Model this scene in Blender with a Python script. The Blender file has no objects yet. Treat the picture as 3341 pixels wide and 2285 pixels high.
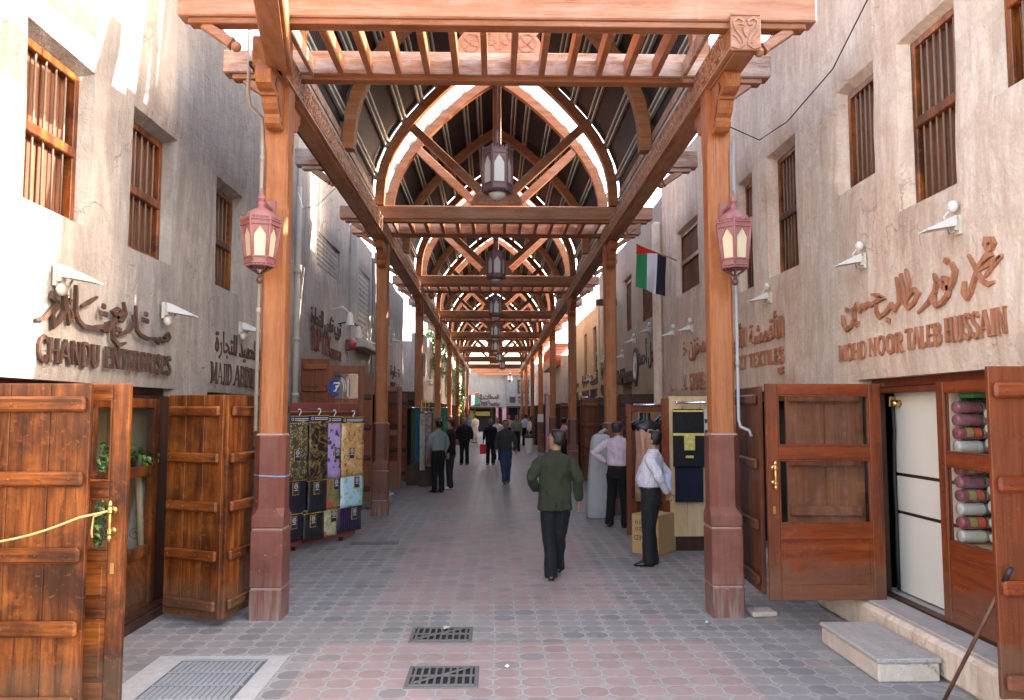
import bpy, bmesh, math, random
from math import sin, cos, pi, radians, sqrt, atan2, hypot
from mathutils import Vector, Matrix, noise
random.seed(7)
S = bpy.context.scene
COL = S.collection
ORD = ['nearest', 'second', 'third', 'fourth', 'fifth', 'sixth', 'seventh', 'eighth', 'ninth', 'tenth', 'eleventh', 'twelfth']

# ------------------------------------------------------------------ mesh builder
class MB:
    def __init__(s):
        s.v = []; s.f = []; s.m = []; s.cur = 0; s.sm = []; s.smooth = False
    def add(s, vs, fs):
        o = len(s.v); s.v += [tuple(p) for p in vs]
        for f in fs:
            s.f.append([i + o for i in f]); s.m.append(s.cur); s.sm.append(s.smooth)
        return s
    def box(s, x0, x1, y0, y1, z0, z1, b=0.0, M=None):
        if x1 < x0: x0, x1 = x1, x0
        if y1 < y0: y0, y1 = y1, y0
        if z1 < z0: z0, z1 = z1, z0
        b = min(b, (x1-x0)*.45, (y1-y0)*.45, (z1-z0)*.45)
        if b <= 0:
            vs = [(x, y, z) for x in (x0, x1) for y in (y0, y1) for z in (z0, z1)]
            fs = [(0,1,3,2),(4,6,7,5),(0,4,5,1),(2,3,7,6),(0,2,6,4),(1,5,7,3)]
        else:
            vs = []; idx = {}
            X = (x0, x1); Y = (y0, y1); Z = (z0, z1)
            for i in (0, 1):
                for j in (0, 1):
                    for k in (0, 1):
                        sx, sy, sz = 1-2*i, 1-2*j, 1-2*k
                        for a, p in enumerate(((X[i], Y[j]+sy*b, Z[k]+sz*b), (X[i]+sx*b, Y[j], Z[k]+sz*b), (X[i]+sx*b, Y[j]+sy*b, Z[k]))):
                            idx[i, j, k, a] = len(vs); vs.append(p)
            g = idx; fs = []
            for i in (0, 1):
                q = [g[i,0,0,0], g[i,0,1,0], g[i,1,1,0], g[i,1,0,0]]; fs.append(q if i == 0 else q[::-1])
                q = [g[0,i,0,1], g[1,i,0,1], g[1,i,1,1], g[0,i,1,1]]; fs.append(q if i == 0 else q[::-1])
                q = [g[0,0,i,2], g[0,1,i,2], g[1,1,i,2], g[1,0,i,2]]; fs.append(q if i == 0 else q[::-1])
            for i in (0, 1):
                for j in (0, 1):
                    fs.append([g[i,j,0,0], g[i,j,1,0], g[i,j,1,1], g[i,j,0,1]])
                    fs.append([g[i,0,j,0], g[i,1,j,0], g[i,1,j,2], g[i,0,j,2]])
                    fs.append([g[0,i,j,1], g[1,i,j,1], g[1,i,j,2], g[0,i,j,2]])
                    for k in (0, 1): fs.append([g[i,j,k,0], g[i,j,k,1], g[i,j,k,2]])
        if M is not None: vs = [M @ Vector(p) for p in vs]
        return s.add(vs, fs)
    def bar(s, p, q, w, h, b=0.004, up=(0, 0, 1)):
        p = Vector(p); q = Vector(q); d = q - p; L = d.length; d.normalize(); u = Vector(up)
        if abs(d.dot(u)) > .98: u = Vector((0, 1, 0))
        r = d.cross(u).normalized(); u = r.cross(d)
        M = Matrix((( r.x, d.x, u.x, p.x), (r.y, d.y, u.y, p.y), (r.z, d.z, u.z, p.z), (0, 0, 0, 1)))
        return s.box(-w/2, w/2, 0, L, -h/2, h/2, b, M)
    def rings(s, rs, cap=True, closed=True):
        n = len(rs[0]); o = len(s.v); fs = []
        vs = [p for r in rs for p in r]
        for i in range(len(rs)-1):
            for j in range(n if closed else n-1):
                k = (j+1) % n; fs.append((i*n+j, i*n+k, (i+1)*n+k, (i+1)*n+j))
        if cap:
            fs.append(tuple(range(n-1, -1, -1))); fs.append(tuple((len(rs)-1)*n + j for j in range(n)))
        return s.add(vs, fs)
    def tube(s, pts, r, n=8, cap=True, flat=1.0, up=(0, 0, 1)):
        pts = [Vector(p) for p in pts]; N = len(pts)
        if not hasattr(r, '__len__'): r = [r]*N
        rs = []; ref = None
        for i, p in enumerate(pts):
            d = (pts[min(i+1, N-1)] - pts[max(i-1, 0)]).normalized()
            u = Vector(up) if ref is None else ref
            if abs(d.dot(u)) > .95 and ref is None: u = Vector((1, 0, 0)) if abs(d.x) < .9 else Vector((0, 1, 0))
            a = (u - d*u.dot(d)).normalized(); ref = a; c = d.cross(a)
            rr = r[i]; ra, rc = (rr if hasattr(rr, '__len__') else (rr, rr*flat))
            rs.append([p + a*(ra*cos(2*pi*j/n)) + c*(rc*sin(2*pi*j/n)) for j in range(n)])
        sm = s.smooth; s.smooth = True; s.rings(rs, cap); s.smooth = sm
        return s
    def lathe(s, prof, n=16, c=(0, 0, 0), cap=True, ph=0.0):
        rs = [[(c[0]+r*cos(2*pi*j/n+ph), c[1]+r*sin(2*pi*j/n+ph), c[2]+z) for j in range(n)] for r, z in prof]
        return s.rings(rs, cap)
    def prism(s, poly, d0, d1, axis='x'):
        def P(a, b, d): return {'x': (d, a, b), 'y': (a, d, b), 'z': (a, b, d)}[axis]
        n = len(poly)
        vs = [P(a, b, d0) for a, b in poly] + [P(a, b, d1) for a, b in poly]
        fs = [tuple(range(n)), tuple(range(2*n-1, n-1, -1))] + [(i, n+i, n+(i+1) % n, (i+1) % n) for i in range(n)]
        return s.add(vs, fs)
    def ball(s, c, r, n=12, m=8, sc=(1, 1, 1)):
        sm = s.smooth; s.smooth = True
        rs = [[(c[0]+sc[0]*r*sin(pi*(i+.02)/(m+.04))*cos(2*pi*j/n), c[1]+sc[1]*r*sin(pi*(i+.02)/(m+.04))*sin(2*pi*j/n), c[2]-sc[2]*r*cos(pi*(i+.02)/(m+.04))) for j in range(n)] for i in range(m+1)]
        s.rings(rs, True); s.smooth = sm; return s
    def strip(s, pts, w, d0, d1, place):
        """flat ribbon polyline (a,b) of width w extruded d0..d1; place(a,b,d)->xyz"""
        P = [Vector(p) for p in pts]; N = len(P); L = []; R = []
        ws = w if hasattr(w, '__len__') else [w]*N
        for i in range(N):
            d = (P[min(i+1, N-1)] - P[max(i-1, 0)])
            d = d.normalized() if d.length > 1e-9 else Vector((1, 0))
            nrm = Vector((-d.y, d.x))
            if 0 < i < N-1:
                a = (P[i]-P[i-1]).normalized(); k = max(.5, abs(Vector((-a.y, a.x)).dot(nrm)))
            else: k = 1
            L.append(P[i] + nrm*ws[i]*.5/k); R.append(P[i] - nrm*ws[i]*.5/k)
        vs = []
        for i in range(N):
            vs += [place(L[i].x, L[i].y, d0), place(R[i].x, R[i].y, d0), place(R[i].x, R[i].y, d1), place(L[i].x, L[i].y, d1)]
        fs = []
        for i in range(N-1):
            a, b = 4*i, 4*i+4
            for j in range(4): k = (j+1) % 4; fs.append((a+j, a+k, b+k, b+j))
        fs.append((0, 1, 2, 3)); fs.append((4*N-1, 4*N-2, 4*N-3, 4*N-4))
        return s.add(vs, fs)

WORLD = {}
def empty(name, loc=(0, 0, 0), rz=0):
    o = bpy.data.objects.new(name, None); COL.objects.link(o); o.location = loc; o.rotation_euler = (0, 0, rz)
    o.empty_display_size = .2; WORLD[o] = Vector(loc); return o
def tag(o, label=None, cat=None, group=None, kind=None):
    if label: o['label'] = label
    if cat: o['category'] = cat; o['kind'] = 'thing'
    if group: o['group'] = group
    if kind: o['kind'] = kind
    return o
def thing(name, loc, label, cat, group=None, rz=0):
    return tag(empty(name, loc, rz), label, cat, group)
def mesh_of(mb, mats, name='mesh', off=(0, 0, 0), fix=True):
    me = bpy.data.meshes.new(name)
    o = Vector(off)
    me.from_pydata([tuple(Vector(p)-o) for p in mb.v], [], mb.f)
    for m in (mats if isinstance(mats, (list, tuple)) else [mats]): me.materials.append(m)
    me.polygons.foreach_set('material_index', mb.m)
    me.polygons.foreach_set('use_smooth', mb.sm)
    if fix:
        bm = bmesh.new(); bm.from_mesh(me); bmesh.ops.recalc_face_normals(bm, faces=bm.faces); bm.to_mesh(me); bm.free()
    if getattr(mb, 'grime', None):
        at = me.attributes.new('grime', 'FLOAT', 'POINT'); at.data.foreach_set('value', (mb.grime + [0.25]*len(mb.v))[:len(mb.v)])
    me.update(); return me
def build(name, mb, mats, parent=None, loc=(0, 0, 0), rot=(0, 0, 0), world=False, label=None, fix=True):
    """world=True: mb is in world coordinates; parent must be unrotated"""
    off = (0, 0, 0)
    if world: off = WORLD.get(parent, Vector()) if parent else Vector(loc)
    me = mesh_of(mb, mats, name, off, fix)
    o = bpy.data.objects.new(name, me); COL.objects.link(o)
    o.parent = parent; o.location = loc if not (world and parent) else (0, 0, 0); o.rotation_euler = rot
    if world and parent: WORLD[o] = WORLD.get(parent, Vector())
    if label: o['label'] = label
    return o
def kids(o): return [c for c in o.children]
def dup(root, loc, label=None, rz=None, scale=None, parent=None):
    def cp(o, par):
        n = o.copy(); COL.objects.link(n); n.parent = par
        for ch in kids(o): cp(ch, n)
        return n
    r = cp(root, parent); r.location = loc; WORLD[r] = Vector(loc)
    if rz is not None: r.rotation_euler = (0, 0, rz)
    if scale: r.scale = scale
    if label: r['label'] = label
    return r
# ------------------------------------------------------------------ materials
def newmat(name):
    m = bpy.data.materials.new(name); m.use_nodes = True; nt = m.node_tree; nt.nodes.clear()
    out = nt.nodes.new('ShaderNodeOutputMaterial'); b = nt.nodes.new('ShaderNodeBsdfPrincipled')
    nt.links.new(b.outputs[0], out.inputs[0]); return m, nt, b, out
class NT:
    """small helper to wire nodes"""
    def __init__(s, nt): s.t = nt
    def n(s, typ, **kw):
        x = s.t.nodes.new(typ)
        for k, v in kw.items():
            if k.startswith('i_'):
                key = k[2:]
                key = int(key) if key.isdigit() else key
                if hasattr(v, 'is_output') or isinstance(v, bpy.types.NodeSocket): s.t.links.new(v, x.inputs[key])
                else: x.inputs[key].default_value = v
            else: setattr(x, k, v)
        return x
    def math(s, op, a, b=None, c=None, clamp=False):
        x = s.t.nodes.new('ShaderNodeMath'); x.operation = op; x.use_clamp = clamp
        for i, v in enumerate((a, b, c)):
            if v is None: continue
            if isinstance(v, bpy.types.NodeSocket): s.t.links.new(v, x.inputs[i])
            else: x.inputs[i].default_value = v
        return x.outputs[0]
    def mix(s, f, a, b, mode='MIX'):
        x = s.t.nodes.new('ShaderNodeMix'); x.data_type = 'RGBA'; x.blend_type = mode
        for key, v in ((0, f), (6, a), (7, b)):
            if isinstance(v, bpy.types.NodeSocket): s.t.links.new(v, x.inputs[key])
            elif key == 0: x.inputs[0].default_value = v
            else: x.inputs[key].default_value = (*v, 1) if len(v) == 3 else v
        return x.outputs[2]
    def ramp(s, f, stops, interp='LINEAR'):
        x = s.t.nodes.new('ShaderNodeValToRGB'); x.color_ramp.interpolation = interp
        e = x.color_ramp.elements
        while len(e) < len(stops): e.new(.5)
        for k, (p, c) in zip(e, stops):
            k.position = p; k.color = (*c, 1) if hasattr(c, '__len__') else (c, c, c, 1)
        if isinstance(f, bpy.types.NodeSocket): s.t.links.new(f, x.inputs[0])
        return x.outputs[0]
    def coord(s, rnd=True, scale=(1, 1, 1), which='Object'):
        tc = s.t.nodes.new('ShaderNodeTexCoord'); v = tc.outputs[which]
        if rnd:
            oi = s.t.nodes.new('ShaderNodeObjectInfo')
            a = s.t.nodes.new('ShaderNodeVectorMath'); a.operation = 'ADD'
            m = s.math('MULTIPLY', oi.outputs['Random'], 37.0)
            s.t.links.new(v, a.inputs[0]); s.t.links.new(m, a.inputs[1]); v = a.outputs[0]
        mp = s.t.nodes.new('ShaderNodeMapping'); mp.inputs['Scale'].default_value = scale; s.t.links.new(v, mp.inputs[0])
        return mp.outputs[0]
    def noise(s, vec, scale=5, detail=4, rough=.55, dist=0):
        x = s.t.nodes.new('ShaderNodeTexNoise'); s.t.links.new(vec, x.inputs['Vector'])
        x.inputs['Scale'].default_value = scale; x.inputs['Detail'].default_value = detail
        x.inputs['Roughness'].default_value = rough; x.inputs['Distortion'].default_value = dist
        return x.outputs[0]
    def bump(s, h, strength=.3, dist=.01):
        x = s.t.nodes.new('ShaderNodeBump'); x.inputs['Strength'].default_value = strength; x.inputs['Distance'].default_value = dist
        s.t.links.new(h, x.inputs['Height']); return x.outputs[0]

def flat(name, c, rough=.6, metal=0, var=.12, nscale=12, bump=0, spec=.5):
    m, nt, b, out = newmat(name); k = NT(nt)
    v = k.coord(True); n = k.noise(v, nscale, 5)
    col = k.mix(n, tuple(x*(1-var) for x in c), tuple(min(1, x*(1+var)) for x in c))
    nt.links.new(col, b.inputs['Base Color'])
    nt.links.new(k.ramp(n, [(0, max(0, rough-.1)), (1, min(1, rough+.1))]), b.inputs['Roughness'])
    b.inputs['Metallic'].default_value = metal; b.inputs['Specular IOR Level'].default_value = spec
    if bump: nt.links.new(k.bump(k.noise(v, nscale*6, 3), bump, .004), b.inputs['Normal'])
    return m

def wood(name, axis, dark, mid, light, rough=.45, stain=.35, grey=0.0, gcol=(.32, .29, .27), dirt=False):
    m, nt, b, out = newmat(name); k = NT(nt)
    sc = {'x': (.6, 9, 9), 'y': (9, .6, 9), 'z': (9, 9, .6)}[axis]
    v = k.coord(True, sc); v1 = k.coord(True)
    g = k.noise(v, 3.2, 6, .62, 1.4)
    w = k.t.nodes.new('ShaderNodeTexWave'); w.wave_type = 'RINGS'; w.rings_direction = axis.upper()
    w.inputs['Scale'].default_value = .3; w.inputs['Distortion'].default_value = 9; w.inputs['Detail'].default_value = 3
    nt.links.new(v, w.inputs[0])
    f = k.math('ADD', k.math('MULTIPLY', g, .87), k.math('MULTIPLY', w.outputs['Fac'], .13))
    col = k.ramp(f, [(.28, dark), (.5, mid), (.74, light)])
    # large-scale stains, darker blotches and scuffs
    st = k.noise(v1, 1.7, 5, .6, .5)
    col = k.mix(k.math('MULTIPLY', k.ramp(st, [(.42, 0.0), (.62, 1.0)]), stain), col, tuple(x*.45 for x in dark))
    st2 = k.noise(v1, 6.3, 4, .7)
    col = k.mix(k.math('MULTIPLY', k.ramp(st2, [(.58, 0.0), (.72, 1.0)]), .35), col, tuple(min(1, x*1.25) for x in light))
    ck = k.noise(k.coord(True, tuple(q*4.5 if q > 1 else q*.55 for q in sc)), 2.2, 3, .6)
    col = k.mix(k.math('MULTIPLY', k.ramp(ck, [(.64, 0.0), (.68, 1.0)]), .6), col, tuple(x*.3 for x in dark))
    if grey:
        gm = k.noise(k.coord(True, tuple(1.2*q/9+.3 for q in sc)), 4, 6, .7)
        col = k.mix(k.math('MULTIPLY', k.ramp(gm, [(.45, 0.0), (.65, 1.0)]), grey), col, gcol)
    if dirt:
        sz = k.t.nodes.new('ShaderNodeSeparateXYZ'); nt.links.new(k.coord(False), sz.inputs[0])
        zz = k.math('ADD', sz.outputs[2], k.math('MULTIPLY', st2, -.5))
        col = k.mix(k.math('MULTIPLY', k.ramp(zz, [(-.05, .8), (.10, 0.0)]), .55), col, (.13, .085, .055))
        hs = k.noise(k.coord(True, (1, 1, 1)), 30, 2, .5); sc2 = k.noise(k.coord(True, (2, 2, 14)), 3, 2, .5)
        col = k.mix(k.math('MULTIPLY', k.math('MULTIPLY', k.ramp(hs, [(.64, 0.0), (.68, 1.0)]), k.ramp(sc2, [(.5, 0.0), (.55, 1.0)])), .16), col, tuple(min(1, x*1.6+.03) for x in light))
    nt.links.new(col, b.inputs['Base Color'])
    nt.links.new(k.ramp(st, [(.3, rough-.12), (.7, rough+.18)]), b.inputs['Roughness'])
    b.inputs['Specular IOR Level'].default_value = .4
    nt.links.new(k.bump(f, .25, .004), b.inputs['Normal'])
    return m
TK = ((.18, .058, .02), (.31, .108, .036), (.40, .155, .057))      # teak of the arcade
W_X = wood('teak_x', 'x', *TK, stain=.2, grey=.2, gcol=(.46, .30, .23)); W_Y = wood('teak_y', 'y', (.20, .07, .027), (.34, .125, .046), (.42, .175, .07), stain=.2, grey=.3, gcol=(.42, .28, .21)); W_Z = wood('teak_z', 'z', (.25, .08, .027), (.38, .133, .044), (.45, .18, .068), stain=.2)
W_PINK = wood('teak_pink', 'x', (.26, .10, .048), (.39, .165, .085), (.48, .235, .14), stain=.12, grey=.3, gcol=(.55, .42, .35))  # pale pink teak; on the vault struts this tone stands for sunlight
W_WEATHER = wood('teak_weathered', 'x', (.20, .08, .035), (.40, .19, .10), (.52, .34, .25), stain=.5, grey=.7, gcol=(.52, .46, .42))
W_CARVE = wood('teak_carved', 'y', (.30, .15, .095), (.45, .26, .17), (.54, .34, .25), stain=.1, grey=.45, gcol=(.48, .37, .31))
DK = ((.06, .014, .004), (.22, .058, .011), (.43, .13, .024))
D_Z = wood('door_wood_z', 'z', *DK, rough=.36, stain=.85, dirt=True); D_X = wood('door_wood_x', 'x', *DK, rough=.36, stain=.7, dirt=True)
D_RED = wood('door_red_x', 'x', (.12, .022, .007), (.21, .039, .009), (.28, .062, .015), rough=.34, stain=.3, dirt=True)
D_REDZ = wood('door_red_z', 'z', (.10, .021, .007), (.175, .038, .011), (.24, .06, .018), rough=.36, stain=.35, dirt=True)
D_DARK = wood('door_dark', 'z', (.024, .008, .005), (.052, .016, .009), (.08, .027, .014), rough=.45, stain=.4)
SH_Z = wood('shutter_wood', 'z', (.10, .036, .017), (.18, .07, .032), (.25, .11, .055), rough=.6, stain=.3)
SIGN_W = wood('sign_wood', 'z', (.22, .085, .045), (.40, .165, .085), (.50, .24, .14), rough=.6, stain=.15)
SIGN_DK = wood('sign_wood_dark', 'z', (.045, .022, .015), (.09, .045, .03), (.16, .085, .055), rough=.65, stain=.3)
PLY = wood('plywood', 'z', (.50, .33, .17), (.60, .42, .23), (.66, .49, .30), rough=.55, stain=.05)

def plaster(name, base, dark, warm, seed=0.0, streak=.55, stain_top=None):
    m, nt, b, out = newmat(name); k = NT(nt)
    v = k.coord(False, (1, 1, 1)); off = k.t.nodes.new('ShaderNodeVectorMath'); off.operation = 'ADD'
    nt.links.new(v, off.inputs[0]); off.inputs[1].default_value = (seed, seed*1.7, seed*.6); v = off.outputs[0]
    mp = k.t.nodes.new('ShaderNodeMapping'); mp.inputs['Scale'].default_value = (2.6, 2.6, .42); nt.links.new(v, mp.inputs[0])
    a = k.noise(v, 1.1, 6, .62, .3); s = k.noise(mp.outputs[0], 2.6, 8, .68, .6); f = k.noise(v, 26, 6, .7)
    col = k.mix(k.ramp(a, [(.38, 0.0), (.64, 1.0)]), base, warm)
    col = k.mix(k.math('MULTIPLY', k.ramp(s, [(.44, 0.0), (.72, 1.0)]), streak), col, dark)
    bl = k.noise(v, 2.4, 7, .68, .8); col = k.mix(k.math('MULTIPLY', k.ramp(bl, [(.47, 0.0), (.60, 1.0)]), streak*.75), col, tuple(.55*p+.45*q for p, q in zip(dark, warm)))
    vo = k.n('ShaderNodeTexVoronoi'); vo.feature = 'DISTANCE_TO_EDGE'; vo.inputs['Scale'].default_value = .9
    wv = k.t.nodes.new('ShaderNodeVectorMath'); wv.operation = 'ADD'; nz = k.t.nodes.new('ShaderNodeTexNoise'); nt.links.new(v, nz.inputs['Vector']); nz.inputs['Scale'].default_value = 3.5; nz.inputs['Detail'].default_value = 6
    nt.links.new(v, wv.inputs[0]); nt.links.new(nz.outputs['Color'], wv.inputs[1]); nt.links.new(wv.outputs[0], vo.inputs['Vector'])
    crk = k.math('MULTIPLY', k.ramp(vo.outputs['Distance'], [(.004, 1.0), (.013, 0.0)]), k.ramp(a, [(.5, 0.0), (.6, 1.0)]))
    col = k.mix(k.math('MULTIPLY', crk, .28), col, tuple(x*.5 for x in dark))
    s2 = k.noise(mp.outputs[0], 7, 6, .7, .2)
    col = k.mix(k.math('MULTIPLY', k.ramp(s2, [(.55, 0.0), (.75, 1.0)]), .35), col, tuple(min(1, x*1.25+.03) for x in base))
    col = k.mix(k.math('MULTIPLY', k.ramp(f, [(.35, 0.0), (.75, 1.0)]), .22), col, tuple(x*.6 for x in dark))
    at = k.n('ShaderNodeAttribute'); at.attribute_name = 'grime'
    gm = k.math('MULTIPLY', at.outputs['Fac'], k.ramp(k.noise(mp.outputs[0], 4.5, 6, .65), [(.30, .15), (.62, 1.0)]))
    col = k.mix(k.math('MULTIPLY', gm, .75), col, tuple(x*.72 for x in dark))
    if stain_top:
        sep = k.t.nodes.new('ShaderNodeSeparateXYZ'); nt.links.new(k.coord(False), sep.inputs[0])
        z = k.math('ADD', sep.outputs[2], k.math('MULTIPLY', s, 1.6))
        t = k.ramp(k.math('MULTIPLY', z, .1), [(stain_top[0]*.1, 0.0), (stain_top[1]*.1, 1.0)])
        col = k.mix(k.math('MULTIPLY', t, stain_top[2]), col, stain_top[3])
    nt.links.new(col, b.inputs['Base Color']); b.inputs['Roughness'].default_value = .92; b.inputs['Specular IOR Level'].default_value = .2
    h = k.math('ADD', k.math('MULTIPLY', f, .45), k.math('MULTIPLY', k.noise(v, 5, 6, .65), 1.1)); h = k.math('SUBTRACT', h, k.math('MULTIPLY', crk, .4))
    nt.links.new(k.bump(h, .75, .035), b.inputs['Normal'])
    return m
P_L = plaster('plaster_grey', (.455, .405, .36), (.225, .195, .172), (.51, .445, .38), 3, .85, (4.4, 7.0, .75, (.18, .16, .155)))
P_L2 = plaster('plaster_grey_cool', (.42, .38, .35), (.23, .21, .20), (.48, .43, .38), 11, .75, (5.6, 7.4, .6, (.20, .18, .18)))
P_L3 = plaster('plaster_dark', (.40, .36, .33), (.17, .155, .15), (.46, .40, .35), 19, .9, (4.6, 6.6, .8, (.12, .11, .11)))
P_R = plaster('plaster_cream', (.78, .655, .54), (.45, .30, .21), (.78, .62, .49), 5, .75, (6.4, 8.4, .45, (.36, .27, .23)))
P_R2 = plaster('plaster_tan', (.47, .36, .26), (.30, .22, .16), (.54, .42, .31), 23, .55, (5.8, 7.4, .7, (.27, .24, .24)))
P_W = plaster('plaster_pale', (.48, .435, .39), (.32, .28, .25), (.52, .46, .40), 31, .5)
P_TAN = plaster('plaster_yellow', (.55, .40, .22), (.35, .24, .13), (.58, .43, .26), 37, .5)

def painted_stone():
    m, nt, b, out = newmat('maroon_paint'); k = NT(nt); v = k.coord(True); g = k.coord(False)
    n = k.noise(v, 3, 6, .65); col = k.ramp(n, [(.3, (.115, .032, .02)), (.55, (.175, .050, .032)), (.8, (.235, .078, .054))])
    sp = k.noise(v, 22, 3, .6); sp2 = k.noise(v, 70, 2, .5)
    m1 = k.math('MULTIPLY', k.ramp(sp, [(.66, 0.0), (.72, 1.0)]), k.ramp(sp2, [(.58, 0.0), (.62, 1.0)]))
    col = k.mix(k.math('MULTIPLY', m1, .8), col, (.62, .55, .50))
    sep = k.t.nodes.new('ShaderNodeSeparateXYZ'); nt.links.new(g, sep.inputs[0])
    mp = k.t.nodes.new('ShaderNodeMapping'); mp.inputs['Scale'].default_value = (9, 9, .8); nt.links.new(v, mp.inputs[0])
    dr = k.noise(mp.outputs[0], 3, 5, .6)
    low = k.math('MULTIPLY', k.ramp(sep.outputs[2], [(0.0, 1.0), (.45, .1)]), k.ramp(dr, [(.4, .15), (.62, .9)]))
    col = k.mix(k.math('MULTIPLY', low, .75), col, (.33, .27, .24))
    nt.links.new(col, b.inputs['Base Color']); nt.links.new(k.ramp(n, [(.3, .32), (.7, .55)]), b.inputs['Roughness'])
    nt.links.new(k.bump(k.noise(v, 45, 3), .12, .004), b.inputs['Normal']); return m
M_MAROON = painted_stone()
M_MAROON2 = flat('maroon_board', (.19, .05, .035), .5, var=.2)
M_GROUT = flat('pale_groove', (.34, .22, .18), .9, var=.3, nscale=20)
M_STEEL = flat('galvanised_purlin', (.50, .49, .44), .5, var=.15)
M_BARS = flat('iron_bar', (.20, .135, .10), .85, var=.25, nscale=20)
M_GUTTER = flat('grey_gutter', (.42, .46, .50), .45)
M_PIPE = flat('pvc_pipe', (.36, .31, .26), .5)
M_PIPEG = flat('grey_pipe', (.31, .31, .32), .5)
M_LAMP = flat('pink_lantern', (.29, .115, .11), .55, var=.35, nscale=14, bump=.2)
M_LAMPD = flat('plum_lantern', (.19, .10, .11), .45, var=.2, nscale=8)
M_LAMPX = flat('dark_lantern', (.10, .045, .04), .45, var=.2)
M_WHITE = flat('white_enamel', (.66, .64, .60), .5, var=.12)
M_WHITE2 = flat('white_panel', (.72, .68, .60), .35, var=.04, nscale=3)
M_CREAMBOX = flat('cream_junction', (.60, .55, .44), .5)
M_BRASS = flat('brass', (.62, .43, .16), .3, metal=1)
M_CHROME = flat('chrome', (.75, .75, .76), .15, metal=1, var=.03)
M_BLACK = flat('black_rubber', (.018, .017, .018), .55)
M_IRON = flat('cast_iron', (.16, .15, .145), .65, metal=.3, var=.3, nscale=25, bump=.2)
M_PIT = flat('pit_dark', (.012, .011, .010), .9)
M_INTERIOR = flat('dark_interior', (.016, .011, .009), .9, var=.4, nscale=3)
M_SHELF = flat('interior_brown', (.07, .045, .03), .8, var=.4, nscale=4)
M_STONE = plaster('step_stone', (.62, .52, .44), (.42, .33, .27), (.66, .55, .46), 41, .45)
M_SLAB = plaster('grey_slab', (.47, .415, .37), (.27, .24, .22), (.48, .44, .40), 47, .4)
M_CONC = plaster('concrete_rim', (.47, .46, .45), (.33, .31, .29), (.52, .50, .47), 53, .35)
M_ROPE = flat('yellow_rope', (.56, .44, .18), .8)
M_CARD = flat('cardboard', (.52, .33, .155), .85, var=.1)
M_TAPE = flat('brown_tape', (.36, .20, .085), .35)
M_INK = flat('ink', (.03, .025, .03), .8)
M_CYAN = flat('blue_cord', (.22, .30, .48), .7)

def roof_mat():
    m, nt, b, out = newmat('roof_sheet'); k = NT(nt); v = k.coord(True)
    n = k.noise(v, 1.5, 5); col = k.ramp(n, [(.3, (.018, .010, .013)), (.7, (.036, .020, .025))])
    nt.links.new(col, b.inputs['Base Color']); b.inputs['Roughness'].default_value = .5; return m
M_ROOF = roof_mat()
def glass(name, tint=(.97, .98, .97), f=1.0):
    m = bpy.data.materials.new(name); m.use_nodes = True; nt = m.node_tree; nt.nodes.clear(); k = NT(nt)
    out = k.n('ShaderNodeOutputMaterial'); tr = k.n('ShaderNodeBsdfTransparent'); gl = k.n('ShaderNodeBsdfGlossy'); mx = k.n('ShaderNodeMixShader')
    tr.inputs[0].default_value = (*tint, 1); gl.inputs['Roughness'].default_value = .02
    lw = k.n('ShaderNodeLayerWeight'); frv = k.math('ADD', .07, k.math('MULTIPLY', k.math('POWER', lw.outputs['Facing'], 5.0), .9))
    v = k.coord(True); d = k.noise(v, 5, 4)
    df = k.n('ShaderNodeBsdfDiffuse'); df.inputs[0].default_value = (.55, .52, .48, 1)
    m2 = k.n('ShaderNodeMixShader')
    nt.links.new(k.math('MULTIPLY', frv, f), mx.inputs[0]); nt.links.new(tr.outputs[0], mx.inputs[1]); nt.links.new(gl.outputs[0], mx.inputs[2])
    nt.links.new(k.math('MULTIPLY', k.ramp(d, [(.4, 0.0), (.8, 1.0)]), .05), m2.inputs[0]); nt.links.new(mx.outputs[0], m2.inputs[1]); nt.links.new(df.outputs[0], m2.inputs[2])
    nt.links.new(m2.outputs[0], out.inputs[0]); return m
M_GLASS = glass('shop_glass')
M_FROST = flat('frosted_pane', (.62, .53, .36), .35, var=.1, nscale=3)
M_FROSTW = flat('milky_pane', (.66, .66, .58), .3, var=.08, nscale=3)

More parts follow.
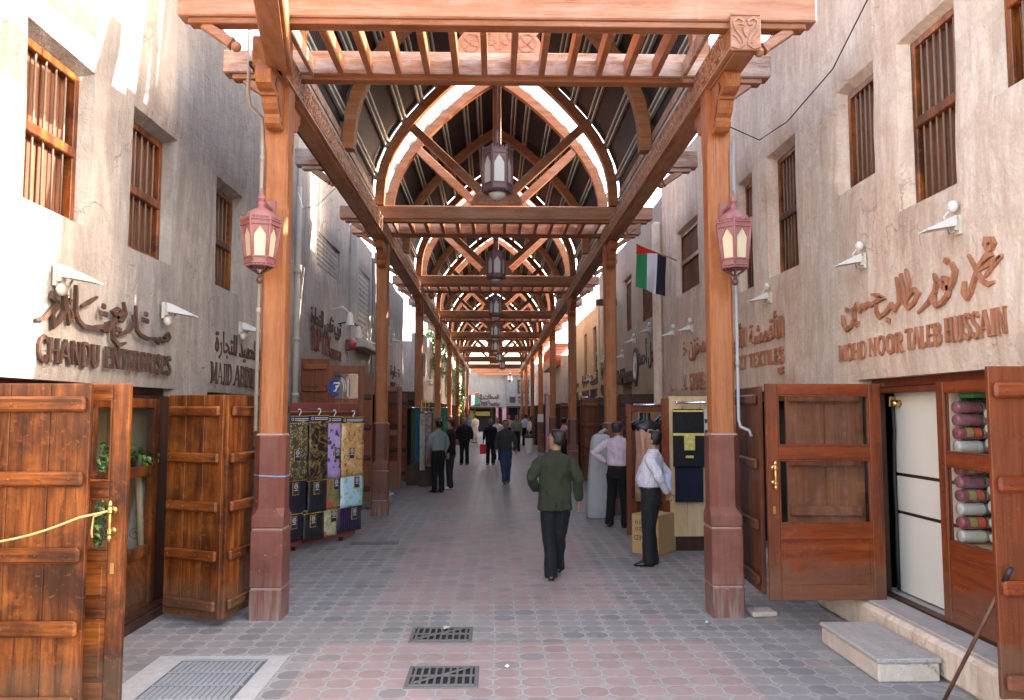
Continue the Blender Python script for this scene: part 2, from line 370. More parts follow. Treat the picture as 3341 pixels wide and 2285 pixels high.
def paving():
    m, nt, b, out = newmat('octagon_paving'); k = NT(nt); s = .2
    g = k.n('ShaderNodeNewGeometry').outputs['Position']
    sep = k.n('ShaderNodeSeparateXYZ'); nt.links.new(g, sep.inputs[0]); X, Y = sep.outputs[0], sep.outputs[1]
    # small warp so that the rows are not ruler straight
    wv = k.noise(g, .8, 2); xw = k.math('ADD', X, k.math('MULTIPLY', k.math('SUBTRACT', wv, .5), .05))
    wv2 = k.noise(g, 1.1, 2, .5, .7); yw = k.math('ADD', Y, k.math('MULTIPLY', k.math('SUBTRACT', wv2, .5), .04))
    u = k.math('DIVIDE', xw, s); w = k.math('DIVIDE', yw, s)
    fu = k.math('FLOOR', u); fw = k.math('FLOOR', w)
    lu = k.math('ABSOLUTE', k.math('SUBTRACT', k.math('SUBTRACT', u, fu), .5)); lw = k.math('ABSOLUTE', k.math('SUBTRACT', k.math('SUBTRACT', w, fw), .5))
    cut = k.math('SUBTRACT', .735, k.math('ADD', lu, lw)); d2 = k.math('MULTIPLY', cut, .7071)
    d1 = k.math('SUBTRACT', .5, k.math('MAXIMUM', lu, lw))
    isoct = k.math('GREATER_THAN', cut, 0.0)
    dist = k.math('MINIMUM', k.math('ADD', d1, k.math('MULTIPLY', k.math('SUBTRACT', 1.0, isoct), 10)), k.math('ABSOLUTE', d2))
    cell = k.n('ShaderNodeCombineXYZ'); nt.links.new(fu, cell.inputs[0]); nt.links.new(fw, cell.inputs[1])
    wn = k.n('ShaderNodeTexWhiteNoise'); wn.noise_dimensions = '2D'; nt.links.new(cell.outputs[0], wn.inputs[0]); R = wn.outputs[0]
    # bands: grey cross bands at each column and grey strips along the columns
    per = k.math('MODULO', k.math('SUBTRACT', Y, 6.98), 7.4)
    cross = k.math('MULTIPLY', k.math('LESS_THAN', per, 1.02), k.math('GREATER_THAN', Y, 6.9))
    ax = k.math('ABSOLUTE', k.math('SUBTRACT', X, .04))
    side = k.math('MULTIPLY', k.math('GREATER_THAN', ax, 1.24), k.math('GREATER_THAN', Y, 8.0))
    side2 = k.math('MULTIPLY', k.math('GREATER_THAN', k.math('SUBTRACT', X, k.math('MULTIPLY', Y, .0)), 1.85), k.math('LESS_THAN', Y, 8.0))
    side3 = k.math('MULTIPLY', k.math('LESS_THAN', X, -1.45), k.math('LESS_THAN', Y, 8.0))
    mid = k.math('MULTIPLY', k.math('LESS_THAN', k.math('ABSOLUTE', k.math('SUBTRACT', X, .3)), .24), k.math('GREATER_THAN', Y, 13.2))
    grey = k.math('MAXIMUM', k.math('MAXIMUM', cross, side), k.math('MAXIMUM', k.math('MAXIMUM', side2, side3), mid))
    odd = k.math('GREATER_THAN', R, .93); grey = k.math('ABSOLUTE', k.math('SUBTRACT', grey, k.math('MULTIPLY', odd, .7)))
    pk = k.ramp(R, [(0, (.29, .195, .175)), (.5, (.36, .255, .235)), (1, (.32, .21, .19))])
    gy = k.ramp(R, [(0, (.165, .160, .160)), (.6, (.265, .248, .236)), (1, (.205, .194, .188))])
    col = k.mix(grey, pk, gy)
    dia = k.mix(k.noise(g, 3, 3), (.26, .25, .245), (.34, .315, .295))
    col = k.mix(isoct, dia, col)
    n1 = k.noise(g, 60, 4, .7); n2 = k.noise(g, 1.3, 6, .6)
    col = k.mix(k.math('MULTIPLY', k.ramp(n1, [(.3, 0.0), (.8, 1.0)]), .35), col, (.36, .31, .29))
    joint = k.ramp(dist, [(.02, 1.0), (.05, 0.0)])
    # joints lose contrast in trampled middle, sand collects near the columns
    jc = k.mix(n2, (.36, .325, .295), (.50, .45, .40))
    col = k.mix(k.math('MULTIPLY', joint, k.ramp(k.noise(g, 1.7, 5, .7), [(.3, .45), (.7, .95)])), col, jc)
    sta = k.noise(g, 4.5, 6, .7, .6); col = k.mix(k.math('MULTIPLY', k.ramp(sta, [(.52, 0.0), (.68, 1.0)]), .4), col, (.43, .375, .33)); sp = k.noise(g, 9, 3, .6); col = k.mix(k.math('MULTIPLY', k.ramp(sp, [(.68, 0.0), (.74, 1.0)]), .45), col, (.10, .085, .08))
    dust = k.ramp(k.math('ADD', k.math('MULTIPLY', ax, .30), k.math('MULTIPLY', n2, .9)), [(1.0, 0.0), (1.7, 1.0)])
    col = k.mix(k.math('MULTIPLY', dust, .7), col, (.47, .42, .37))
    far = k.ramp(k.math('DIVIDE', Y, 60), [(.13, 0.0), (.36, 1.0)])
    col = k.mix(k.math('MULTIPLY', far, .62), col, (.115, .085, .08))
    dk = k.noise(g, .55, 5, .6, .4); col = k.mix(k.math('MULTIPLY', k.ramp(dk, [(.5, 0.0), (.7, 1.0)]), .28), col, (.11, .095, .09))
    nt.links.new(col, b.inputs['Base Color'])
    ctr = k.ramp(ax, [(.5, 0.0), (1.9, 1.0)])
    rg = k.math('ADD', k.math('ADD', k.math('MULTIPLY', n1, .12), k.math('MULTIPLY', ctr, .25)), k.math('ADD', k.math('MULTIPLY', joint, .25), .31))
    rg = k.math('ADD', rg, k.math('MULTIPLY', k.ramp(k.math('DIVIDE', Y, 20), [(.4, 1.0), (.75, 0.0)]), .2))
    nt.links.new(rg, b.inputs['Roughness']); b.inputs['Specular IOR Level'].default_value = .5
    tilt = k.n('ShaderNodeTexWhiteNoise'); tilt.noise_dimensions = '2D'; nt.links.new(cell.outputs[0], tilt.inputs[0])
    h = k.math('SUBTRACT', k.math('ADD', k.math('MULTIPLY', n1, .12), k.math('MULTIPLY', R, .12)), joint)
    nt.links.new(k.bump(h, .5, .006), b.inputs['Normal'])
    return m
M_PAVE = paving()

# cloth
def cloth(name, c, rough=.85, var=.12, weave=120, sheen=.03, stripe=None):
    m, nt, b, out = newmat(name); k = NT(nt); v = k.coord(True)
    n = k.noise(v, 6, 5); col = k.mix(n, tuple(x*(1-var) for x in c), tuple(min(1, x*(1+var)) for x in c))
    if stripe:
        vv = k.coord(False); sp = k.n('ShaderNodeSeparateXYZ'); nt.links.new(vv, sp.inputs[0])
        kind, sc, sw, scol = stripe
        ax = {'x': 0, 'y': 1, 'z': 2}
        mask = None
        for a in kind:
            fr = k.math('FRACT', k.math('MULTIPLY', sp.outputs[ax[a]], sc)); mk = k.math('LESS_THAN', fr, sw)
            mask = mk if mask is None else k.math('MAXIMUM', mask, mk)
        col = k.mix(k.math('MULTIPLY', mask, .7), col, scol)
    nt.links.new(col, b.inputs['Base Color']); b.inputs['Roughness'].default_value = rough
    b.inputs['Sheen Weight'].default_value = sheen; b.inputs['Specular IOR Level'].default_value = .25
    w = k.noise(v, weave, 2); nt.links.new(k.bump(k.math('ADD', k.math('MULTIPLY', w, .15), k.noise(v, 8, 4, .6, .8)), .6, .022), b.inputs['Normal'])
    return m
def skin(name, c):
    m, nt, b, out = newmat(name); k = NT(nt); v = k.coord(True); n = k.noise(v, 14, 4)
    nt.links.new(k.mix(n, tuple(x*.85 for x in c), tuple(x*1.12 for x in c)), b.inputs['Base Color'])
    b.inputs['Roughness'].default_value = .5; b.inputs['Subsurface Weight'].default_value = .08; b.inputs['Subsurface Radius'].default_value = (.02, .008, .004)
    return m
SKIN = skin('skin_brown', (.30, .155, .09)); SKIN2 = skin('skin_tan', (.36, .20, .125)); SKIN3 = skin('skin_dark', (.20, .10, .06))
M_HAIR = flat('black_hair', (.006, .005, .005), .38, var=.4, nscale=60, bump=.6)
M_HAIRG = flat('grey_hair', (.16, .15, .145), .5, var=.4, nscale=60, bump=.6)
M_HAIRB = flat('brown_hair', (.035, .025, .02), .45, var=.4, nscale=60, bump=.6)
M_SHOE = flat('black_leather', (.012, .011, .011), .3)
M_SHOEW = flat('white_trainer', (.68, .67, .66), .5)
M_BELT = flat('belt_leather', (.02, .015, .012), .35)
# ------------------------------------------------------------------ arcade
XL, XR = -2.13, 2.215
XC = (XL+XR)/2; HB = (XR-XL)/2
YK = [7.64, 15.05, 22.5, 30.1, 38.0, 46.3, 55.0, 63.6]
ZB0, ZB1 = 5.13, 5.43          # longitudinal beams
ZC0, ZC1 = 5.40, 5.64          # cross beams
def octring(z, w, c, x0=0, y0=0):
    h = w/2
    return [(x0+a, y0+b, z) for a, b in ((-h+c, -h), (h-c, -h), (h, -h+c), (h, h-c), (h-c, h), (-h+c, h), (-h, h-c), (-h, -h+c))]

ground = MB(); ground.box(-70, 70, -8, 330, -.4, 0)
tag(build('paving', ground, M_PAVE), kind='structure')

def column_proto():
    t = empty('timber_column', (XL, YK[0]+.155, 0))
    p = MB(); p.rings([octring(z, w, c) for z, w, c in ((0, .305, .012), (.27, .305, .012), (.282, .29, .012))])
    p.rings([octring(z, w, c) for z, w, c in ((.298, .29, .012), (.31, .305, .012), (.815, .305, .012), (.828, .29, .012))])
    p.rings([octring(z, w, c) for z, w, c in ((.844, .29, .012), (.856, .305, .014), (.95, .305, .016), (1.03, .292, .066), (1.70, .292, .066), (1.712, .28, .06))])
    pl = build('plinth', p, M_MAROON, t)
    g = MB(); g.rings([octring(.2815, .287, .012), octring(.2985, .287, .012)]); g.rings([octring(.8275, .287, .012), octring(.8445, .287, .012)]); g.rings([octring(1.711, .262, .02), octring(1.728, .238, .02)])
    build('mortar_joint', g, M_GROUT, pl)
    s = MB(); s.rings([octring(z, w, c) for z, w, c in ((1.715, .224, .026), (4.45, .224, .026), (4.58, .228, .004), (5.13, .228, .004))])
    build('shaft', s, W_Z, t)
    prof = [(0, 0), (.47, 0), (.505, -.05), (.505, -.11), (.475, -.165), (.41, -.195), (.335, -.20), (.325, -.225), (.285, -.225), (.262, -.28), (.225, -.325), (.175, -.355), (.17, -.385), (.185, -.40), (.165, -.44), (.12, -.468), (.06, -.475), (0, -.455)]
    br = MB(); br.prism([(-.114-d, 5.128+z) for d, z in prof], -.072, .072)
    b = build('scroll_bracket', br, W_Z, t)
    for sx in (-.0735, .0735):
        for path in ([(.30, -.05), (.33, -.12), (.27, -.17)], [(.24, -.20), (.20, -.27), (.15, -.33), (.12, -.37)], [(.10, -.395), (.085, -.43)]):
            gr = MB(); gr.strip([(-.114-d, 5.128+z) for d, z in path], [.012]+[.03]*(len(path)-2)+[.012], sx-.0015, sx+.0015, lambda a, c, d: (d, a, c)); build('carved_groove', gr, D_DARK, b)
    prof2 = [(0, 0), (.52, 0), (.53, -.05), (.50, -.09), (.515, -.12), (.49, -.16), (.44, -.155), (.43, -.20), (.39, -.26), (.33, -.275), (.30, -.25), (.26, -.30), (.16, -.33), (.09, -.42), (0, -.47)]
    r = MB(); r.prism([(.114+d, 5.128+z) for d, z in prof2], -.045, .045)
    build('rear_bracket', r, W_Z, t)
    return t
cols = []
proto = column_proto()
for k, y in enumerate(YK):
    for side, x in (('left', XL), ('right', XR)):
        if k == 0:
            lab = {'left': 'timber column on maroon plinth beside the folding shutters, wrapped with a blue cord', 'right': 'timber column on maroon plinth speckled with paint, beside the glazed red door'}[side]
        else:
            lab = '%s timber column from the front in the %s row under the roof' % (ORD[k], side)
        o = proto if (k == 0 and side == 'left') else dup(proto, (x, y+.155, 0))
        tag(o, lab, 'column', 'columns of the timber arcade'); cols.append(o)

# longitudinal beams with carved inner faces
def scroll_motif(mb, y, place, flip):
    s = -1 if flip else 1
    for pts, w in (([(-.105, -.085), (-.06, -.115), (-.02, -.085), (-.03, -.03), (.02, .03), (.035, .085), (.075, .11), (.11, .085)], .017),
                   ([(-.07, -.03), (-.095, .0), (-.08, .045), (-.045, .05), (-.04, .02)], .013), ([(.07, .03), (.095, .0), (.08, -.045), (.045, -.05), (.04, -.02)], .013),
                   ([(-.05, .075), (-.02, .11), (.01, .095)], .013), ([(.05, -.075), (.02, -.11), (-.01, -.095)], .013)):
        mb.strip([(y+a, 5.285+s*b) for a, b in pts], w, 0, .012, place)
def long_beam(side, x, y0, y1, lab):
    t = thing('longitudinal_beam', (x, y0, ZB0), lab, 'beam', 'longitudinal beams of the arcade')
    m = MB(); m.box(x-.125, x+.125, y0, y1, ZB0, ZB1, .012); m.box(x-.09, x+.09, y0+.05, y1, ZB0-.022, ZB0, .004)
    build('beam', m, W_Y, t, world=True)
    c = MB(); inn = 1 if side == 'left' else -1; xf = x + inn*.125
    pl = lambda a, b, d: (xf + inn*d, a, b)
    y = y0+.30; i = 0
    while y < min(y1, 36):
        skip = any(YK[k]-.85 < y < YK[k]-.55 or YK[k]+.32 < y < YK[k]+.62 for k in range(8))
        scroll_motif(c, y, pl, i % 2); y += .235; i += 1
    for z in (ZB0+.018, ZB1-.018): c.strip([(y0+.02, z), (y1, z)], .02, 0, .010, pl)
    cv = build('carving', c, W_CARVE, t, world=True)
    if side == 'left': c2 = MB(); c2.box(x-.15, x-.125, y0, y1, ZB0+.01, ZB0+.05); build('edge_strip', c2, D_DARK, t, world=True)
    return t
bl = long_beam('left', XL, 7.25, 68, 'long carved timber beam running over the left row of columns')
br_ = long_beam('right', XR, 6.80, 68, 'long carved timber beam over the right row of columns, carved end block in front')
eb = MB(); eb.box(XR-.135, XR+.135, 6.775, 6.80, 5.11, 5.45, .006)
e_ = build('end_block', eb, W_PINK, br_, world=True)
rel = MB(); P_ = lambda a, b, d: (XR+a, 6.775-d, 5.28+b)
for sx in (-1, 1):
    rel.strip([(sx*.125, -.14), (sx*.07, -.155), (sx*.02, -.12), (sx*.03, -.06), (sx*.09, .02), (sx*.11, .09), (sx*.07, .125), (sx*.02, .10), (sx*.03, .06), (sx*.06, .065)], [.012, .016, .02, .022, .022, .022, .02, .02, .016, .01], 0, .012, P_)
    rel.strip([(sx*.12, -.03), (sx*.085, -.05), (sx*.05, -.11)], [.01, .016, .012], 0, .01, P_)
rel.strip([(0, .05), (0, .02), (0, -.02), (0, -.05)], [.03, .055, .04, .008], 0, .014, P_)
rel.strip([(-.13, .155), (.13, .155)], .018, 0, .01, P_)
build('carved_flower', rel, W_PINK, e_, world=True)
ab = thing('angled_beam', (-2.02, 7.3, ZB0), 'short timber beam slanting from the left front column toward the viewer', 'beam')
m = MB(); m.bar((-2.05, 7.45, 5.275), (-1.43, 4.4, 5.275), .235, .29, .012); m.bar((-2.03, 7.3, 5.122), (-1.43, 4.4, 5.122), .17, .02, .003)
build('beam', m, W_Y, ab, world=True)

# pairs of cross beams with slats
def frame_proto():
    t = empty('cross_beam_frame', (XC, YK[0]-.13, ZC0))
    Y = YK[0]-.13
    for nm, a, b_, mat in (('front_beam', Y-.69, Y-.50, W_PINK), ('back_beam', Y+.50, Y+.69, W_WEATHER)):
        m = MB(); m.box(XC-2.83, XC+2.83, a, b_, ZC0, ZC1, .012)
        o = build(nm, m, mat, t, world=True)
        l = MB(); l.box(XC-2.74, XC+2.74, a+.03, b_-.03, ZC0-.055, ZC0-.001, .006)
        build('under_strip', l, W_X, o, world=True)
    f = MB()
    f.box(XC-1.93, XC-1.89, Y-.499, Y+.499, ZC0-.03, ZC0+.13, .004); f.box(XC+1.89, XC+1.93, Y-.499, Y+.499, ZC0-.03, ZC0+.13, .004)
    f.box(XC-1.889, XC+1.889, Y+.455, Y+.499, ZC0-.02, ZC0+.14, .004); f.box(XC-1.889, XC+1.889, Y-.499, Y-.455, ZC0-.02, ZC0+.14, .004)
    build('slat_frame', f, W_WEATHER, t, world=True)
    for i in range(12):
        x = XC + (i-5.5)*.292
        s = MB(); s.box(x-.03, x+.03, Y-.454, Y+.454, ZC0-.035, ZC0+.14, .004); build('slat', s, W_Y, t, world=True)
    for sy in (Y-.595, Y+.595):
        for sx in (-1, 1):
            m = MB(); p = Vector((XC+sx*2.62, sy, ZC0-.045)); q = Vector((XC+sx*2.385, sy, ZC0-.205)); m.bar(p, q, .085, .085, .008)
            d = (q-p).normalized(); m.bar(q, q+d*.02, .10, .10, .004, up=(0, 0, 1)); m.ball(q+d*.062, .047, 14, 9)
            build('strut_finial', m, W_PINK, t, world=True)
    return t
fproto = frame_proto()
for k, y in enumerate(YK):
    o = fproto if k == 0 else dup(fproto, (XC, y-.13, ZC0))
    tag(o, 'pair of timber cross beams joined by slats above the %s pair of columns' % ('front' if k == 0 else ORD[k]), 'cross beams', 'slatted cross beams of the arcade')
# darker far cross beams of the turn at the end
for j, (yy, dx) in enumerate(((69.5, .5), (75.0, 1.0))):
    m = MB(); m.box(dx-2.6, dx+2.9, yy, yy+.3, 5.3, 5.75, .01); tag(build('end_cross_beam', m, W_X), ('dark cross beam at the far bend of the arcade, before the end wall', 'last cross beam, right in front of the end wall')[j], 'beam')

# arched roof vaults
INT = [(-2.03, 0), (-2.02, .25), (-2.0, .47), (-1.94, .73), (-1.83, 1.0), (-1.70, 1.23), (-1.56, 1.43), (-1.42, 1.60), (-1.27, 1.77), (-1.12, 1.93), (-.98, 2.07), (-.78, 2.255), (-.566, 2.44), (-.30, 2.64), (0, 2.83)]
def offs(poly, d):
    r = []
    for i, p in enumerate(poly):
        a = Vector(poly[max(i-1, 0)]); b = Vector(poly[min(i+1, len(poly)-1)]); t = (b-a).normalized(); n = Vector((-t.y, t.x))
        q = Vector(p)+n*d
        r.append((q.x, q.y))
    # keep the ridge on the axis
    a, b = Vector(r[-2]), Vector(r[-1]); f = (0-a.x)/(b.x-a.x); r[-1] = (0, a.y+(b.y-a.y)*f)
    return r
EXT = offs(INT, .165); PUR = offs(INT, .205)
def arch_rib(mb, y0, y1):
    n = len(INT)
    for s in (-1, 1):
        A = [(XC-s*x*-1 if False else XC+s*x, ZC1+z) for x, z in INT]; B = [(XC+s*x, ZC1+z) for x, z in EXT]
        vs = []; fs = []
        for (ax, az), (bx, bz) in zip(A, B): vs += [(ax, y0, az), (bx, y0, bz), (bx, y1, bz), (ax, y1, az)]
        for i in range(n-1):
            for j in range(4): q = (j+1) % 4; fs.append((4*i+j, 4*i+q, 4*i+4+q, 4*i+4+j))
        fs += [(0, 1, 2, 3), (4*n-1, 4*n-2, 4*n-3, 4*n-4)]
        mb.add(vs, fs)
def vault_proto(y0, y1):
    t = empty('roof_vault', (XC, y0, ZC1))
    ym = (y0+y1)/2
    for nm, a in (('arch_truss', y0), ('arch_truss', y1-.16)):
        b = a+.16
        m = MB(); arch_rib(m, a, b); o = build(nm, m, W_X, t, world=True)
        kp = MB(); kp.box(XC-.075, XC+.075, a+.02, b-.02, ZC1+.30, ZC1+2.80, .006); build('king_post', kp, W_Z, o, world=True)
        for s in (-1, 1):
            st = MB(); st.bar((XC+s*1.60, (a+b)/2, ZC1+1.50), (XC+s*.30, (a+b)/2, ZC1+.27), .115, .15, .006); build('strut', st, W_PINK if a == y0 else W_X, o, world=True)  # front struts get the paler teak: sunlight painted in, rear ones stay shaded
        pl = [(-.46, 0), (.46, 0), (.45, .07), (.41, .15), (.34, .23), (.27, .30), (.20, .37), (.13, .40), (-.13, .40), (-.20, .37), (-.27, .30), (-.34, .23), (-.41, .15), (-.45, .07)]
        bp = MB(); bp.prism([(XC+p, ZC1+.002+q) for p, q in pl], a-.02, a+.03, 'y'); bo = build('base_plate', bp, W_PINK, o, world=True)
        cv = MB(); F = lambda u, w, d: (XC+u, a-.02-d, ZC1+w)
        ring = lambda cx, cz, r, w: cv.strip([(cx+r*cos(q*pi/8), cz+r*sin(q*pi/8)) for q in range(17)], w, 0, .006, F)
        for s in (-1, 1):
            ring(s*.29, .10, .095, .012); cv.strip([(s*.36, .03), (s*.27, .11), (s*.22, .18)], .012, 0, .006, F); cv.strip([(s*.21, .05), (s*.30, .09), (s*.36, .16)], .012, 0, .006, F)
            cv.strip([(s*.02, .10), (s*.09, .08), (s*.12, .13), (s*.08, .19), (s*.13, .25), (s*.19, .23)], .014, 0, .006, F)
        cv.strip([(0, .03), (0, .08), (0, .14), (0, .20)], [.05, .10, .07, .03], 0, .006, F)
        build('carved_rosette', cv, SIGN_W, bo, world=True)
    m = MB(); arch_rib(m, ym-.10, ym+.10); o = build('middle_rib', m, W_X, t, world=True)
    for s in (-1, 1):
        sb = MB(); sb.box(XC+s*2.27, XC+s*2.85, ym-.09, ym+.09, ZC0, ZC1, .01); sb.box(XC+s*2.27, XC+s*2.76, ym-.06, ym+.06, ZC0-.055, ZC0-.001, .005)
        so_ = build('beam_stub', sb, W_WEATHER, t, world=True)
        p = Vector((XC+s*2.62, ym, ZC0-.045)); q = Vector((XC+s*2.385, ym, ZC0-.205)); sb = MB(); sb.bar(p, q, .085, .085, .008); d = (q-p).normalized(); sb.bar(q, q+d*.02, .10, .10, .004); sb.ball(q+d*.062, .047, 14, 9)
        build('strut_finial', sb, W_PINK, so_, world=True)
    # steel purlins, two channels each side by side
    idx = [2, 4, 6, 8, 10, 12, 13]
    for s in (-1, 1):
        for i in idx:
            (px, pz), (qx, qz) = PUR[i], PUR[i+1]; d = Vector((qx-px, qz-pz)).normalized()
            m = MB()
            for o_ in (0, .085):
                cx, cz = px+d.x*o_, pz+d.y*o_
                m.bar((XC+s*cx, y0+.02, ZC1+cz), (XC+s*cx, y1-.02, ZC1+cz), .028, .055, 0, up=(s*-d.y, 0, d.x))
            for c in range(3):
                cy = (y0+.08, ym, y1-.08)[c]; m.bar((XC+s*(px+d.x*.04), cy-.04, ZC1+pz+d.y*.04), (XC+s*(px+d.x*.04), cy+.04, ZC1+pz+d.y*.04), .10, .05, 0, up=(s*-d.y, 0, d.x))
            build('purlin', m, M_STEEL, t, world=True)
    # corrugated sheets
    ys_ = y0+.42; n = int((y1-ys_+.05)/.0127)
    for s in (-1, 1):
        pr = [(-2.29, .16)] + offs(INT, .245)[1:]
        vs = []; fs = []
        for j in range(n+1):
            y = ys_+(y1-ys_+.05)*j/n; h = .010*cos(2*pi*y/.076)
            for i, (px, pz) in enumerate(pr):
                a = Vector(pr[max(i-1, 0)]); b = Vector(pr[min(i+1, len(pr)-1)]); tt = (b-a).normalized()
                vs.append((XC+s*(px-tt.y*h), y, ZC1+pz+tt.x*h))
        q = len(pr)
        for j in range(n):
            for i in range(q-1): fs.append((j*q+i, j*q+i+1, (j+1)*q+i+1, (j+1)*q+i))
        m = MB(); m.smooth = True; m.add(vs, fs); build('roof_sheet', m, M_ROOF, t, world=True, fix=False)
        rb = MB(); rb.box(XC+s*.0, XC+s*.03, y0+.17, y1-.17, ZC1+2.74, ZC1+2.84)
        g = MB(); g.box(XC+s*2.205, XC+s*2.30, y0, y1, ZB1+.03, ZB1+.335, .004); build('gutter', g, M_GUTTER, t, world=True)
        w = MB(); w.box(XC+s*2.205, XC+s*2.245, y0+.17, y1-.17, ZB1+.345, ZB1+.475, .004); w.box(XC+s*2.185, XC+s*2.2045, y0+.17, y1-.17, ZB1+.315, ZB1+.345, .002); build('eave_board', w, W_WEATHER, t, world=True)
    return t
v0 = vault_proto(YK[0]+.40, YK[1]-.73); L0 = YK[1]-.73-YK[0]-.40
for k in range(7):
    y0 = YK[k]+.40; y1 = YK[k+1]-.73
    o = v0 if k == 0 else dup(v0, (XC, y0, ZC1), scale=(1, (y1-y0)/L0, 1))
    tag(o, '%s arched roof of dark corrugated sheets on timber ribs' % ('nearest' if k == 0 else ORD[k]+' from the front'), 'roof', 'arched roofs over the street')

# lanterns ---------------------------------------------------------------
def hexring(r, z, n=6, ph=0): return [(r*cos(2*pi*j/n+ph), r*sin(2*pi*j/n+ph), z) for j in range(n)]
def arch_panel(mb, c0, c1, z0, z1, ztop_f, th):
    """frame panel between two corner points with an ogee window left open; returns window outline"""
    a = Vector(c0); b = Vector(c1)
    def pt(u, z, r=1.0):
        f = (z-z0)/(z1-z0); base = Vector(a[0]).lerp(Vector(a[1]), f); e = Vector(b[0]).lerp(Vector(b[1]), f); q = base.lerp(e, u)
        return q
    return pt
def lantern_body(t, r_top, r_bot, z0, z1, mat, pane, ph, spikes=True):
    """hexagonal lantern between z0 (bottom) and z1 (top)"""
    n = 6; H = z1-z0
    R = lambda z: r_bot+(r_top-r_bot)*(z-z0)/H
    fr = MB(); pn = []
    for j in range(n):
        A = lambda z, r=0: Vector(((R(z)+r)*cos(2*pi*j/n+ph), (R(z)+r)*sin(2*pi*j/n+ph), z))
        B = lambda z, r=0: Vector(((R(z)+r)*cos(2*pi*(j+1)/n+ph), (R(z)+r)*sin(2*pi*(j+1)/n+ph), z))
        q = lambda u, z, r=0: A(z, r).lerp(B(z, r), u)
        fr.tube([A(z0-.03*H), A(z1+.05*H)], .021*H+.004, 6); fr.ball(A(z1+.07*H), .02*H+.004, 6, 4)
        # window outline (ogee head)
        zb, zs, zt = z0+.17*H, z0+.62*H, z0+.86*H
        L = [(.14, zb), (.14, zs), (.18, zs+.05*H), (.27, zs+.09*H), (.33, zs+.14*H), (.42, zs+.185*H), (.5, zt)]
        edge = [(0, zb), (0, zs), (0, zs+.05*H), (0, zs+.09*H), (0, zs+.14*H), (0, zs+.185*H), (0, zt)]
        for mir in (0, 1):
            vs = []; fs = []
            for (u, z), (e, ez) in zip(L, edge):
                uu, ee = (1-u, 1-e) if mir else (u, e)
                vs += [q(uu, z, .004), q(ee, ez, .004), q(uu, z, -.012), q(ee, ez, -.012)]
            for i in range(len(L)-1):
                o = 4*i; fs += [(o, o+1, o+5, o+4), (o+2, o+6, o+7, o+3), (o, o+4, o+6, o+2)]
            fr.add(vs, fs)
        for za, zc in ((z0, zb), (zt-.002, z1)):
            vs = [q(0, za, .004), q(1, za, .004), q(1, zc, .004), q(0, zc, .004), q(0, za, -.012), q(1, za, -.012), q(1, zc, -.012), q(0, zc, -.012)]
            fr.add(vs, [(0, 1, 2, 3), (4, 7, 6, 5), (0, 4, 5, 1), (3, 2, 6, 7)])
        for za in (z0+.015*H, z0+.15*H, z1-.115*H, z1-.01*H):
            fr.bar(q(0, za, .008), q(1, za, .008), .016, .016*H+.004, 0)
        for i in range(6):      # crenellation above, drops below
            u = (i+.5)/6; fr.bar(q(u, z1, .002), q(u, z1+.035*H, .002), .022, .012, 0, up=(cos(2*pi*(j+.5)/n+ph), sin(2*pi*(j+.5)/n+ph), 0)); fr.ball(q(u, z1+.045*H, .002), .013, 5, 3)
            fr.ball(q(u, z0-.03*H, .002), .016, 5, 3)
        w = MB()
        m_ = [q(.12, zb-.01, -.014), q(.88, zb-.01, -.014), q(.88, zt, -.014), q(.12, zt, -.014)]
        w.add(m_, [(0, 1, 2, 3)]); pn.append(w)
        hl = MB()
    f = build('lantern_frame', fr, mat, t)
    for j, w in enumerate(pn):
        build('glass_pane', w, pane, t)
    return f
def wall_lantern(x, y, z, sx, lab):
    """hangs from a bracket fixed on the column's street side; z is the bottom of the body"""
    t = thing('wall_lantern', (x, y, z), lab, 'lantern', 'lanterns on the front columns')
    lantern_body(t, .205, .150, 0, .47, M_LAMP, M_FROST, .25)
    d = MB(); d.smooth = True; d.lathe([(.185, .47), (.175, .51), (.14, .56), (.08, .60), (.04, .62), (.035, .64)], 18); build('dome', d, M_LAMP, t)
    b = MB(); b.lathe([(.035, .62), (.04, .66), (.03, .69), (.045, .72), (.03, .76), (.012, .79), (.008, .84)], 10)
    build('finial', b, M_LAMP, t)
    a = MB(); a.bar((0, 0, .68), (0, sx*.36, .58), .035, .05, .004); a.bar((0, 0, .70), (0, sx*.37, .70), .03, .035, .003)
    for i in range(5): a.bar((0, sx*(.07+.06*i), .70), (0, sx*(.07+.06*i), .665-.018*i), .02, .012, 0)
    a.box(-.05, .05, sx*.37, sx*.405, .46, .80, .006)
    build('wall_bracket', a, M_LAMP, t)
    u = MB()
    for j in range(6):
        an = 2*pi*j/6+.25; u.tube([(.15*cos(an), .15*sin(an), 0), (.10*cos(an), .10*sin(an), -.05), (.03*cos(an), .03*sin(an), -.09), (0, 0, -.11)], .009, 5)
    u.ball((0, 0, -.165), .035, 10, 7, (1, 1, 1.2)); u.ball((0, 0, -.115), .022, 8, 5); build('drop_finial', u, M_LAMPX, t); t.scale = (.85, .85, .86)
wall_lantern(XL-.03, YK[0]+.045-.345, 3.285, 1, 'pink wall lantern on the left front column')
wall_lantern(XR+.03, YK[0]+.045-.345, 3.285, 1, 'pink wall lantern on the right front column')
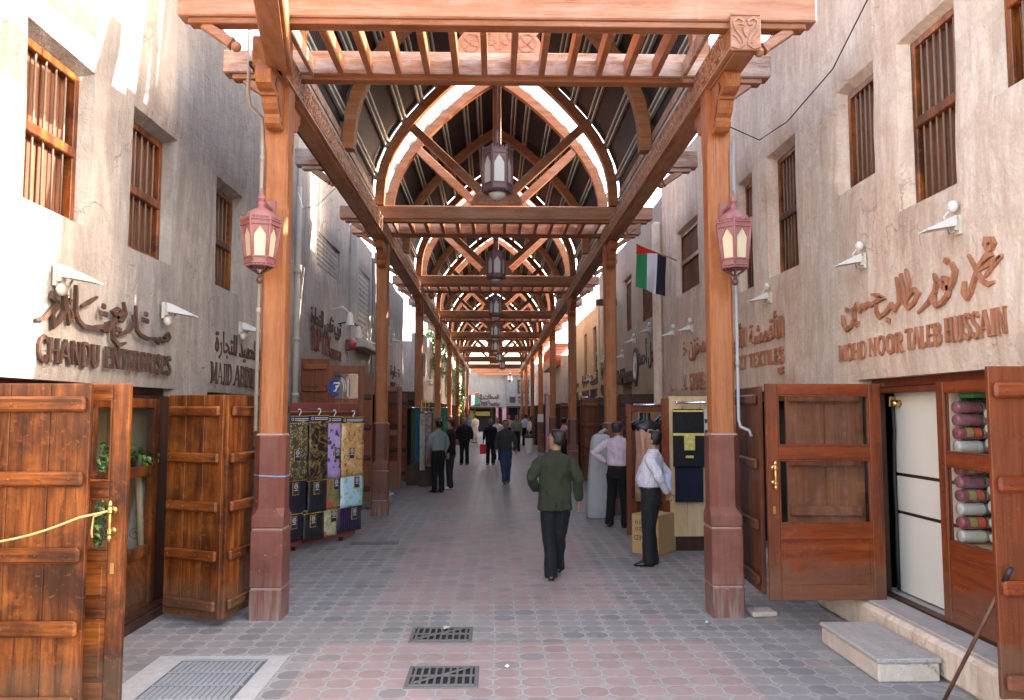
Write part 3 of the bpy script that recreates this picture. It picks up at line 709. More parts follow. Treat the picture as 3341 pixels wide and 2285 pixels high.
def hanging_lantern():
    t = empty('hanging_lantern', (XC, 11.2, 4.98))
    lantern_body(t, .212, .212, .08, .66, M_LAMPD, M_FROSTW, .14)
    d = MB(); d.smooth = True; d.lathe([(.17, .63), (.16, .66), (.11, .70), (.055, .75), (.035, .79), (.03, .83), (.04, .86), (.028, .90), (.034, .93), (.012, .98)], 18); build('dome', d, M_LAMPD, t)
    r = MB(); r.tube([(0, 0, .96), (0, 0, 3.42)], .012, 8)
    for z in (1.2, 1.9, 2.6): r.ball((0, 0, z), .022, 8, 5)
    build('hanging_rod', r, M_LAMPD, t)
    b = MB(); b.smooth = True; b.lathe([(.14, .09), (.15, .05), (.135, .045)], 18); b2 = MB(); b2.smooth = True; b2.lathe([(.125, .05), (.115, .01), (.07, -.03), (.02, -.045)], 18)
    build('bottom_ring', b, M_LAMPX, t); build('glass_bowl', b2, M_FROSTW, t)
    return t
hl = hanging_lantern()
for k in range(7):
    ym = (YK[k]+.40+YK[k+1]-.73)/2
    o = hl if k == 0 else dup(hl, (XC+(0 if k < 5 else (k-4)*.28), ym, 4.98))
    if k == 0: o.location = (XC, ym, 4.98)
    tag(o, '%s hanging lantern with milky panes under the ridge' % ('nearest' if k == 0 else ORD[k]+' from the front'), 'lantern', 'hanging lanterns along the arcade')
o = dup(hl, (1.3, 66.8, 4.35)); o['label'] = 'small far lantern at the bend, right of the row of lanterns'
# cord, pipes
m = MB(); m.rings([[(XL+a*1.02, YK[0]+.155+b*1.02, 1.325+.02*a/.17*(-1)+.008*sin(9*a)) for a, b, z in octring(0, .292, .066)], [(XL+a*1.02, YK[0]+.155+b*1.02, 1.337+.02*a/.17*(-1)+.008*sin(9*a)) for a, b, z in octring(0, .292, .066)]], cap=False)
tag(build('blue_cord', m, M_CYAN), 'thin pale blue cord tied round the left front column plinth', 'cord')
def pipe(name, pts, r, mat, lab, coll=()):
    m = MB(); m.tube(pts, r, 10)
    for z in coll: m.tube([(z[0], z[1], z[2]-.03), (z[0], z[1], z[2]+.03)], r*1.25, 10)
    return tag(build(name, m, mat), lab, 'pipe')
pipe('drain_pipe', [(XL-.24, YK[0]-.1, 5.9), (XL-.24, YK[0]-.1, 4.98), (XL-.235, YK[0]-.06, 4.88), (XL-.145, YK[0]+.05, 4.80), (XL-.14, YK[0]+.06, 4.70), (XL-.14, YK[0]+.06, 1.75)], .019, M_PIPE, 'beige drain pipe down the left side of the left front column', [(XL-.14, YK[0]+.06, z) for z in (4.4, 2.9)])
pipe('drain_pipe', [(XR+.145, YK[0]+.06, 4.6), (XR+.145, YK[0]+.06, 1.86), (XR+.155, YK[0]+.04, 1.79), (XR+.22, YK[0]-.02, 1.755), (XR+.235, YK[0]-.04, 1.70)], .016, M_PIPEG, 'grey drain pipe with bent foot on the right front column', [(XR+.145, YK[0]+.06, z) for z in (3.6, 2.4)])
pipe('drain_pipe', [(-3.2, 12.95, 5.6), (-3.2, 12.95, .6)], .05, M_PIPE, 'pale drain pipe down the left wall behind the left front column', [(-3.2, 12.95, z) for z in (4.2, 3.1, 2.2)])

# roof that follows the slanting beam (over the viewer's left)
ar = thing('slanting_roof', (-1.8, 5.6, 5.5), 'slanting half roof over the short left front beam', 'roof')
m = MB(); m.smooth = True; vs = []; pr = offs(INT, .262)[3:]; q = len(pr)
for j in range(181):
    y = 6.75-2.4*j/180; sh = (6.75-y)*.2; h = .010*cos(2*pi*y/.076)
    for px, pz in pr: vs.append((XC+px*.96+sh+h*.7, y, ZC1+pz+h*.7))
m.add(vs, [(j*q+i, j*q+i+1, (j+1)*q+i+1, (j+1)*q+i) for j in range(180) for i in range(q-1)]); build('roof_sheet', m, M_ROOF, ar, world=True, fix=False)
m = MB(); m.bar((-2.02, 6.75, 5.83), (-1.54, 4.4, 5.83), .05, .16, .004); build('eave_board', m, W_WEATHER, ar, world=True)
# ------------------------------------------------------------------ building walls
def wall_surface(mb, X, side, y0, y1, z0, z1, openings, seed=0, step=.16, amp=.035, top_wave=.06, thick=.45, topf=None):
    """plastered street wall on plane x=X; side=+1: street lies toward +x (left wall), -1: toward -x (right wall).
    openings: (ya, yb, za, zb, depth, splay_top, splay_far)"""
    def lines(a, b, extra):
        L = sorted(set([round(a, 4), round(b, 4)] + [round(e, 4) for e in extra if a < e < b])); out = []
        for p, q in zip(L, L[1:]):
            n = max(1, int(round((q-p)/step))); out += [p+(q-p)*i/n for i in range(n)]
        return out + [L[-1]]
    ys = lines(y0, y1, [e for o in openings for e in (o[0], o[1])]); zs = lines(z0, z1, [e for o in openings for e in (o[2], o[3])])
    def disp(y, z):
        d = amp*(noise.noise((y*.55+seed, z*.55, seed*1.3))*1.3 + .35*noise.noise((y*2.3+seed, z*2.3, 4.2)))
        # plaster rounds into openings
        for ya, yb, za, zb, *r in openings:
            dy = max(ya-y, 0, y-yb); dz = max(za-z, 0, z-zb); q = hypot(dy, dz)
            if q < .16: d -= .022*(1-q/.16)**2
        return d
    def P(y, z, dx=0):
        zz = z
        if z >= z1-1e-6: zz = z + top_wave*noise.noise((y*.8+seed, 1.7, 2.2))*2
        yj = y
        if topf and z > 5.45: zz = 5.45 + (zz-5.45)*(topf(y)-5.45)/(z1-5.45)
        return (X + side*(disp(y, z)+dx), yj, zz)
    ny, nz = len(ys), len(zs); idx = {}
    vs = []; fs = []
    for i, y in enumerate(ys):
        for j, z in enumerate(zs): idx[i, j] = len(vs); vs.append(P(y, z))
    for i in range(ny-1):
        for j in range(nz-1):
            cy, cz = (ys[i]+ys[i+1])/2, (zs[j]+zs[j+1])/2
            if any(o[0] < cy < o[1] and o[2] < cz < o[3] for o in openings): continue
            fs.append((idx[i, j], idx[i+1, j], idx[i+1, j+1], idx[i, j+1]))
    gr = []
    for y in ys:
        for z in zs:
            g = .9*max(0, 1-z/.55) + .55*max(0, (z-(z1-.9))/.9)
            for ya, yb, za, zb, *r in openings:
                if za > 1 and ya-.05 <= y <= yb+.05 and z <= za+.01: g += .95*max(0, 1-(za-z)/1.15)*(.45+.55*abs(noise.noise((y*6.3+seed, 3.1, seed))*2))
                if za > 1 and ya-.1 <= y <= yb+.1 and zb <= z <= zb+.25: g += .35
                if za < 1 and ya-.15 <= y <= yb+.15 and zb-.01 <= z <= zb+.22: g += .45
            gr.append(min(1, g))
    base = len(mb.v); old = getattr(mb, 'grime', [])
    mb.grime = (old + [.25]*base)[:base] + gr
    sm = mb.smooth; mb.smooth = True; mb.add(vs, fs); mb.smooth = sm
    # reveals
    for o in openings:
        ya, yb, za, zb, dep = o[:5]; st = o[5] if len(o) > 5 else 0; sf = o[6] if len(o) > 6 else 0
        Ys = [y for y in ys if ya-1e-6 <= y <= yb+1e-6]; Zs = [z for z in zs if za-1e-6 <= z <= zb+1e-6]
        def inner(y, z): 
            return (X - side*dep, min(y, yb-sf) if y > yb-1e-6 else y, z - (st if z > zb-1e-6 else 0))
        def seam(pts):
            v = [P(y, z) for y, z in pts] + [inner(y, z) for y, z in pts]; n = len(pts)
            mb.add(v, [(a, a+1, n+a+1, n+a) for a in range(n-1)])
        seam([(ya, z) for z in Zs]); seam([(yb, z) for z in Zs]); seam([(y, zb) for y in Ys])
        if za > z0+1e-6: seam([(y, za) for y in Ys])
    # parapet top, ends and back
    bx = X - side*thick
    t = [P(y, z1) for y in ys]; n = len(t)
    mb.add(t + [(bx, p[1], p[2]-.02) for p in t], [(i, i+1, n+i+1, n+i) for i in range(n-1)])
    for y in (ys[0], ys[-1]):
        e = [P(y, z) for z in zs]; n = len(e)
        mb.add(e + [(bx, y, p[2]) for p in e], [(i, i+1, n+i+1, n+i) for i in range(n-1)])
    mb.add([(bx, y0, z0), (bx, y1, z0), (bx, y1, z1), (bx, y0, z1)], [])
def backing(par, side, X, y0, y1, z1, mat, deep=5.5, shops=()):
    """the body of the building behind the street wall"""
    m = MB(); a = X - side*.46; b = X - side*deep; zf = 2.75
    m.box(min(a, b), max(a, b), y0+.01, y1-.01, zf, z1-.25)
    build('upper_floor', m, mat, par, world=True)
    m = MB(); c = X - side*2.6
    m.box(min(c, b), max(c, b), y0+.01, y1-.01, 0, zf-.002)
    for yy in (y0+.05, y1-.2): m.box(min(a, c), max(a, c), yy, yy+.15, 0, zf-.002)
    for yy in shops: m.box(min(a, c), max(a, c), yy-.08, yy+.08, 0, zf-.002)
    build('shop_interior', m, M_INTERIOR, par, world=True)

def barred_window(par, side, X, ya, yb, za, zb, dep, mid=.42, bars=5, lattice=False, label=None, sh=SH_Z):
    """timber window in a reveal: frame with rail, iron bars, closed board shutters"""
    px = X - side*dep
    f = MB(); t = .065; o = side
    fx0, fx1 = sorted((px - o*.05, px + o*.02))
    f.box(fx0, fx1, ya, ya+t, za, zb, .006); f.box(fx0, fx1, yb-t, yb, za, zb, .006)
    f.box(fx0, fx1, ya+t, yb-t, zb-t, zb, .006); f.box(fx0, fx1, ya+t, yb-t, za, za+t*.8, .006)
    zm = za+(zb-za)*mid
    if mid: rx = sorted((px - o*.045, px + o*.035)); f.box(rx[0], rx[1], ya+t*.6, yb-t*.6, zm, zm+.085, .008)
    w = build('window', f, D_Z if sh is SH_Z else SH_Z, par, world=True, label=label)
    b = MB()
    if lattice:
        n = 16
        for i in range(n):
            y = ya+t+(yb-ya-2*t)*(i+.5)/n; b.box(px-o*.012-.008, px-o*.012+.008, y-.014, y+.014, za+t, zb-t)
        build('lattice', b, SH_Z, w, world=True)
    else:
        for i in range(bars):
            y = ya+t+(yb-ya-2*t)*(i+.75)/(bars+.5); b.tube([(px-o*.002, y, za+.03), (px-o*.002, y, zb-.03)], .0095, 7)
        build('window_bars', b, M_BARS, w, world=True)
    s = MB(); n = 6; L = (yb-ya-2*t)
    for i in range(n):
        y = ya+t+L*i/n; e = .012*((i*7) % 3)/2
        x0, x1 = sorted((px-o*(.034+e), px-o*(.06))); s.box(x0, x1, y+.004, y+L/n-.004, za+t*.5, zb-t*.5, .005)
    build('board_shutter', s, sh, w, world=True)
    bk = MB(); x0, x1 = sorted((px-o*.13, px-o*.17)); bk.box(x0, x1, ya, yb, za, zb); build('window_back', bk, M_INTERIOR, w, world=True)
    return w
def lintel(par, side, X, ya, yb, z, h=.11, dep=.14, mat=D_X):
    m = MB(); x0, x1 = sorted((X-side*(dep+.12), X-side*dep)); m.box(x0, x1, ya, yb, z, z+h, .008)
    x0, x1 = sorted((X-side*(dep+.10), X-side*(dep-.03))); m.box(x0, x1, ya, yb, z-.055, z-.003, .006)
    return build('door_lintel', m, mat, par, world=True)
# --- door leaves (local: x 0..w from the hinge, y thickness about 0, z 0..h)
def plank_leaf(par, w, h, loc, rz, battens, mat=D_Z, bmat=D_X, front=-1, label=None, both=False, planks=4):
    m = MB()
    for i in range(planks): m.box(w*i/planks+.0015, w*(i+1)/planks-.0015, -.018, .018, 0, h, .004)
    d = build('door_leaf', m, mat, par, loc=Vector(loc)-WORLD[par], rot=(0, 0, rz), label=label)
    for z in battens:
        for s in ((front, -front) if both else (front,)):
            b = MB(); y0, y1 = sorted((s*.018, s*.062)); b.box(.035, w-.02, y0, y1, z-.048, z+.048, .016)
            for i in range(4): b.ball((w*(i+.5)/4, s*.062, z), .009, 6, 4)
            build('batten', b, bmat, d)
    return d
def glazed_leaf(par, w, h, loc, rz, rails, mat=D_Z, mat2=D_X, panel=None, stile=.11, label=None, handle=None, th=.045):
    """rails: list of (z0,z1); gaps between rails are glazed, except those listed in panel"""
    m = MB(); t = th/2
    m.box(0, stile, -t, t, 0, h, .006); m.box(w-stile, w, -t, t, 0, h, .006)
    d = build('door_leaf', m, mat, par, loc=Vector(loc)-WORLD[par], rot=(0, 0, rz), label=label)
    for z0, z1 in rails: r = MB(); r.box(stile, w-stile, -t+.003, t-.003, z0, z1, .005); build('rail', r, mat2, d)
    gaps = [(rails[i][1], rails[i+1][0]) for i in range(len(rails)-1)]
    for i, (z0, z1) in enumerate(gaps):
        if panel and i in panel:
            p = MB(); p.box(stile, w-stile, -.010, .010, z0, z1); p.box(stile+.03, w-stile-.03, -.016, .016, z0+.03, z1-.03, .006); build('panel', p, mat2, d)
        else:
            p = MB(); p.add([(stile, 0, z0), (w-stile, 0, z0), (w-stile, 0, z1), (stile, 0, z1)], [(0, 1, 2, 3)]); build('glass_pane', p, M_GLASS, d)
            bd = MB()
            for a, b, c, e in ((stile, w-stile, z0, z0+.014), (stile, w-stile, z1-.014, z1), (stile, stile+.014, z0+.0141, z1-.0141), (w-stile-.014, w-stile, z0+.0141, z1-.0141)):
                for s in (-1, 1): q = sorted((s*.004, s*.020)); bd.box(a, b, q[0], q[1], c, e, .003)
            build('glazing_bead', bd, mat, d)
    if handle:
        hx, hz, s = handle
        g = MB(); y = s*(t+.05)
        g.lathe([(.006, -.13), (.012, -.12), (.016, -.105), (.012, -.09), (.019, -.075), (.019, -.055), (.010, -.045), (.013, 0), (.010, .045), (.019, .055), (.019, .075), (.012, .09), (.016, .105), (.012, .12), (.006, .13)], 10, (hx, y, hz))
        for z in (-.065, .065): g.tube([(hx, s*t, hz+z), (hx, y, hz+z)], .011, 8); g.tube([(hx, s*(t-.001), hz+z), (hx, s*(t+.008), hz+z)], .024, 10)
        build('handle', g, M_BRASS, d)
        kh = MB(); kh.box(hx-.012, hx+.012, s*t-.003, s*t+.003, hz-.34, hz-.27, .002); build('keyhole_plate', kh, M_BRASS, d)
    return d
# --- lettering --------------------------------------------------------------
def letter_place(side, X):
    # a runs along the reading direction, b is height, d stands off the wall
    return lambda a, b, d: (X + side*d, a, b)
GL = {  # stroke letters on a 0..w x 0..1 grid: (points, weight) weight 1 thick, .5 thin
 'A': (.72, [([(.04, 0), (.36, 1)], .6), ([(.36, 1), (.68, 0)], 1.1), ([(.16, .33), (.56, .33)], .5)]),
 'B': (.62, [([(.12, 0), (.12, 1)], 1.1), ([(.12, .97), (.40, .97), (.52, .86), (.52, .66), (.40, .53), (.12, .53)], .7), ([(.40, .53), (.57, .40), (.57, .16), (.42, .03), (.12, .03)], .8)]),
 'C': (.62, [([(.58, .74), (.52, .92), (.36, .98), (.18, .88), (.09, .65), (.09, .35), (.18, .12), (.36, .02), (.52, .08), (.58, .26)], 1)]),
 'D': (.66, [([(.12, 0), (.12, 1)], 1.1), ([(.12, .97), (.36, .97), (.52, .82), (.58, .60), (.58, .40), (.52, .18), (.36, .03), (.12, .03)], .9)]),
 'E': (.56, [([(.12, 0), (.12, 1)], 1.1), ([(.12, .96), (.52, .96)], .7), ([(.12, .52), (.44, .52)], .6), ([(.12, .04), (.52, .04)], .7), ([(.51, .96), (.51, .80)], .5), ([(.51, .04), (.51, .20)], .5)]),
 'F': (.54, [([(.12, 0), (.12, 1)], 1.1), ([(.12, .96), (.50, .96)], .7), ([(.12, .52), (.42, .52)], .6)]),
 'G': (.64, [([(.58, .76), (.50, .94), (.34, .98), (.16, .86), (.09, .62), (.09, .36), (.18, .12), (.36, .02), (.54, .10), (.56, .40)], 1), ([(.40, .42), (.62, .42)], .5)]),
 'H': (.70, [([(.12, 0), (.12, 1)], 1.1), ([(.58, 0), (.58, 1)], 1.1), ([(.12, .5), (.58, .5)], .5)]),
 'I': (.30, [([(.15, 0), (.15, 1)], 1.1)]),
 'J': (.42, [([(.28, 1), (.28, .18), (.20, .02), (.06, .04)], 1.1)]),
 'K': (.68, [([(.12, 0), (.12, 1)], 1.1), ([(.58, 1), (.16, .46)], .6), ([(.24, .56), (.62, 0)], 1.1)]),
 'L': (.52, [([(.12, 0), (.12, 1)], 1.1), ([(.12, .04), (.50, .04)], .7), ([(.49, .04), (.49, .22)], .5)]),
 'M': (.86, [([(.12, 0), (.12, 1)], .6), ([(.12, .98), (.42, .12)], 1.1), ([(.42, .12), (.72, .98)], .6), ([(.74, 1), (.74, 0)], 1.1)]),
 'N': (.74, [([(.12, 0), (.12, 1)], .7), ([(.12, .98), (.60, .04)], 1.2), ([(.60, 0), (.60, 1)], .7)]),
 'O': (.70, [([(.35, .98), (.17, .88), (.09, .62), (.09, .38), (.17, .12), (.35, .02), (.53, .12), (.61, .38), (.61, .62), (.53, .88), (.35, .98)], 1)]),
 'P': (.60, [([(.12, 0), (.12, 1)], 1.1), ([(.12, .97), (.40, .97), (.53, .84), (.53, .60), (.40, .46), (.12, .46)], .8)]),
 'R': (.66, [([(.12, 0), (.12, 1)], 1.1), ([(.12, .97), (.40, .97), (.52, .86), (.52, .64), (.40, .52), (.12, .52)], .8), ([(.32, .52), (.60, 0)], 1.1)]),
 'S': (.56, [([(.50, .80), (.42, .95), (.26, .98), (.12, .88), (.11, .70), (.22, .57), (.40, .44), (.49, .30), (.46, .12), (.30, .02), (.14, .05), (.07, .22)], 1)]),
 'T': (.62, [([(.31, 0), (.31, 1)], 1.1), ([(.04, .96), (.58, .96)], .7), ([(.05, .96), (.05, .80)], .5), ([(.57, .96), (.57, .80)], .5)]),
 'U': (.68, [([(.12, 1), (.12, .28), (.20, .08), (.34, .02), (.48, .08), (.56, .28), (.56, 1)], 1)]),
 'X': (.68, [([(.08, 1), (.60, 0)], 1.1), ([(.58, 1), (.10, 0)], .7)]),
 'Y': (.66, [([(.08, 1), (.33, .5)], 1), ([(.58, 1), (.33, .5), (.33, 0)], .8)]),
 '.': (.24, [([(.08, .05), (.18, .05)], 1)]), ' ': (.34, []), '&': (.6, [([(.55, 0), (.2, .7), (.3, .95), (.42, .8), (.1, .25), (.25, .02), (.5, .3)], .8)])}
SERIF = {'A': [(.04, 0), (.68, 0)], 'H': [(.12, 0), (.12, 1), (.58, 0), (.58, 1)], 'I': [(.15, 0), (.15, 1)], 'K': [(.12, 0), (.12, 1), (.60, 0), (.58, 1)], 'M': [(.12, 0), (.74, 0), (.12, 1), (.74, 1)], 'N': [(.12, 0), (.12, 1), (.6, 1)], 'P': [(.12, 0)], 'R': [(.12, 0), (.6, 0)], 'T': [(.31, 0)], 'U': [(.12, 1), (.56, 1)], 'X': [(.08, 1), (.6, 0), (.1, 0), (.58, 1)], 'Y': [(.33, 0)], 'J': [(.28, 1)], 'D': [(.12, 0), (.12, 1)], 'B': [(.12, 0), (.12, 1)], 'E': [(.12, 0), (.12, 1)], 'L': [(.12, 1), (.12, 0)], 'F': [(.12, 0)]}
def latin(mb, text, a0, a1, b, h, place, bold=.17, d0=0, d1=.03):
    """set text between a0 and a1 (a1 may be smaller: reading toward -y)"""
    tot = sum(GL[c][0] for c in text) + .05*(len(text)-1); k = (a1-a0)/tot; u = 0
    wd = bold*h*1.0
    for c in text:
        wc, st = GL[c]; i = 0
        for pts, wt in st:
            pp = [(a0+k*(u+x), b+h*(.0+z)) for x, z in pts]
            dz = .0006*(i % 4); i += 1
            # width measured on the wall: horizontal squeeze handled by the stroke width
            mb.strip(pp, min(wd*wt*.85, abs(k)*.14*max(wt, .55)), d0, d1+dz, place)
        for x, z in SERIF.get(c, []):
            mb.strip([(a0+k*(u+x-.115), b+h*(z*.93+.035)), (a0+k*(u+x+.115), b+h*(z*.93+.035))], h*.07, d0, d1-.0012, place)
        u += wc+.05
ARF = {  # isolated, final, initial, medial presentation forms
 'ا': 'FE8D FE8E', 'ب': 'FE8F FE90 FE91 FE92', 'ة': 'FE93 FE94', 'ت': 'FE95 FE96 FE97 FE98', 'ث': 'FE99 FE9A FE9B FE9C', 'ج': 'FE9D FE9E FE9F FEA0', 'ح': 'FEA1 FEA2 FEA3 FEA4', 'خ': 'FEA5 FEA6 FEA7 FEA8',
 'د': 'FEA9 FEAA', 'ذ': 'FEAB FEAC', 'ر': 'FEAD FEAE', 'ز': 'FEAF FEB0', 'س': 'FEB1 FEB2 FEB3 FEB4', 'ش': 'FEB5 FEB6 FEB7 FEB8', 'ص': 'FEB9 FEBA FEBB FEBC', 'ط': 'FEC1 FEC2 FEC3 FEC4', 'ع': 'FEC9 FECA FECB FECC',
 'ف': 'FED1 FED2 FED3 FED4', 'ق': 'FED5 FED6 FED7 FED8', 'ك': 'FED9 FEDA FEDB FEDC', 'ل': 'FEDD FEDE FEDF FEE0', 'م': 'FEE1 FEE2 FEE3 FEE4', 'ن': 'FEE5 FEE6 FEE7 FEE8', 'ه': 'FEE9 FEEA FEEB FEEC', 'و': 'FEED FEEE', 'ي': 'FEF1 FEF2 FEF3 FEF4', 'أ': 'FE83 FE84'}
def shape_ar(t):
    out = []
    for i, c in enumerate(t):
        if c not in ARF: out.append(c); continue
        f = ARF[c].split()
        pj = i > 0 and t[i-1] in ARF and len(ARF[t[i-1]].split()) == 4
        nj = len(f) == 4 and i+1 < len(t) and t[i+1] in ARF
        out.append(chr(int(f[3 if pj and nj else 1 if pj else 2 if nj else 0], 16)))
    s = ''.join(reversed(out))
    return s
def font_mesh(mb, text, a0, a1, b, h, place, d0=0, d1=.02, ar=False, off=.012):
    cu = bpy.data.curves.new('tmp', 'FONT'); cu.body = shape_ar(text) if ar else text; cu.extrude = .5; cu.offset = off; cu.resolution_u = 2
    ob = bpy.data.objects.new('tmp', cu); COL.objects.link(ob); bpy.context.view_layer.update()
    me = ob.to_mesh(); xs = [v.co.x for v in me.vertices]; ys = [v.co.y for v in me.vertices]
    x0, x1, y0, y1 = min(xs), max(xs), min(ys), max(ys)
    vs = [place(a0+(a1-a0)*(v.co.x-x0)/(x1-x0), b+h*(v.co.y-y0)/(y1-y0), d0 if v.co.z < 0 else d1) for v in me.vertices]
    fs = [tuple(p.vertices) for p in me.polygons]
    ob.to_mesh_clear(); bpy.data.objects.remove(ob); bpy.data.curves.remove(cu)
    mb.add(vs, fs)
def sign(loc, label, parts, group='shop names in raised letters'):
    t = thing('shop_sign', loc, label, 'sign', group)
    for nm, mb, mat in parts:
        for q in (mb if isinstance(mb, list) else [mb]): build(nm, q, mat, t, world=True)
    return t
def words(lst, place, bold=.2, d=.02):
    r = []
    for text, a, b, z, h in lst: m = MB(); latin(m, text, a, b, z, h, place, bold, 0, d); r.append(m)
    return r
AR_NOOR = [[(5.488,3.086),(5.511,3.116),(5.499,3.145),(5.434,3.137),(5.418,3.103),(5.443,3.077),(5.489,3.07),(5.461,3.042),(5.534,3.013),(5.6,2.97),(5.653,2.893),(5.706,2.807),(5.755,2.771),(5.794,2.816),(5.779,2.897)],[(5.34,3.006),(5.466,2.974),(5.607,2.946)],[(5.345,3.001),(5.501,2.911),(5.538,2.886)],[(5.434,2.837),(5.507,2.83),(5.566,2.862),(5.623,2.945),(5.721,3.081)],[(6.035,3.108),(5.992,3.079)],[(5.945,3.067),(5.895,2.994),(5.926,2.924),(5.983,2.879),(6.055,2.893),(6.089,2.934),(6.055,2.966),(6.002,2.95),(5.991,2.88),(6.011,2.828),(6.081,2.783),(6.17,2.767),(6.211,2.808),(6.195,2.855)],[(6.189,3.024),(6.162,2.956),(6.186,2.889),(6.283,2.811),(6.443,2.743)],[(6.62,3.137),(6.578,3.009),(6.594,2.898),(6.627,2.835)],[(6.703,3.113),(6.662,2.961),(6.655,2.854),(6.593,2.804),(6.499,2.833),(6.427,2.904),(6.498,2.944),(6.587,2.897),(6.619,2.857)],[(6.776,3.095),(6.743,2.989),(6.744,2.866),(6.824,2.815),(6.875,2.868),(6.983,2.811),(7.1,2.785),(7.154,2.841),(7.157,2.922)],[(6.971,2.746),(6.925,2.729)],[(7.219,3.009),(7.127,2.991),(7.005,2.953),(7.156,2.93),(7.261,2.912),(7.303,2.938),(7.359,2.904),(7.402,2.934),(7.47,2.888),(7.539,2.965),(7.57,2.927),(7.619,2.916),(7.596,2.827),(7.668,2.761),(7.774,2.737),(7.844,2.811),(7.852,2.892)],[(7.787,2.946),(7.741,2.922)],[(7.558,2.784),(7.506,2.769)],[(7.6,2.775),(7.554,2.76)]]
AR_CHANDU = [[(8.078,2.726),(8.113,2.687),(8.063,2.648),(7.999,2.676),(8.058,2.716)],[(8.063,2.656),(7.962,2.626),(7.879,2.648),(7.843,2.608),(7.772,2.634),(7.593,2.622),(7.446,2.641),(7.372,2.68),(7.337,2.794),(7.328,2.902)],[(7.528,2.852),(7.584,2.847)],[(7.487,2.795),(7.542,2.79)],[(7.56,2.792),(7.607,2.785)],[(7.275,2.81),(7.315,2.737),(7.211,2.656),(7.012,2.599)],[(7.085,2.9),(7.133,2.8),(7.066,2.732),(6.985,2.745),(6.895,2.797),(6.979,2.826),(7.083,2.813),(6.954,2.741),(6.899,2.654),(6.914,2.561),(7.02,2.511),(7.146,2.544)],[(6.953,2.653),(7.001,2.643)],[(7.016,2.652),(7.065,2.642)],[(6.721,2.821),(6.766,2.813)],[(6.683,2.756),(6.727,2.751)],[(6.756,2.758),(6.801,2.752)],[(6.842,2.706),(6.853,2.657),(6.811,2.62),(6.786,2.657),(6.752,2.618),(6.7,2.641),(6.553,2.615),(6.418,2.614),(6.337,2.649),(6.287,2.71),(6.285,2.817),(6.277,2.923)],[(6.38,2.769),(6.496,2.819),(6.623,2.879)],[(6.134,2.835),(6.175,2.71),(6.207,2.621),(6.252,2.679),(6.217,2.721)],[(5.958,2.828),(5.95,2.782),(5.998,2.757),(6.023,2.742),(5.965,2.664),(5.984,2.571),(6.062,2.618),(6.133,2.698),(6.115,2.773),(6.098,2.842)],[(6.187,2.79),(6.219,2.781)],[(6.023,2.735),(5.958,2.688),(5.862,2.614),(5.756,2.59)]]
# ------------------------------------------------------------------ left side of the street
LX = -3.3
LEFT_WINS = [(3.75, 4.75), (5.6, 6.59), (7.29, 8.25), (9.48, 10.47), (11.75, 12.7)]
bA = thing('shop_building', (LX, 8, 0), 'grey plastered shop building with barred windows on the left, nearest the viewer', 'building')
m = MB()
wallA = [(a, b, 3.44, 4.76, .15, .06, .07) for a, b in LEFT_WINS]
wall_surface(m, LX, 1, 2.2, 13.25, 0, 6.55, wallA + [(4.95, 8.42, 0, 2.17, .16), (9.29, 12.3, 0, 2.16, .16)], 1.3, amp=.03)
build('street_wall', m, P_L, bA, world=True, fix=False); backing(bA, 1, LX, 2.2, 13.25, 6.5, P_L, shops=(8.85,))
for a, b in LEFT_WINS: barred_window(bA, 1, LX, a, b-.085, 3.44, 4.69, .15, .44)
lintel(bA, 1, LX, 4.95, 8.42, 2.10, .12, .14, D_DARK); lintel(bA, 1, LX, 9.29, 12.3, 2.10, .12, .14, D_DARK)
# fixed display window of the first shop
fx = LX-.10; m = MB()
m.box(fx-.05, fx+.03, 8.06, 8.17, -.02, 2.06, .006); m.box(fx-.05, fx+.03, 5.62, 5.72, -.02, 2.06, .006); m.box(fx-.045, fx+.025, 6.85, 6.93, .55, 2.02, .006)
for z0, z1 in ((1.97, 2.06), (1.31, 1.41), (.54, .64), (-.02, .07)): m.box(fx-.045, fx+.028, 5.72, 8.06, z0, z1, .006)
dw = build('display_window', m, D_Z, bA, world=True)
m = MB(); m.box(fx-.015, fx+.005, 5.72, 8.06, .07, .54); m.box(fx-.012, fx+.014, 5.80, 6.8, .12, .50, .006); m.box(fx-.012, fx+.014, 6.98, 8.0, .12, .50, .006); build('panel', m, D_X, dw, world=True)
for z0, z1 in ((.64, 1.31), (1.41, 1.97)): m = MB(); m.add([(fx-.005, 5.72, z0), (fx-.005, 8.06, z0), (fx-.005, 8.06, z1), (fx-.005, 5.72, z1)], [(0, 1, 2, 3)]); build('glass_pane', m, M_GLASS, dw, world=True)
m = MB(); m.box(LX-.02, LX+.13, 5.6, 8.42, 0, .085, .006); m.box(LX-.02, LX+.10, 5.6, 8.42, .086, .10, .004); build('door_sill', m, D_DARK, bA, world=True)
m = MB(); m.box(LX-.16, LX+.02, 8.18, 8.42, 0, 2.09, .008); build('door_post', m, D_DARK, bA, world=True)
m = MB(); m.box(LX-1.0, LX-.2, 5.7, 8.33, .50, .55); m.box(LX-1.0, LX-.2, 5.7, 8.33, 1.33, 1.36); m.box(LX-1.05, LX-1.0, 5.7, 8.1, .3, 2.05); m.box(LX-1.0, LX-.2, 8.33, 8.36, .55, 2.05)
build('display_shelf', m, PLY, bA, world=True)
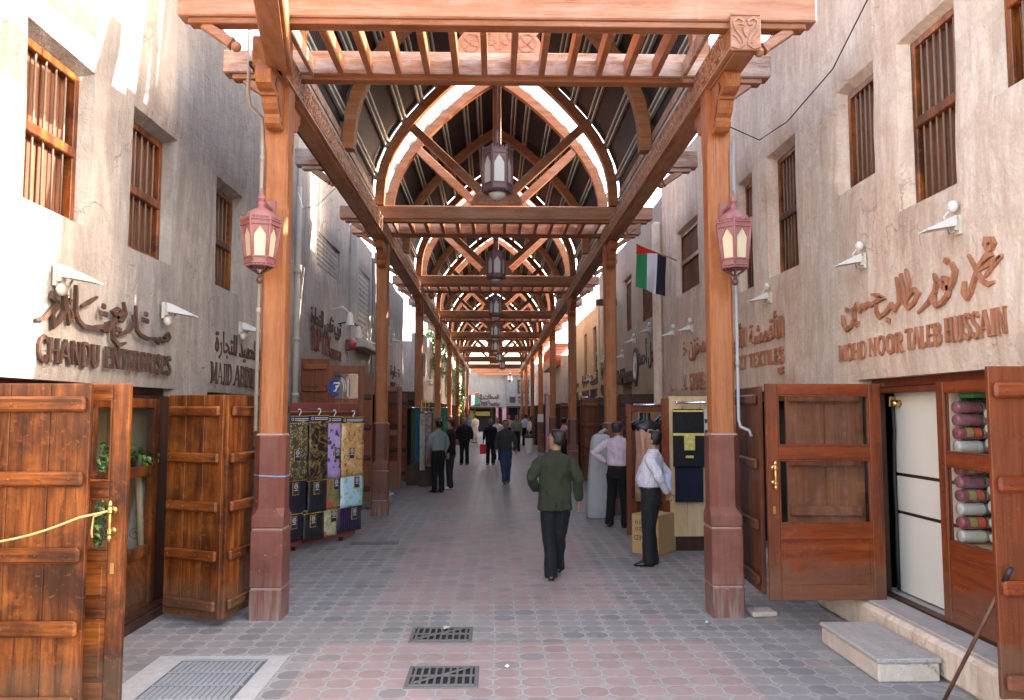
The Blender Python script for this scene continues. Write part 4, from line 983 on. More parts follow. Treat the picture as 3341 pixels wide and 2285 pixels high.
# open leaves of the first shop
plank_leaf(bA, .76, 2.07, (-3.31, 5.16, .045), radians(-1.0), [.10, .555, 1.0, 1.47, 1.94], planks=3, label='sunlit planked shutter leaf with five battens, standing open')
glazed_leaf(bA, .92, 2.02, (-3.29, 5.30, .10), radians(-.6), [(0, .12), (.52, .63), (.88, .95), (1.28, 1.385), (1.92, 2.02)], panel=(0, 1), handle=(.845, 1.14, -1), label='glazed door leaf with a brass handle')
plank_leaf(bA, .685, 2.02, (-3.08, 7.70, .07), radians(-26), [.12, .56, 1.0, 1.44, 1.87], planks=3, label='folding shutter leaf turned toward the viewer')
plank_leaf(bA, .52, 2.02, (-2.452, 7.418, .07), radians(81), [.12, .56, 1.0, 1.44, 1.87], planks=2, label='second folding shutter leaf beside the column')
# second shop, mostly behind the column: dark leaves
plank_leaf(bA, .9, 2.0, (-3.28, 9.35, .06), radians(20), [.15, .6, 1.05, 1.5, 1.9], mat=D_DARK, bmat=D_DARK)
# sign 1
pl = letter_place(1, LX+.012)
m = MB()
for st in AR_CHANDU: m.strip(st, [.02]+[.036]*(len(st)-2)+[.018] if len(st) > 2 else .04, .0, .02+.0007*len(st), pl)
m2 = words([('CHANDU', 5.80, 6.70, 2.30, .185), ('ENTERPRISES', 6.80, 8.17, 2.305, .18)], pl)
sign((LX, 7, 2.3), 'dark wooden letters CHANDU ENTERPRISES with Arabic script above the first left shop', [('arabic_lettering', m, SIGN_DK), ('latin_lettering', m2, SIGN_DK)])
m = MB(); font_mesh(m, 'ماجد عبدالحميد للتجارة', 9.45, 12.2, 2.56, .34, pl, 0, .02, True, .012)
m2 = words([('MAJID', 9.32, 10.05, 2.265, .25), ('ABDULHAMID', 10.16, 12.2, 2.265, .25)], pl)
sign((LX, 10.6, 2.3), 'dark wooden letters MAJID ABDUL with Arabic script, partly hidden by the left front column', [('arabic_lettering', m, SIGN_DK), ('latin_lettering', m2, SIGN_DK)])

def screen(par, X, side, ya, yb, za, zb, n, k, mat, dep=.05):
    """pierced block screen"""
    m = MB(); px = X-side*dep; dy = (yb-ya)/n; dz = (zb-za)/k; x0, x1 = sorted((px, px-side*.06))
    for i in range(n+1): m.box(x0, x1, ya+dy*i-dy*.22, ya+dy*i+dy*.22, za, zb)
    for j in range(k+1): m.box(x0-.001, x1+.001, ya, yb, za+dz*j-dz*.2, za+dz*j+dz*.2)
    w = build('screen_window', m, mat, par, world=True)
    b = MB(); x0, x1 = sorted((px-side*.10, px-side*.12)); b.box(x0, x1, ya, yb, za, zb); build('window_back', b, M_INTERIOR, w, world=True)
bB = thing('shop_building', (LX, 15.7, 0), 'cool grey building with a pierced block screen above the TOP TEX letters, left', 'building')
m = MB(); wall_surface(m, LX, 1, 13.27, 18.1, 0, 6.7, [(14.95, 17.05, 4.66, 5.34, .12, .02, .06), (13.9, 17.7, .0, 2.72, .2)], 4.1)
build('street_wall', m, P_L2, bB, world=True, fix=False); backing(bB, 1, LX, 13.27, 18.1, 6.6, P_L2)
screen(bB, LX, 1, 14.98, 16.98, 4.68, 5.32, 18, 7, P_L2); lintel(bB, 1, LX, 13.9, 17.7, 2.66, .12, .18, D_DARK)
plank_leaf(bB, .46, 2.5, (-3.17, 13.2, .30), 0, [.3, .9, 1.5, 2.0, 2.36], planks=2, mat=D_REDZ, bmat=D_X)
glazed_leaf(bB, .58, 2.36, (-2.72, 13.22, .33), radians(2), [(0, .15), (.80, .92), (1.68, 1.80), (2.24, 2.36)], mat=D_REDZ, mat2=D_REDZ, panel=(0,), stile=.085, label='tall glazed leaf with a blue round shop badge on the glass')
plank_leaf(bB, .5, 2.3, (-2.72, 14.7, .3), radians(3), [.25, .8, 1.35, 1.9], planks=2, mat=D_REDZ, bmat=D_DARK)
pb = MB(); pb.box(LX-.10, LX+.02, 13.9, 14.0, .2, 2.66); pb.box(LX-.08, LX-.02, 14.05, 17.6, .2, .9); build('door_post', pb, D_DARK, bB, world=True)
m = MB(); pl13 = lambda a, b, d: (a, 13.19-d, b)
m.smooth = False; m.lathe([(.002, 0), (.002, 0)], 4)
m = MB(); m.add([(-2.63, 13.18, 2.16), (-2.36, 13.18, 2.16), (-2.36, 13.18, 2.49), (-2.63, 13.18, 2.49)], [(0, 1, 2, 3)]); bd = thing('shop_badge', (-2.5, 13.18, 2.3), 'clear badge with a slanted white F on a blue disc, on the tall glazed door', 'sign')
build('glass_plate', m, M_GLASS, bd, world=True)
m = MB(); m.strip([(-2.60+.0+.11*cos(pi*(.35+1.3*q/10))+.0, 2.33+.125*sin(pi*(.35+1.3*q/10))) for q in range(11)], .05, 0, .004, lambda a, b, d: (a, 13.176-d, b)); m.prism([(-2.615+.075*cos(2*pi*q/20), 2.335+.11*sin(2*pi*q/20)) for q in range(20)], 13.172, 13.176, 'y')
build('blue_disc', m, flat('badge_blue', (.035, .04, .22), .4), bd, world=True)
m = MB(); Q = lambda a, b, d: (a, 13.170-d, b); m.strip([(-2.63, 2.40), (-2.53, 2.40), (-2.555, 2.345), (-2.60, 2.345)], .024, 0, .003, Q); m.strip([(-2.565, 2.36), (-2.595, 2.27), (-2.63, 2.27)], .024, 0, .0034, Q)
for r in (.14, .17): m.strip([(-2.60+r*cos(a), 2.33+r*1.1*sin(a)) for a in [radians(-25+12*i) for i in range(8)]], .010, 0, .003, Q)
m.box(-2.40, -2.385, 13.168, 13.176, 2.18, 2.47); build('white_mark', m, M_WHITE, bd, world=True)
m = MB(); font_mesh(m, 'توب تكس للتجارة', 14.3, 17.1, 3.42, .42, pl, 0, .022, True, .012)
m2 = words([('TOP', 14.33, 15.15, 3.05, .42), ('TEX', 15.25, 16.05, 3.03, .40), ('TRADING CO.', 16.1, 17.2, 3.0, .20)], pl, .24)
sign((LX, 15.7, 3.0), 'reddish brown letters TOP TEX TRADING CO. with Arabic script on the left wall', [('arabic_lettering', m, SIGN_DK), ('latin_lettering', m2, wood('sign_wood_red', 'z', (.11, .03, .02), (.17, .05, .035), (.24, .08, .06), .6))])

bC = thing('shop_building', (LX, 19.8, 0), 'white building with a tall pierced screen and pale corner pilaster, behind the second left column', 'building')
m = MB(); wall_surface(m, LX+.03, 1, 18.12, 21.2, 0, 6.15, [(19.0, 21.0, 3.68, 5.42, .10), (18.5, 21.0, 0, 2.5, .2)], 7.7)
build('street_wall', m, P_L2, bC, world=True, fix=False); backing(bC, 1, LX, 18.12, 21.2, 6.1, P_L2)
screen(bC, LX+.03, 1, 19.02, 20.98, 3.7, 5.40, 9, 13, P_W); m = MB(); m.box(LX-.02, LX+.16, 18.15, 18.42, 3.4, 6.1, .02); build('pilaster', m, P_W, bC, world=True)
m = MB(); m.box(LX, LX+.32, 18.5, 21.1, 3.42, 3.50, .01); m.box(LX, LX+.25, 18.7, 20.9, 3.50, 3.62, .02); build('ledge', m, P_W, bC, world=True)
glazed_leaf(bC, .62, 2.3, (-2.72, 18.3, .2), radians(5), [(0, .6), (1.2, 1.3), (2.2, 2.3)], mat=D_REDZ, mat2=D_REDZ, stile=.09)
plank_leaf(bC, .75, 2.25, (-3.0, 20.9, .15), radians(-4), [.2, .8, 1.4, 2.0], planks=2, mat=D_REDZ, bmat=D_DARK)
al = thing('alarm_bell', (LX+.12, 17.75, 3.42), 'round red alarm bell on the left wall after the TOP TEX letters', 'alarm bell'); m = MB(); m.smooth = True
m.ball((.03, 0, 0), .13, 14, 10, (.75, 1, 1)); build('bell', m, flat('alarm_red', (.42, .05, .06), .35), al); m = MB(); m.box(-.11, 0, -.1, .1, -.14, .10, .01); build('back_box', m, M_LAMPX, al)

bD = thing('shop_building', (-3.25, 25.5, 0), 'weathered dark grey building with a tall smoke-stained wall, left, past the second column', 'building')
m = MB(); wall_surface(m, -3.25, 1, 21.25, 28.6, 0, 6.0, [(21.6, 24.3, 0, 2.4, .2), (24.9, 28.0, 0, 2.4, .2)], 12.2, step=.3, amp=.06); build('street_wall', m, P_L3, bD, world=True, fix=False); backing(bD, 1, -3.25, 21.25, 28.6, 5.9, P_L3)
plank_leaf(bD, 1.05, 2.45, (-3.2, 23.0, .05), radians(-3), [.3, 1.0, 1.7, 2.2], planks=2, mat=D_DARK, bmat=D_DARK, label='dark leaf standing open across the pavement')
glazed_leaf(bD, .95, 2.3, (-3.1, 22.6, .1), radians(78), [(0, .5), (1.2, 1.3), (2.2, 2.3)], mat=D_REDZ, mat2=D_REDZ, stile=.1)
plank_leaf(bD, .8, 2.3, (-3.2, 27.2, .05), radians(0), [.3, 1.0, 1.7, 2.2], planks=2, mat=D_REDZ, bmat=D_DARK)
m = MB(); font_mesh(m, 'تجارة', 25.0, 27.3, 2.95, .45, letter_place(1, -3.24), 0, .022, True, .012); m2 = MB(); latin(m2, 'UTTAM', 25.0, 27.2, 2.5, .36, letter_place(1, -3.24), .2)
sign((-3.25, 26, 2.5), 'small dark letters on the smoke-stained wall, left between second and third column', [('arabic_lettering', m, SIGN_DK), ('latin_lettering', m2, SIGN_DK)])
bE = thing('shop_building', (-4.5, 31.3, 0), 'pale set-back building catching sun in a gap between dark walls, left', 'building')
m = MB(); wall_surface(m, -4.3, 1, 28.7, 34.2, 0, 6.6, [], 15.1, step=.4); build('street_wall', m, P_W, bE, world=True, fix=False); m = MB(); m.box(-9, -4.8, 28.7, 34.2, 0, 6.3); build('rear_block', m, P_W, bE, world=True)
m = MB(); m.box(-4.3, -4.0, 29.2, 30.6, 4.3, 4.9, .03); m.box(-4.3, -3.9, 30.4, 32.2, 5.2, 5.3, .02); build('balcony_slab', m, P_W, bE, world=True)
LEFTFAR = [(34.3, 41.0, -3.1, 5.3, P_L2, 'grey building with creeper on its corner, left after the sunlit gap'), (41.1, 50.0, -3.05, 4.9, P_W, 'pale far left building beside the fifth column'), (50.1, 60.0, -3.05, 5.4, P_L3, 'far left building in deep shade with dark doors'), (60.1, 72.0, -2.9, 5.0, P_L2, 'farthest left building before the end wall')]
for i, (a, b, X, h, mt, lab) in enumerate(LEFTFAR):
    t = thing('shop_building', (X, (a+b)/2, 0), lab, 'building'); m = MB()
    n = int((b-a)//3.2); ops = [(a+.5+q*3.2, a+2.9+q*3.2, 0, 2.4, .3) for q in range(n)]
    wall_surface(m, X, 1, a, b, 0, h, ops + [(a+1+q*3.2, a+2.1+q*3.2, 3.5, 4.5, .2) for q in range(n) if h > 5], 20+i, step=.5, amp=.05); build('street_wall', m, mt, t, world=True, fix=False); backing(t, 1, X, a, b, h-.1, mt)
    for q in range(n):
        plank_leaf(t, .8-.1*(q % 2), 2.25, (X+.05, a+.5+q*3.2, .05), radians(-2+4*(q % 2)), [.3, 1.0, 1.7, 2.1], planks=2, mat=(D_DARK, D_REDZ)[q % 2], bmat=D_DARK)

# ------------------------------------------------------------------ right side of the street
RX = 3.5
rA = thing('shop_building', (RX, 9, 0), 'cream plastered shop building with tall barred windows along the right', 'building')
RW = [(4.35, 5.41, 4.15, 5.4, .12, .05, .03, .5), (5.90, 6.78, 3.67, 5.18, .13, .06, .12, .47), (7.22, 8.02, 4.15, 5.24, .13, .08, .13, 0), (9.10, 10.02, 3.63, 5.2, .13, .07, .10, .46), (10.62, 11.25, 3.62, 5.2, .12, .05, .05, .46)]
m = MB()
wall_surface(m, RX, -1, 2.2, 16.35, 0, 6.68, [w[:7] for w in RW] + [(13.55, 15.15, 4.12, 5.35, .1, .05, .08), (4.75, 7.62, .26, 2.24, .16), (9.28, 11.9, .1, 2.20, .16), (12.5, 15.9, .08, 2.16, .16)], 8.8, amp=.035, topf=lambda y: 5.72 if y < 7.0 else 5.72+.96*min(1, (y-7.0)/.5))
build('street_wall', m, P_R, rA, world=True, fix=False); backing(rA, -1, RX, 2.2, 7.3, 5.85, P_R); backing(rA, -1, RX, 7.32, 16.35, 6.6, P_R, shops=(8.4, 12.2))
for a, b, c, d, dp, st, sf, mid in RW: barred_window(rA, -1, RX, a, b-sf, c, d-st, dp, mid, bars=6 if b-a > .8 else 5, label='short barred window without a middle rail' if mid == 0 else None)
barred_window(rA, -1, RX, 13.55, 15.07, 4.12, 5.30, .1, .48, lattice=True, label='wide lattice window')
lintel(rA, -1, RX, 4.75, 7.62, 2.16, .12, .13, D_REDZ); lintel(rA, -1, RX, 9.28, 11.9, 2.12, .12, .13, D_DARK); lintel(rA, -1, RX, 12.5, 15.9, 2.08, .12, .13, D_DARK)
m = MB(); m.box(3.245, 3.50, 3.6, 8.15, 0, .262, .03); build('base_kerb', m, P_R, rA, world=True)
m = MB(); m.box(3.30, 3.86, 4.6, 7.62, .2625, .285, .006); build('threshold', m, M_SLAB, rA, world=True)
m = MB(); m.box(3.53, 3.62, 4.7, 7.62, .286, .305, .004); build('door_track', m, D_DARK, rA, world=True)
# closed glazed leaf showing cloth bolts, white cabinet in the doorway, dark jamb
glazed_leaf(rA, 1.14, 1.88, (3.575, 6.375, .295), radians(-90), [(0, .09), (.55, .63), (1.22, 1.32), (1.80, 1.88)], mat=D_REDZ, mat2=D_RED, panel=(0,), stile=.10, label='closed glazed leaf with rolls of cloth behind it')
m = MB(); m.box(3.52, 3.66, 7.42, 7.60, .286, 2.16, .006); build('door_post', m, D_DARK, rA, world=True)
cb = thing('white_cabinet', (3.75, 6.9, .29), 'white three-door cabinet standing inside the open right doorway', 'cabinet')
m = MB(); m.box(3.758, 3.80, 6.36, 7.42, .29, 2.13); build('carcass', m, D_DARK, cb, world=True)
for z0, z1 in ((.30, 1.00), (1.03, 1.345), (1.375, 2.11)):
    m = MB(); m.box(3.735, 3.757, 6.37, 7.41, z0, z1, .004); d = build('cabinet_door', m, M_WHITE2, cb, world=True)
    m = MB(); m.tube([(3.733, 6.62, z0+.1*(z1-z0)+.09), (3.728, 6.62, z0+.1*(z1-z0)+.09)], .016, 10); m.tube([(3.733, 6.62, z1-.22*(z1-z0)), (3.728, 6.62, z1-.22*(z1-z0))], .016, 10); build('lock', m, M_CHROME, d, world=True)
hz = thing('cable', (3.70, 7.42, 1.2), 'black cable hanging from a brass hook down the white cabinet edge', 'cable')
m = MB(); m.tube([(3.715, 7.40, 2.02), (3.71, 7.38, 1.92), (3.705, 7.36, 1.75), (3.71, 7.39, 1.6), (3.71, 7.40, 1.3), (3.71, 7.385, 1.0), (3.71, 7.40, .6), (3.715, 7.40, .31)], .015, 7); build('black_cable', m, M_BLACK, hz, world=True)
m = MB(); m.box(3.68, 3.735, 7.38, 7.41, 1.98, 2.08, .004); m.tube([(3.735, 7.30, 2.01), (3.66, 7.30, 2.01)], .035, 12); build('brass_hook', m, M_BRASS, hz, world=True)
SHUT_R = wood('shutter_red', 'z', (.13, .04, .017), (.23, .078, .033), (.31, .12, .055), rough=.5, stain=.35); SHUT_D = wood('shutter_deep', 'z', (.06, .018, .009), (.12, .036, .016), (.17, .058, .026), rough=.45, stain=.4)
# open glazed door and the folded plank leaves behind it
glazed_leaf(rA, 1.04, 1.90, (3.46, 7.13, .285), radians(180.8), [(0, .10), (.525, .66), (1.225, 1.345), (1.80, 1.90)], mat=D_REDZ, mat2=D_RED, panel=(0,), stile=.105, handle=(.985, 1.09, 1), label='glazed red door leaf with brass handle, standing open across the pavement')
plank_leaf(rA, .72, 1.92, (3.47, 7.50, .27), radians(177), [.10, .74, 1.20, 1.80], mat=SHUT_R, bmat=SHUT_R, front=1, planks=2, label='plank leaf seen through the glazed door')
plank_leaf(rA, .95, 1.90, (2.475, 7.40, .27), radians(86), [.12, .62, 1.18, 1.78], mat=SHUT_D, bmat=SHUT_D, front=1, planks=2, label='dark plank leaf edge-on behind the right front column')
plank_leaf(rA, .72, 2.02, (3.80, 4.93, .20), radians(179), [.10, .66, 1.29, 1.87], mat=D_REDZ, bmat=D_RED, front=1, planks=2, both=True, label='planked shutter leaf at the right edge of the view')
# signs
pr = letter_place(-1, RX-.012)
m = MB()
for st in AR_NOOR: m.strip(st, [.02]+[.036]*(len(st)-2)+[.02] if len(st) > 2 else .042, .0, .02+.0007*len(st), pr)
m2 = words([('MOHD', 7.98, 7.37, 2.435, .16), ('NOOR', 7.32, 6.71, 2.445, .165), ('TALEB', 6.66, 6.13, 2.455, .175), ('HUSSAIN', 6.07, 5.32, 2.465, .19)], pr, .26)
sign((RX, 6.7, 2.4), 'reddish wooden letters MOHD NOOR TALEB HUSSAIN with Arabic script on the cream wall', [('arabic_lettering', m, SIGN_W), ('latin_lettering', m2, SIGN_W)])
m = MB(); font_mesh(m, 'الأقمشة الأنيقة', 11.9, 9.52, 2.76, .42, pr, 0, .022, True, .012)
m2 = words([('SMART', 12.0, 10.92, 2.53, .18), ('TEXTILES', 10.82, 9.53, 2.53, .18), ('LLC', 9.72, 9.53, 2.40, .07)], pr, .24)
sign((RX, 10.7, 2.5), 'reddish wooden letters ART TEXTILES with Arabic script, cut off by the right front column', [('arabic_lettering', m, SIGN_W), ('latin_lettering', m2, SIGN_W)])
m = MB(); font_mesh(m, 'مخزن خوشال', 15.7, 13.1, 2.82, .46, pr, 0, .022, True, .012)
m2 = words([('KHUSHAL', 15.7, 14.3, 2.32, .27), ('STORE', 14.15, 13.2, 2.32, .27), ('L.L.C.', 13.15, 12.75, 2.32, .10)], pr, .24)
sign((RX, 14.3, 2.4), 'reddish wooden letters KHUSHAL STORE L.L.C. with Arabic script', [('arabic_lettering', m, SIGN_W), ('latin_lettering', m2, SIGN_W)])

rB = thing('shop_building', (RX, 21.5, 0), 'tan building with two big lattice windows behind the hanging flag, right', 'building')
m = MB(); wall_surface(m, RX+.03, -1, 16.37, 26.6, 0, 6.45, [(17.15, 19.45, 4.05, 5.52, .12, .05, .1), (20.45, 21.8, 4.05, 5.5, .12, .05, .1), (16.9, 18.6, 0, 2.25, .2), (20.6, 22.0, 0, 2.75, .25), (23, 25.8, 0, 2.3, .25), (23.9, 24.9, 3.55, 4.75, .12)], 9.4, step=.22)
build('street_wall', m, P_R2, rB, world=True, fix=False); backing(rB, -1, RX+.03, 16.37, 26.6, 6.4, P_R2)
barred_window(rB, -1, RX+.03, 17.15, 19.35, 4.05, 5.47, .12, 0, lattice=True); barred_window(rB, -1, RX+.03, 20.45, 21.7, 4.05, 5.45, .12, 0, lattice=True); barred_window(rB, -1, RX+.03, 23.9, 24.9, 3.55, 4.75, .12, .4)
m = MB(); m.box(3.3, 3.5, 16.4, 16.55, 0, 5.9, .05); build('corner_buttress', m, P_R, rB, world=True)
m = MB(); m.box(2.95, 3.55, 22.9, 23.1, 5.0, 5.18, .01); build('beam_stub', m, D_DARK, rB, world=True)
pr2 = letter_place(-1, RX+.018)
m = MB(); font_mesh(m, 'محل أحمد', 19.3, 17.1, 2.9, .72, pr2, 0, .022, True, .012)
m2 = MB(); font_mesh(m2, 'GulMamas', 22.9, 20.0, 2.68, .42, pr2, 0, .04, False, .03); font_mesh(m2, 'TEX', 19.9, 19.5, 2.55, .10, pr2); font_mesh(m2, 'LLC', 20.6, 20.25, 2.6, .10, pr2)
m3 = MB(); m3.strip([(19.65+.32*cos(2*pi*q/24), 3.05+.40*sin(2*pi*q/24)) for q in range(25)], .09, 0, .05, pr2)
m4 = MB(); m4.strip([(19.65+.24*cos(2*pi*q/24), 3.05+.32*sin(2*pi*q/24)) for q in range(25)], .035, 0, .055, pr2); m4.strip([(19.75, 3.12), (19.75, 3.28), (19.57, 3.28), (19.57, 3.12)], .05, 0, .05, pr2)
sign((RX, 20, 2.7), 'dark letters with an oval emblem and tall Arabic strokes, right wall beside the second column', [('arabic_lettering', m, SIGN_DK), ('latin_lettering', m2, SIGN_DK), ('oval_ring', m3, SIGN_DK), ('white_emblem', m4, M_WHITE)])
m = MB(); font_mesh(m, 'محمد للتجارة', 26.2, 23.3, 2.95, .6, pr2, 0, .022, True, .012); m2 = MB(); font_mesh(m2, 'GulMamas', 26.1, 23.4, 2.45, .35, pr2, 0, .04, False, .03)
sign((RX, 24.7, 2.5), 'small dark letters with Arabic script right behind the second right column, farther away', [('arabic_lettering', m, SIGN_DK), ('latin_lettering', m2, SIGN_DK)])
for y, w, r, mt in ((16.9, .85, 180, D_DARK), (18.7, .9, 184, D_REDZ), (20.6, .8, 178, D_DARK), (22.1, 1.0, 180, D_REDZ), (23.05, 1.0, 181, D_REDZ), (25.9, 1.05, 180, D_DARK)):
    (glazed_leaf if False else plank_leaf)(rB, w, 2.25, (RX-.02, y, .05), radians(r), [.3, .9, 1.5, 2.05], planks=3, mat=mt, bmat=mt, front=1)
rC = thing('shop_building', (RX, 32, 0), 'yellowish building with narrow windows, right between third and fourth columns', 'building')
m = MB(); wall_surface(m, RX, -1, 26.65, 37.5, 0, 5.6, [(27.4, 28.3, 3.3, 4.9, .12), (30.2, 31.2, 3.3, 4.9, .12), (27.3, 29.8, 0, 2.3, .25), (31, 33.5, 0, 2.3, .25), (34.5, 37, 0, 2.3, .25)], 10.9, step=.35); build('street_wall', m, P_TAN, rC, world=True, fix=False); backing(rC, -1, RX, 26.65, 37.5, 5.5, P_TAN)
barred_window(rC, -1, RX, 27.4, 28.3, 3.3, 4.9, .12, .4); barred_window(rC, -1, RX, 30.2, 31.2, 3.3, 4.9, .12, .4)
for y, w in ((27.3, .95), (29.9, 1.0), (31, .9), (33.6, 1.0), (34.5, .95), (37.0, 1.0)): plank_leaf(rC, w, 2.2, (RX-.02, y, .05), radians(180), [.3, .9, 1.5, 2.05], planks=3, mat=D_DARK if y != 29.9 else D_REDZ, bmat=D_DARK, front=1)
for j, (a, b, z) in enumerate(((26.9, 28.9, 2.5), (29.4, 31.6, 2.5), (33, 36, 2.5))):
    m = MB(); font_mesh(m, ('أقمشة', 'تجارة', 'محل أقمشة')[j], b, a, z+.35, .5, letter_place(-1, RX-.01), 0, .022, True, .012)
    m2 = MB(); latin(m2, ('TEXTILES', 'TRADING', 'TEXTILES')[j], b, a, z-.05, .26, letter_place(-1, RX-.01), .2)
    sign((RX, (a+b)/2, z), ('dark letters on the yellowish wall just past the second right column', 'dark letters on the yellowish wall, the middle of three signs there', 'dark letters on the yellowish wall near the third right column')[j], [('arabic_lettering', m, SIGN_DK), ('latin_lettering', m2, SIGN_DK)])
rD = thing('shop_building', (RX, 42, 0), 'pale building with a red timber balcony high up, right behind the fourth column', 'building')
m = MB(); wall_surface(m, RX-.2, -1, 37.6, 48.5, 0, 4.5, [(38.5, 41, 0, 2.3, .25), (42.5, 45, 0, 2.3, .25)], 11.9, step=.5); build('street_wall', m, P_W, rD, world=True, fix=False); backing(rD, -1, RX-.2, 37.6, 48.5, 4.4, P_W)
m = MB(); m.box(2.85, 3.9, 40, 47, 4.2, 4.75, .02); m.box(2.9, 3.9, 40, 47, 5.2, 5.35, .02)
for q in range(8): m.box(2.9, 3.0, 40+q, 40.1+q, 4.75, 5.2)
build('balcony', m, D_RED, rD, world=True)
for y in (38.5, 41.1, 42.5, 45.1): plank_leaf(rD, .95, 2.2, (RX-.25, y, .05), radians(180), [.3, .9, 1.5, 2.05], planks=3, mat=D_DARK, bmat=D_DARK, front=1)
rE = thing('shop_building', (RX, 60, 0), 'farthest right row of dark shop fronts before the end wall', 'building')
m = MB(); wall_surface(m, RX-.15, -1, 48.6, 82, 0, 5.0, [(50+4*q, 53+4*q, 0, 2.4, .3) for q in range(7)], 13.7, step=.8); build('street_wall', m, P_L3, rE, world=True, fix=False); backing(rE, -1, RX-.15, 48.6, 82, 4.9, P_L3)
for q in range(6): plank_leaf(rE, 1.0, 2.2, (RX-.2, 50+4*q, .05), radians(180), [.3, .9, 1.5, 2.05], planks=3, mat=D_DARK, bmat=D_DARK, front=1)
# end wall
P_END = plaster('plaster_end', (.30, .26, .225), (.15, .14, .14), (.34, .29, .24), 61, .6); P_END2 = plaster('plaster_end_cool', (.21, .205, .21), (.12, .12, .125), (.24, .22, .21), 67, .5)
EY = 76.0
eW = thing('end_building', (0, EY, 0), 'two-part plastered building closing the street at its far end', 'building')
m = MB(); m.box(-12, 1.15, EY, EY+6, 2.25, 5.9); m.box(-12, -2.6, EY, EY+6, 0, 2.25); m.box(.75, 1.15, EY, EY+6, 0, 2.25); build('left_facade', m, P_END, eW, world=True)
m = MB(); m.box(1.16, 12, EY-.3, EY+6, 2.3, 6.4); m.box(4.5, 12, EY-.3, EY+6, 0, 2.3); build('right_facade', m, P_END2, eW, world=True)
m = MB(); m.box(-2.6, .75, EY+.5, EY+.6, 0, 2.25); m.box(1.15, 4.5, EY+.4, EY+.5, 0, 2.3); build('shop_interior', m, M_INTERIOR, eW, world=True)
m = MB(); 
for x in (-2.6, -1.9, -.3, .68): m.box(x, x+.12, EY-.05, EY+.1, 0, 2.25)
for x in (1.2, 2.2, 3.3): m.box(x, x+.14, EY-.35, EY-.2, 0, 2.3)
m.box(-2.6, .8, EY-.06, EY+.1, 2.2, 2.34); m.box(1.17, 4.5, EY-.36, EY-.2, 2.25, 2.42); build('shop_front', m, D_DARK, eW, world=True)
m = MB(); m.box(2.2, 4.2, EY-.33, EY-.28, 3.6, 4.9); m2 = MB(); m2.box(2.35, 3.1, EY-.36, EY-.33, 3.75, 4.2); m2.box(3.2, 3.95, EY-.36, EY-.33, 3.75, 4.2); m2.box(2.35, 3.1, EY-.36, EY-.33, 4.3, 4.75); m2.box(3.2, 3.95, EY-.36, EY-.33, 4.3, 4.75)
wd = build('window', m, D_DARK, eW, world=True); build('glass_pane', m2, flat('dim_pane', (.13, .115, .08), .2), wd, world=True)
M_DY = flat('dull_yellow', (.30, .24, .05), .7)
for bx in ((-1.8, -.4, EY+.3, EY+.35, 1.5, 1.9), (-2.3, -1.95, EY+.3, EY+.35, .3, 2.0), (2.4, 3.2, EY, EY+.05, .2, 2.1)): m = MB(); m.box(*bx); build('yellow_backdrop', m, M_DY, eW, world=True)
pe = lambda a, b, d: (a, EY-d, b)
m = MB(); font_mesh(m, 'المحلات الذهبية', -2.4, .45, 3.0, .55, pe, 0, .06, True, .02); m2 = MB(); font_mesh(m2, 'Golden Park Textiles', -2.3, .5, 2.42, .42, pe, 0, .06, False, .02)
m3 = MB(); m3.strip([(-.95+.42*cos(2*pi*q/24), 2.95+.16*sin(2*pi*q/24)) for q in range(25)], .05, 0, .06, pe)
sign((-1, EY, 2.5), 'brown script letters Golden Park Textiles on the end wall', [('arabic_lettering', m, SIGN_DK), ('latin_lettering', m2, SIGN_DK), ('oval_ring', m3, SIGN_DK)])
pe2 = lambda a, b, d: (a, EY-.3-d, b)
m = MB(); font_mesh(m, 'التجارية', 2.2, 4.2, 3.05, .3, pe2, 0, .06, True, .02); m2 = MB(); font_mesh(m2, 'T. Singh', 2.2, 4.2, 2.6, .36, pe2, 0, .06, False, .03); m3 = MB(); m3.box(1.45, 2.0, EY-.34, EY-.3, 2.75, 3.3)
sign((3, EY, 2.6), 'dark letters T. Singh with a square plate on the right half of the end wall', [('arabic_lettering', m, SIGN_DK), ('latin_lettering', m2, SIGN_DK), ('square_plate', m3, D_DARK)])

# ------------------------------------------------------------------ floodlights on the walls
def flood(x, y, z, side, lab, drop=.16, ball_up=True, mat=M_WHITE):
    """white wall floodlight: wedge shaped hood sticking out over the letters"""
    t = thing('floodlight', (x, y, z), lab, 'floodlight', 'white floodlights over the shop names'); s = side
    h = MB(); vs = []
    for (d, zz, w) in ((.05, .05, .085), (.05, -.06, .085), (.36, -.115, .10), (.36, -.10, .10)):
        vs += [(s*d, -w, zz), (s*d, w, zz)]
    h.add(vs, [(0, 1, 3, 2), (2, 3, 5, 4), (4, 5, 7, 6), (6, 7, 1, 0), (0, 2, 4, 6), (1, 7, 5, 3)]); build('hood', h, mat, t)
    g = MB(); g.add([(s*.09, -.075, -.072), (s*.09, .075, -.072), (s*.33, .085, -.114), (s*.33, -.085, -.114)], [(0, 1, 2, 3)]); build('lens', g, M_CREAMBOX, t)
    b = MB(); b.box(s*-.02, s*.05, -.04, .04, -.10, .02, .006); b.box(s*-.03, s*.005, -.05, .05, -.14, .06, .004); build('wall_bracket', b, M_CREAMBOX, t)
    j = MB(); zz = .16 if ball_up else -.17
    j.ball((s*.035, 0, zz), .062, 12, 8, (.8, 1, 1)); build('junction_box', j, mat if ball_up else M_CREAMBOX, t)
    c = MB(); c.tube([(s*.05, .02, zz-.03), (s*.10, .06, zz*.4), (s*.07, .03, -.13), (s*.03, 0, -.10)], .009, 6); build('cable_loop', c, mat, t); t.scale = (.72,)*3 if side < 0 else (.82,)*3
    return t
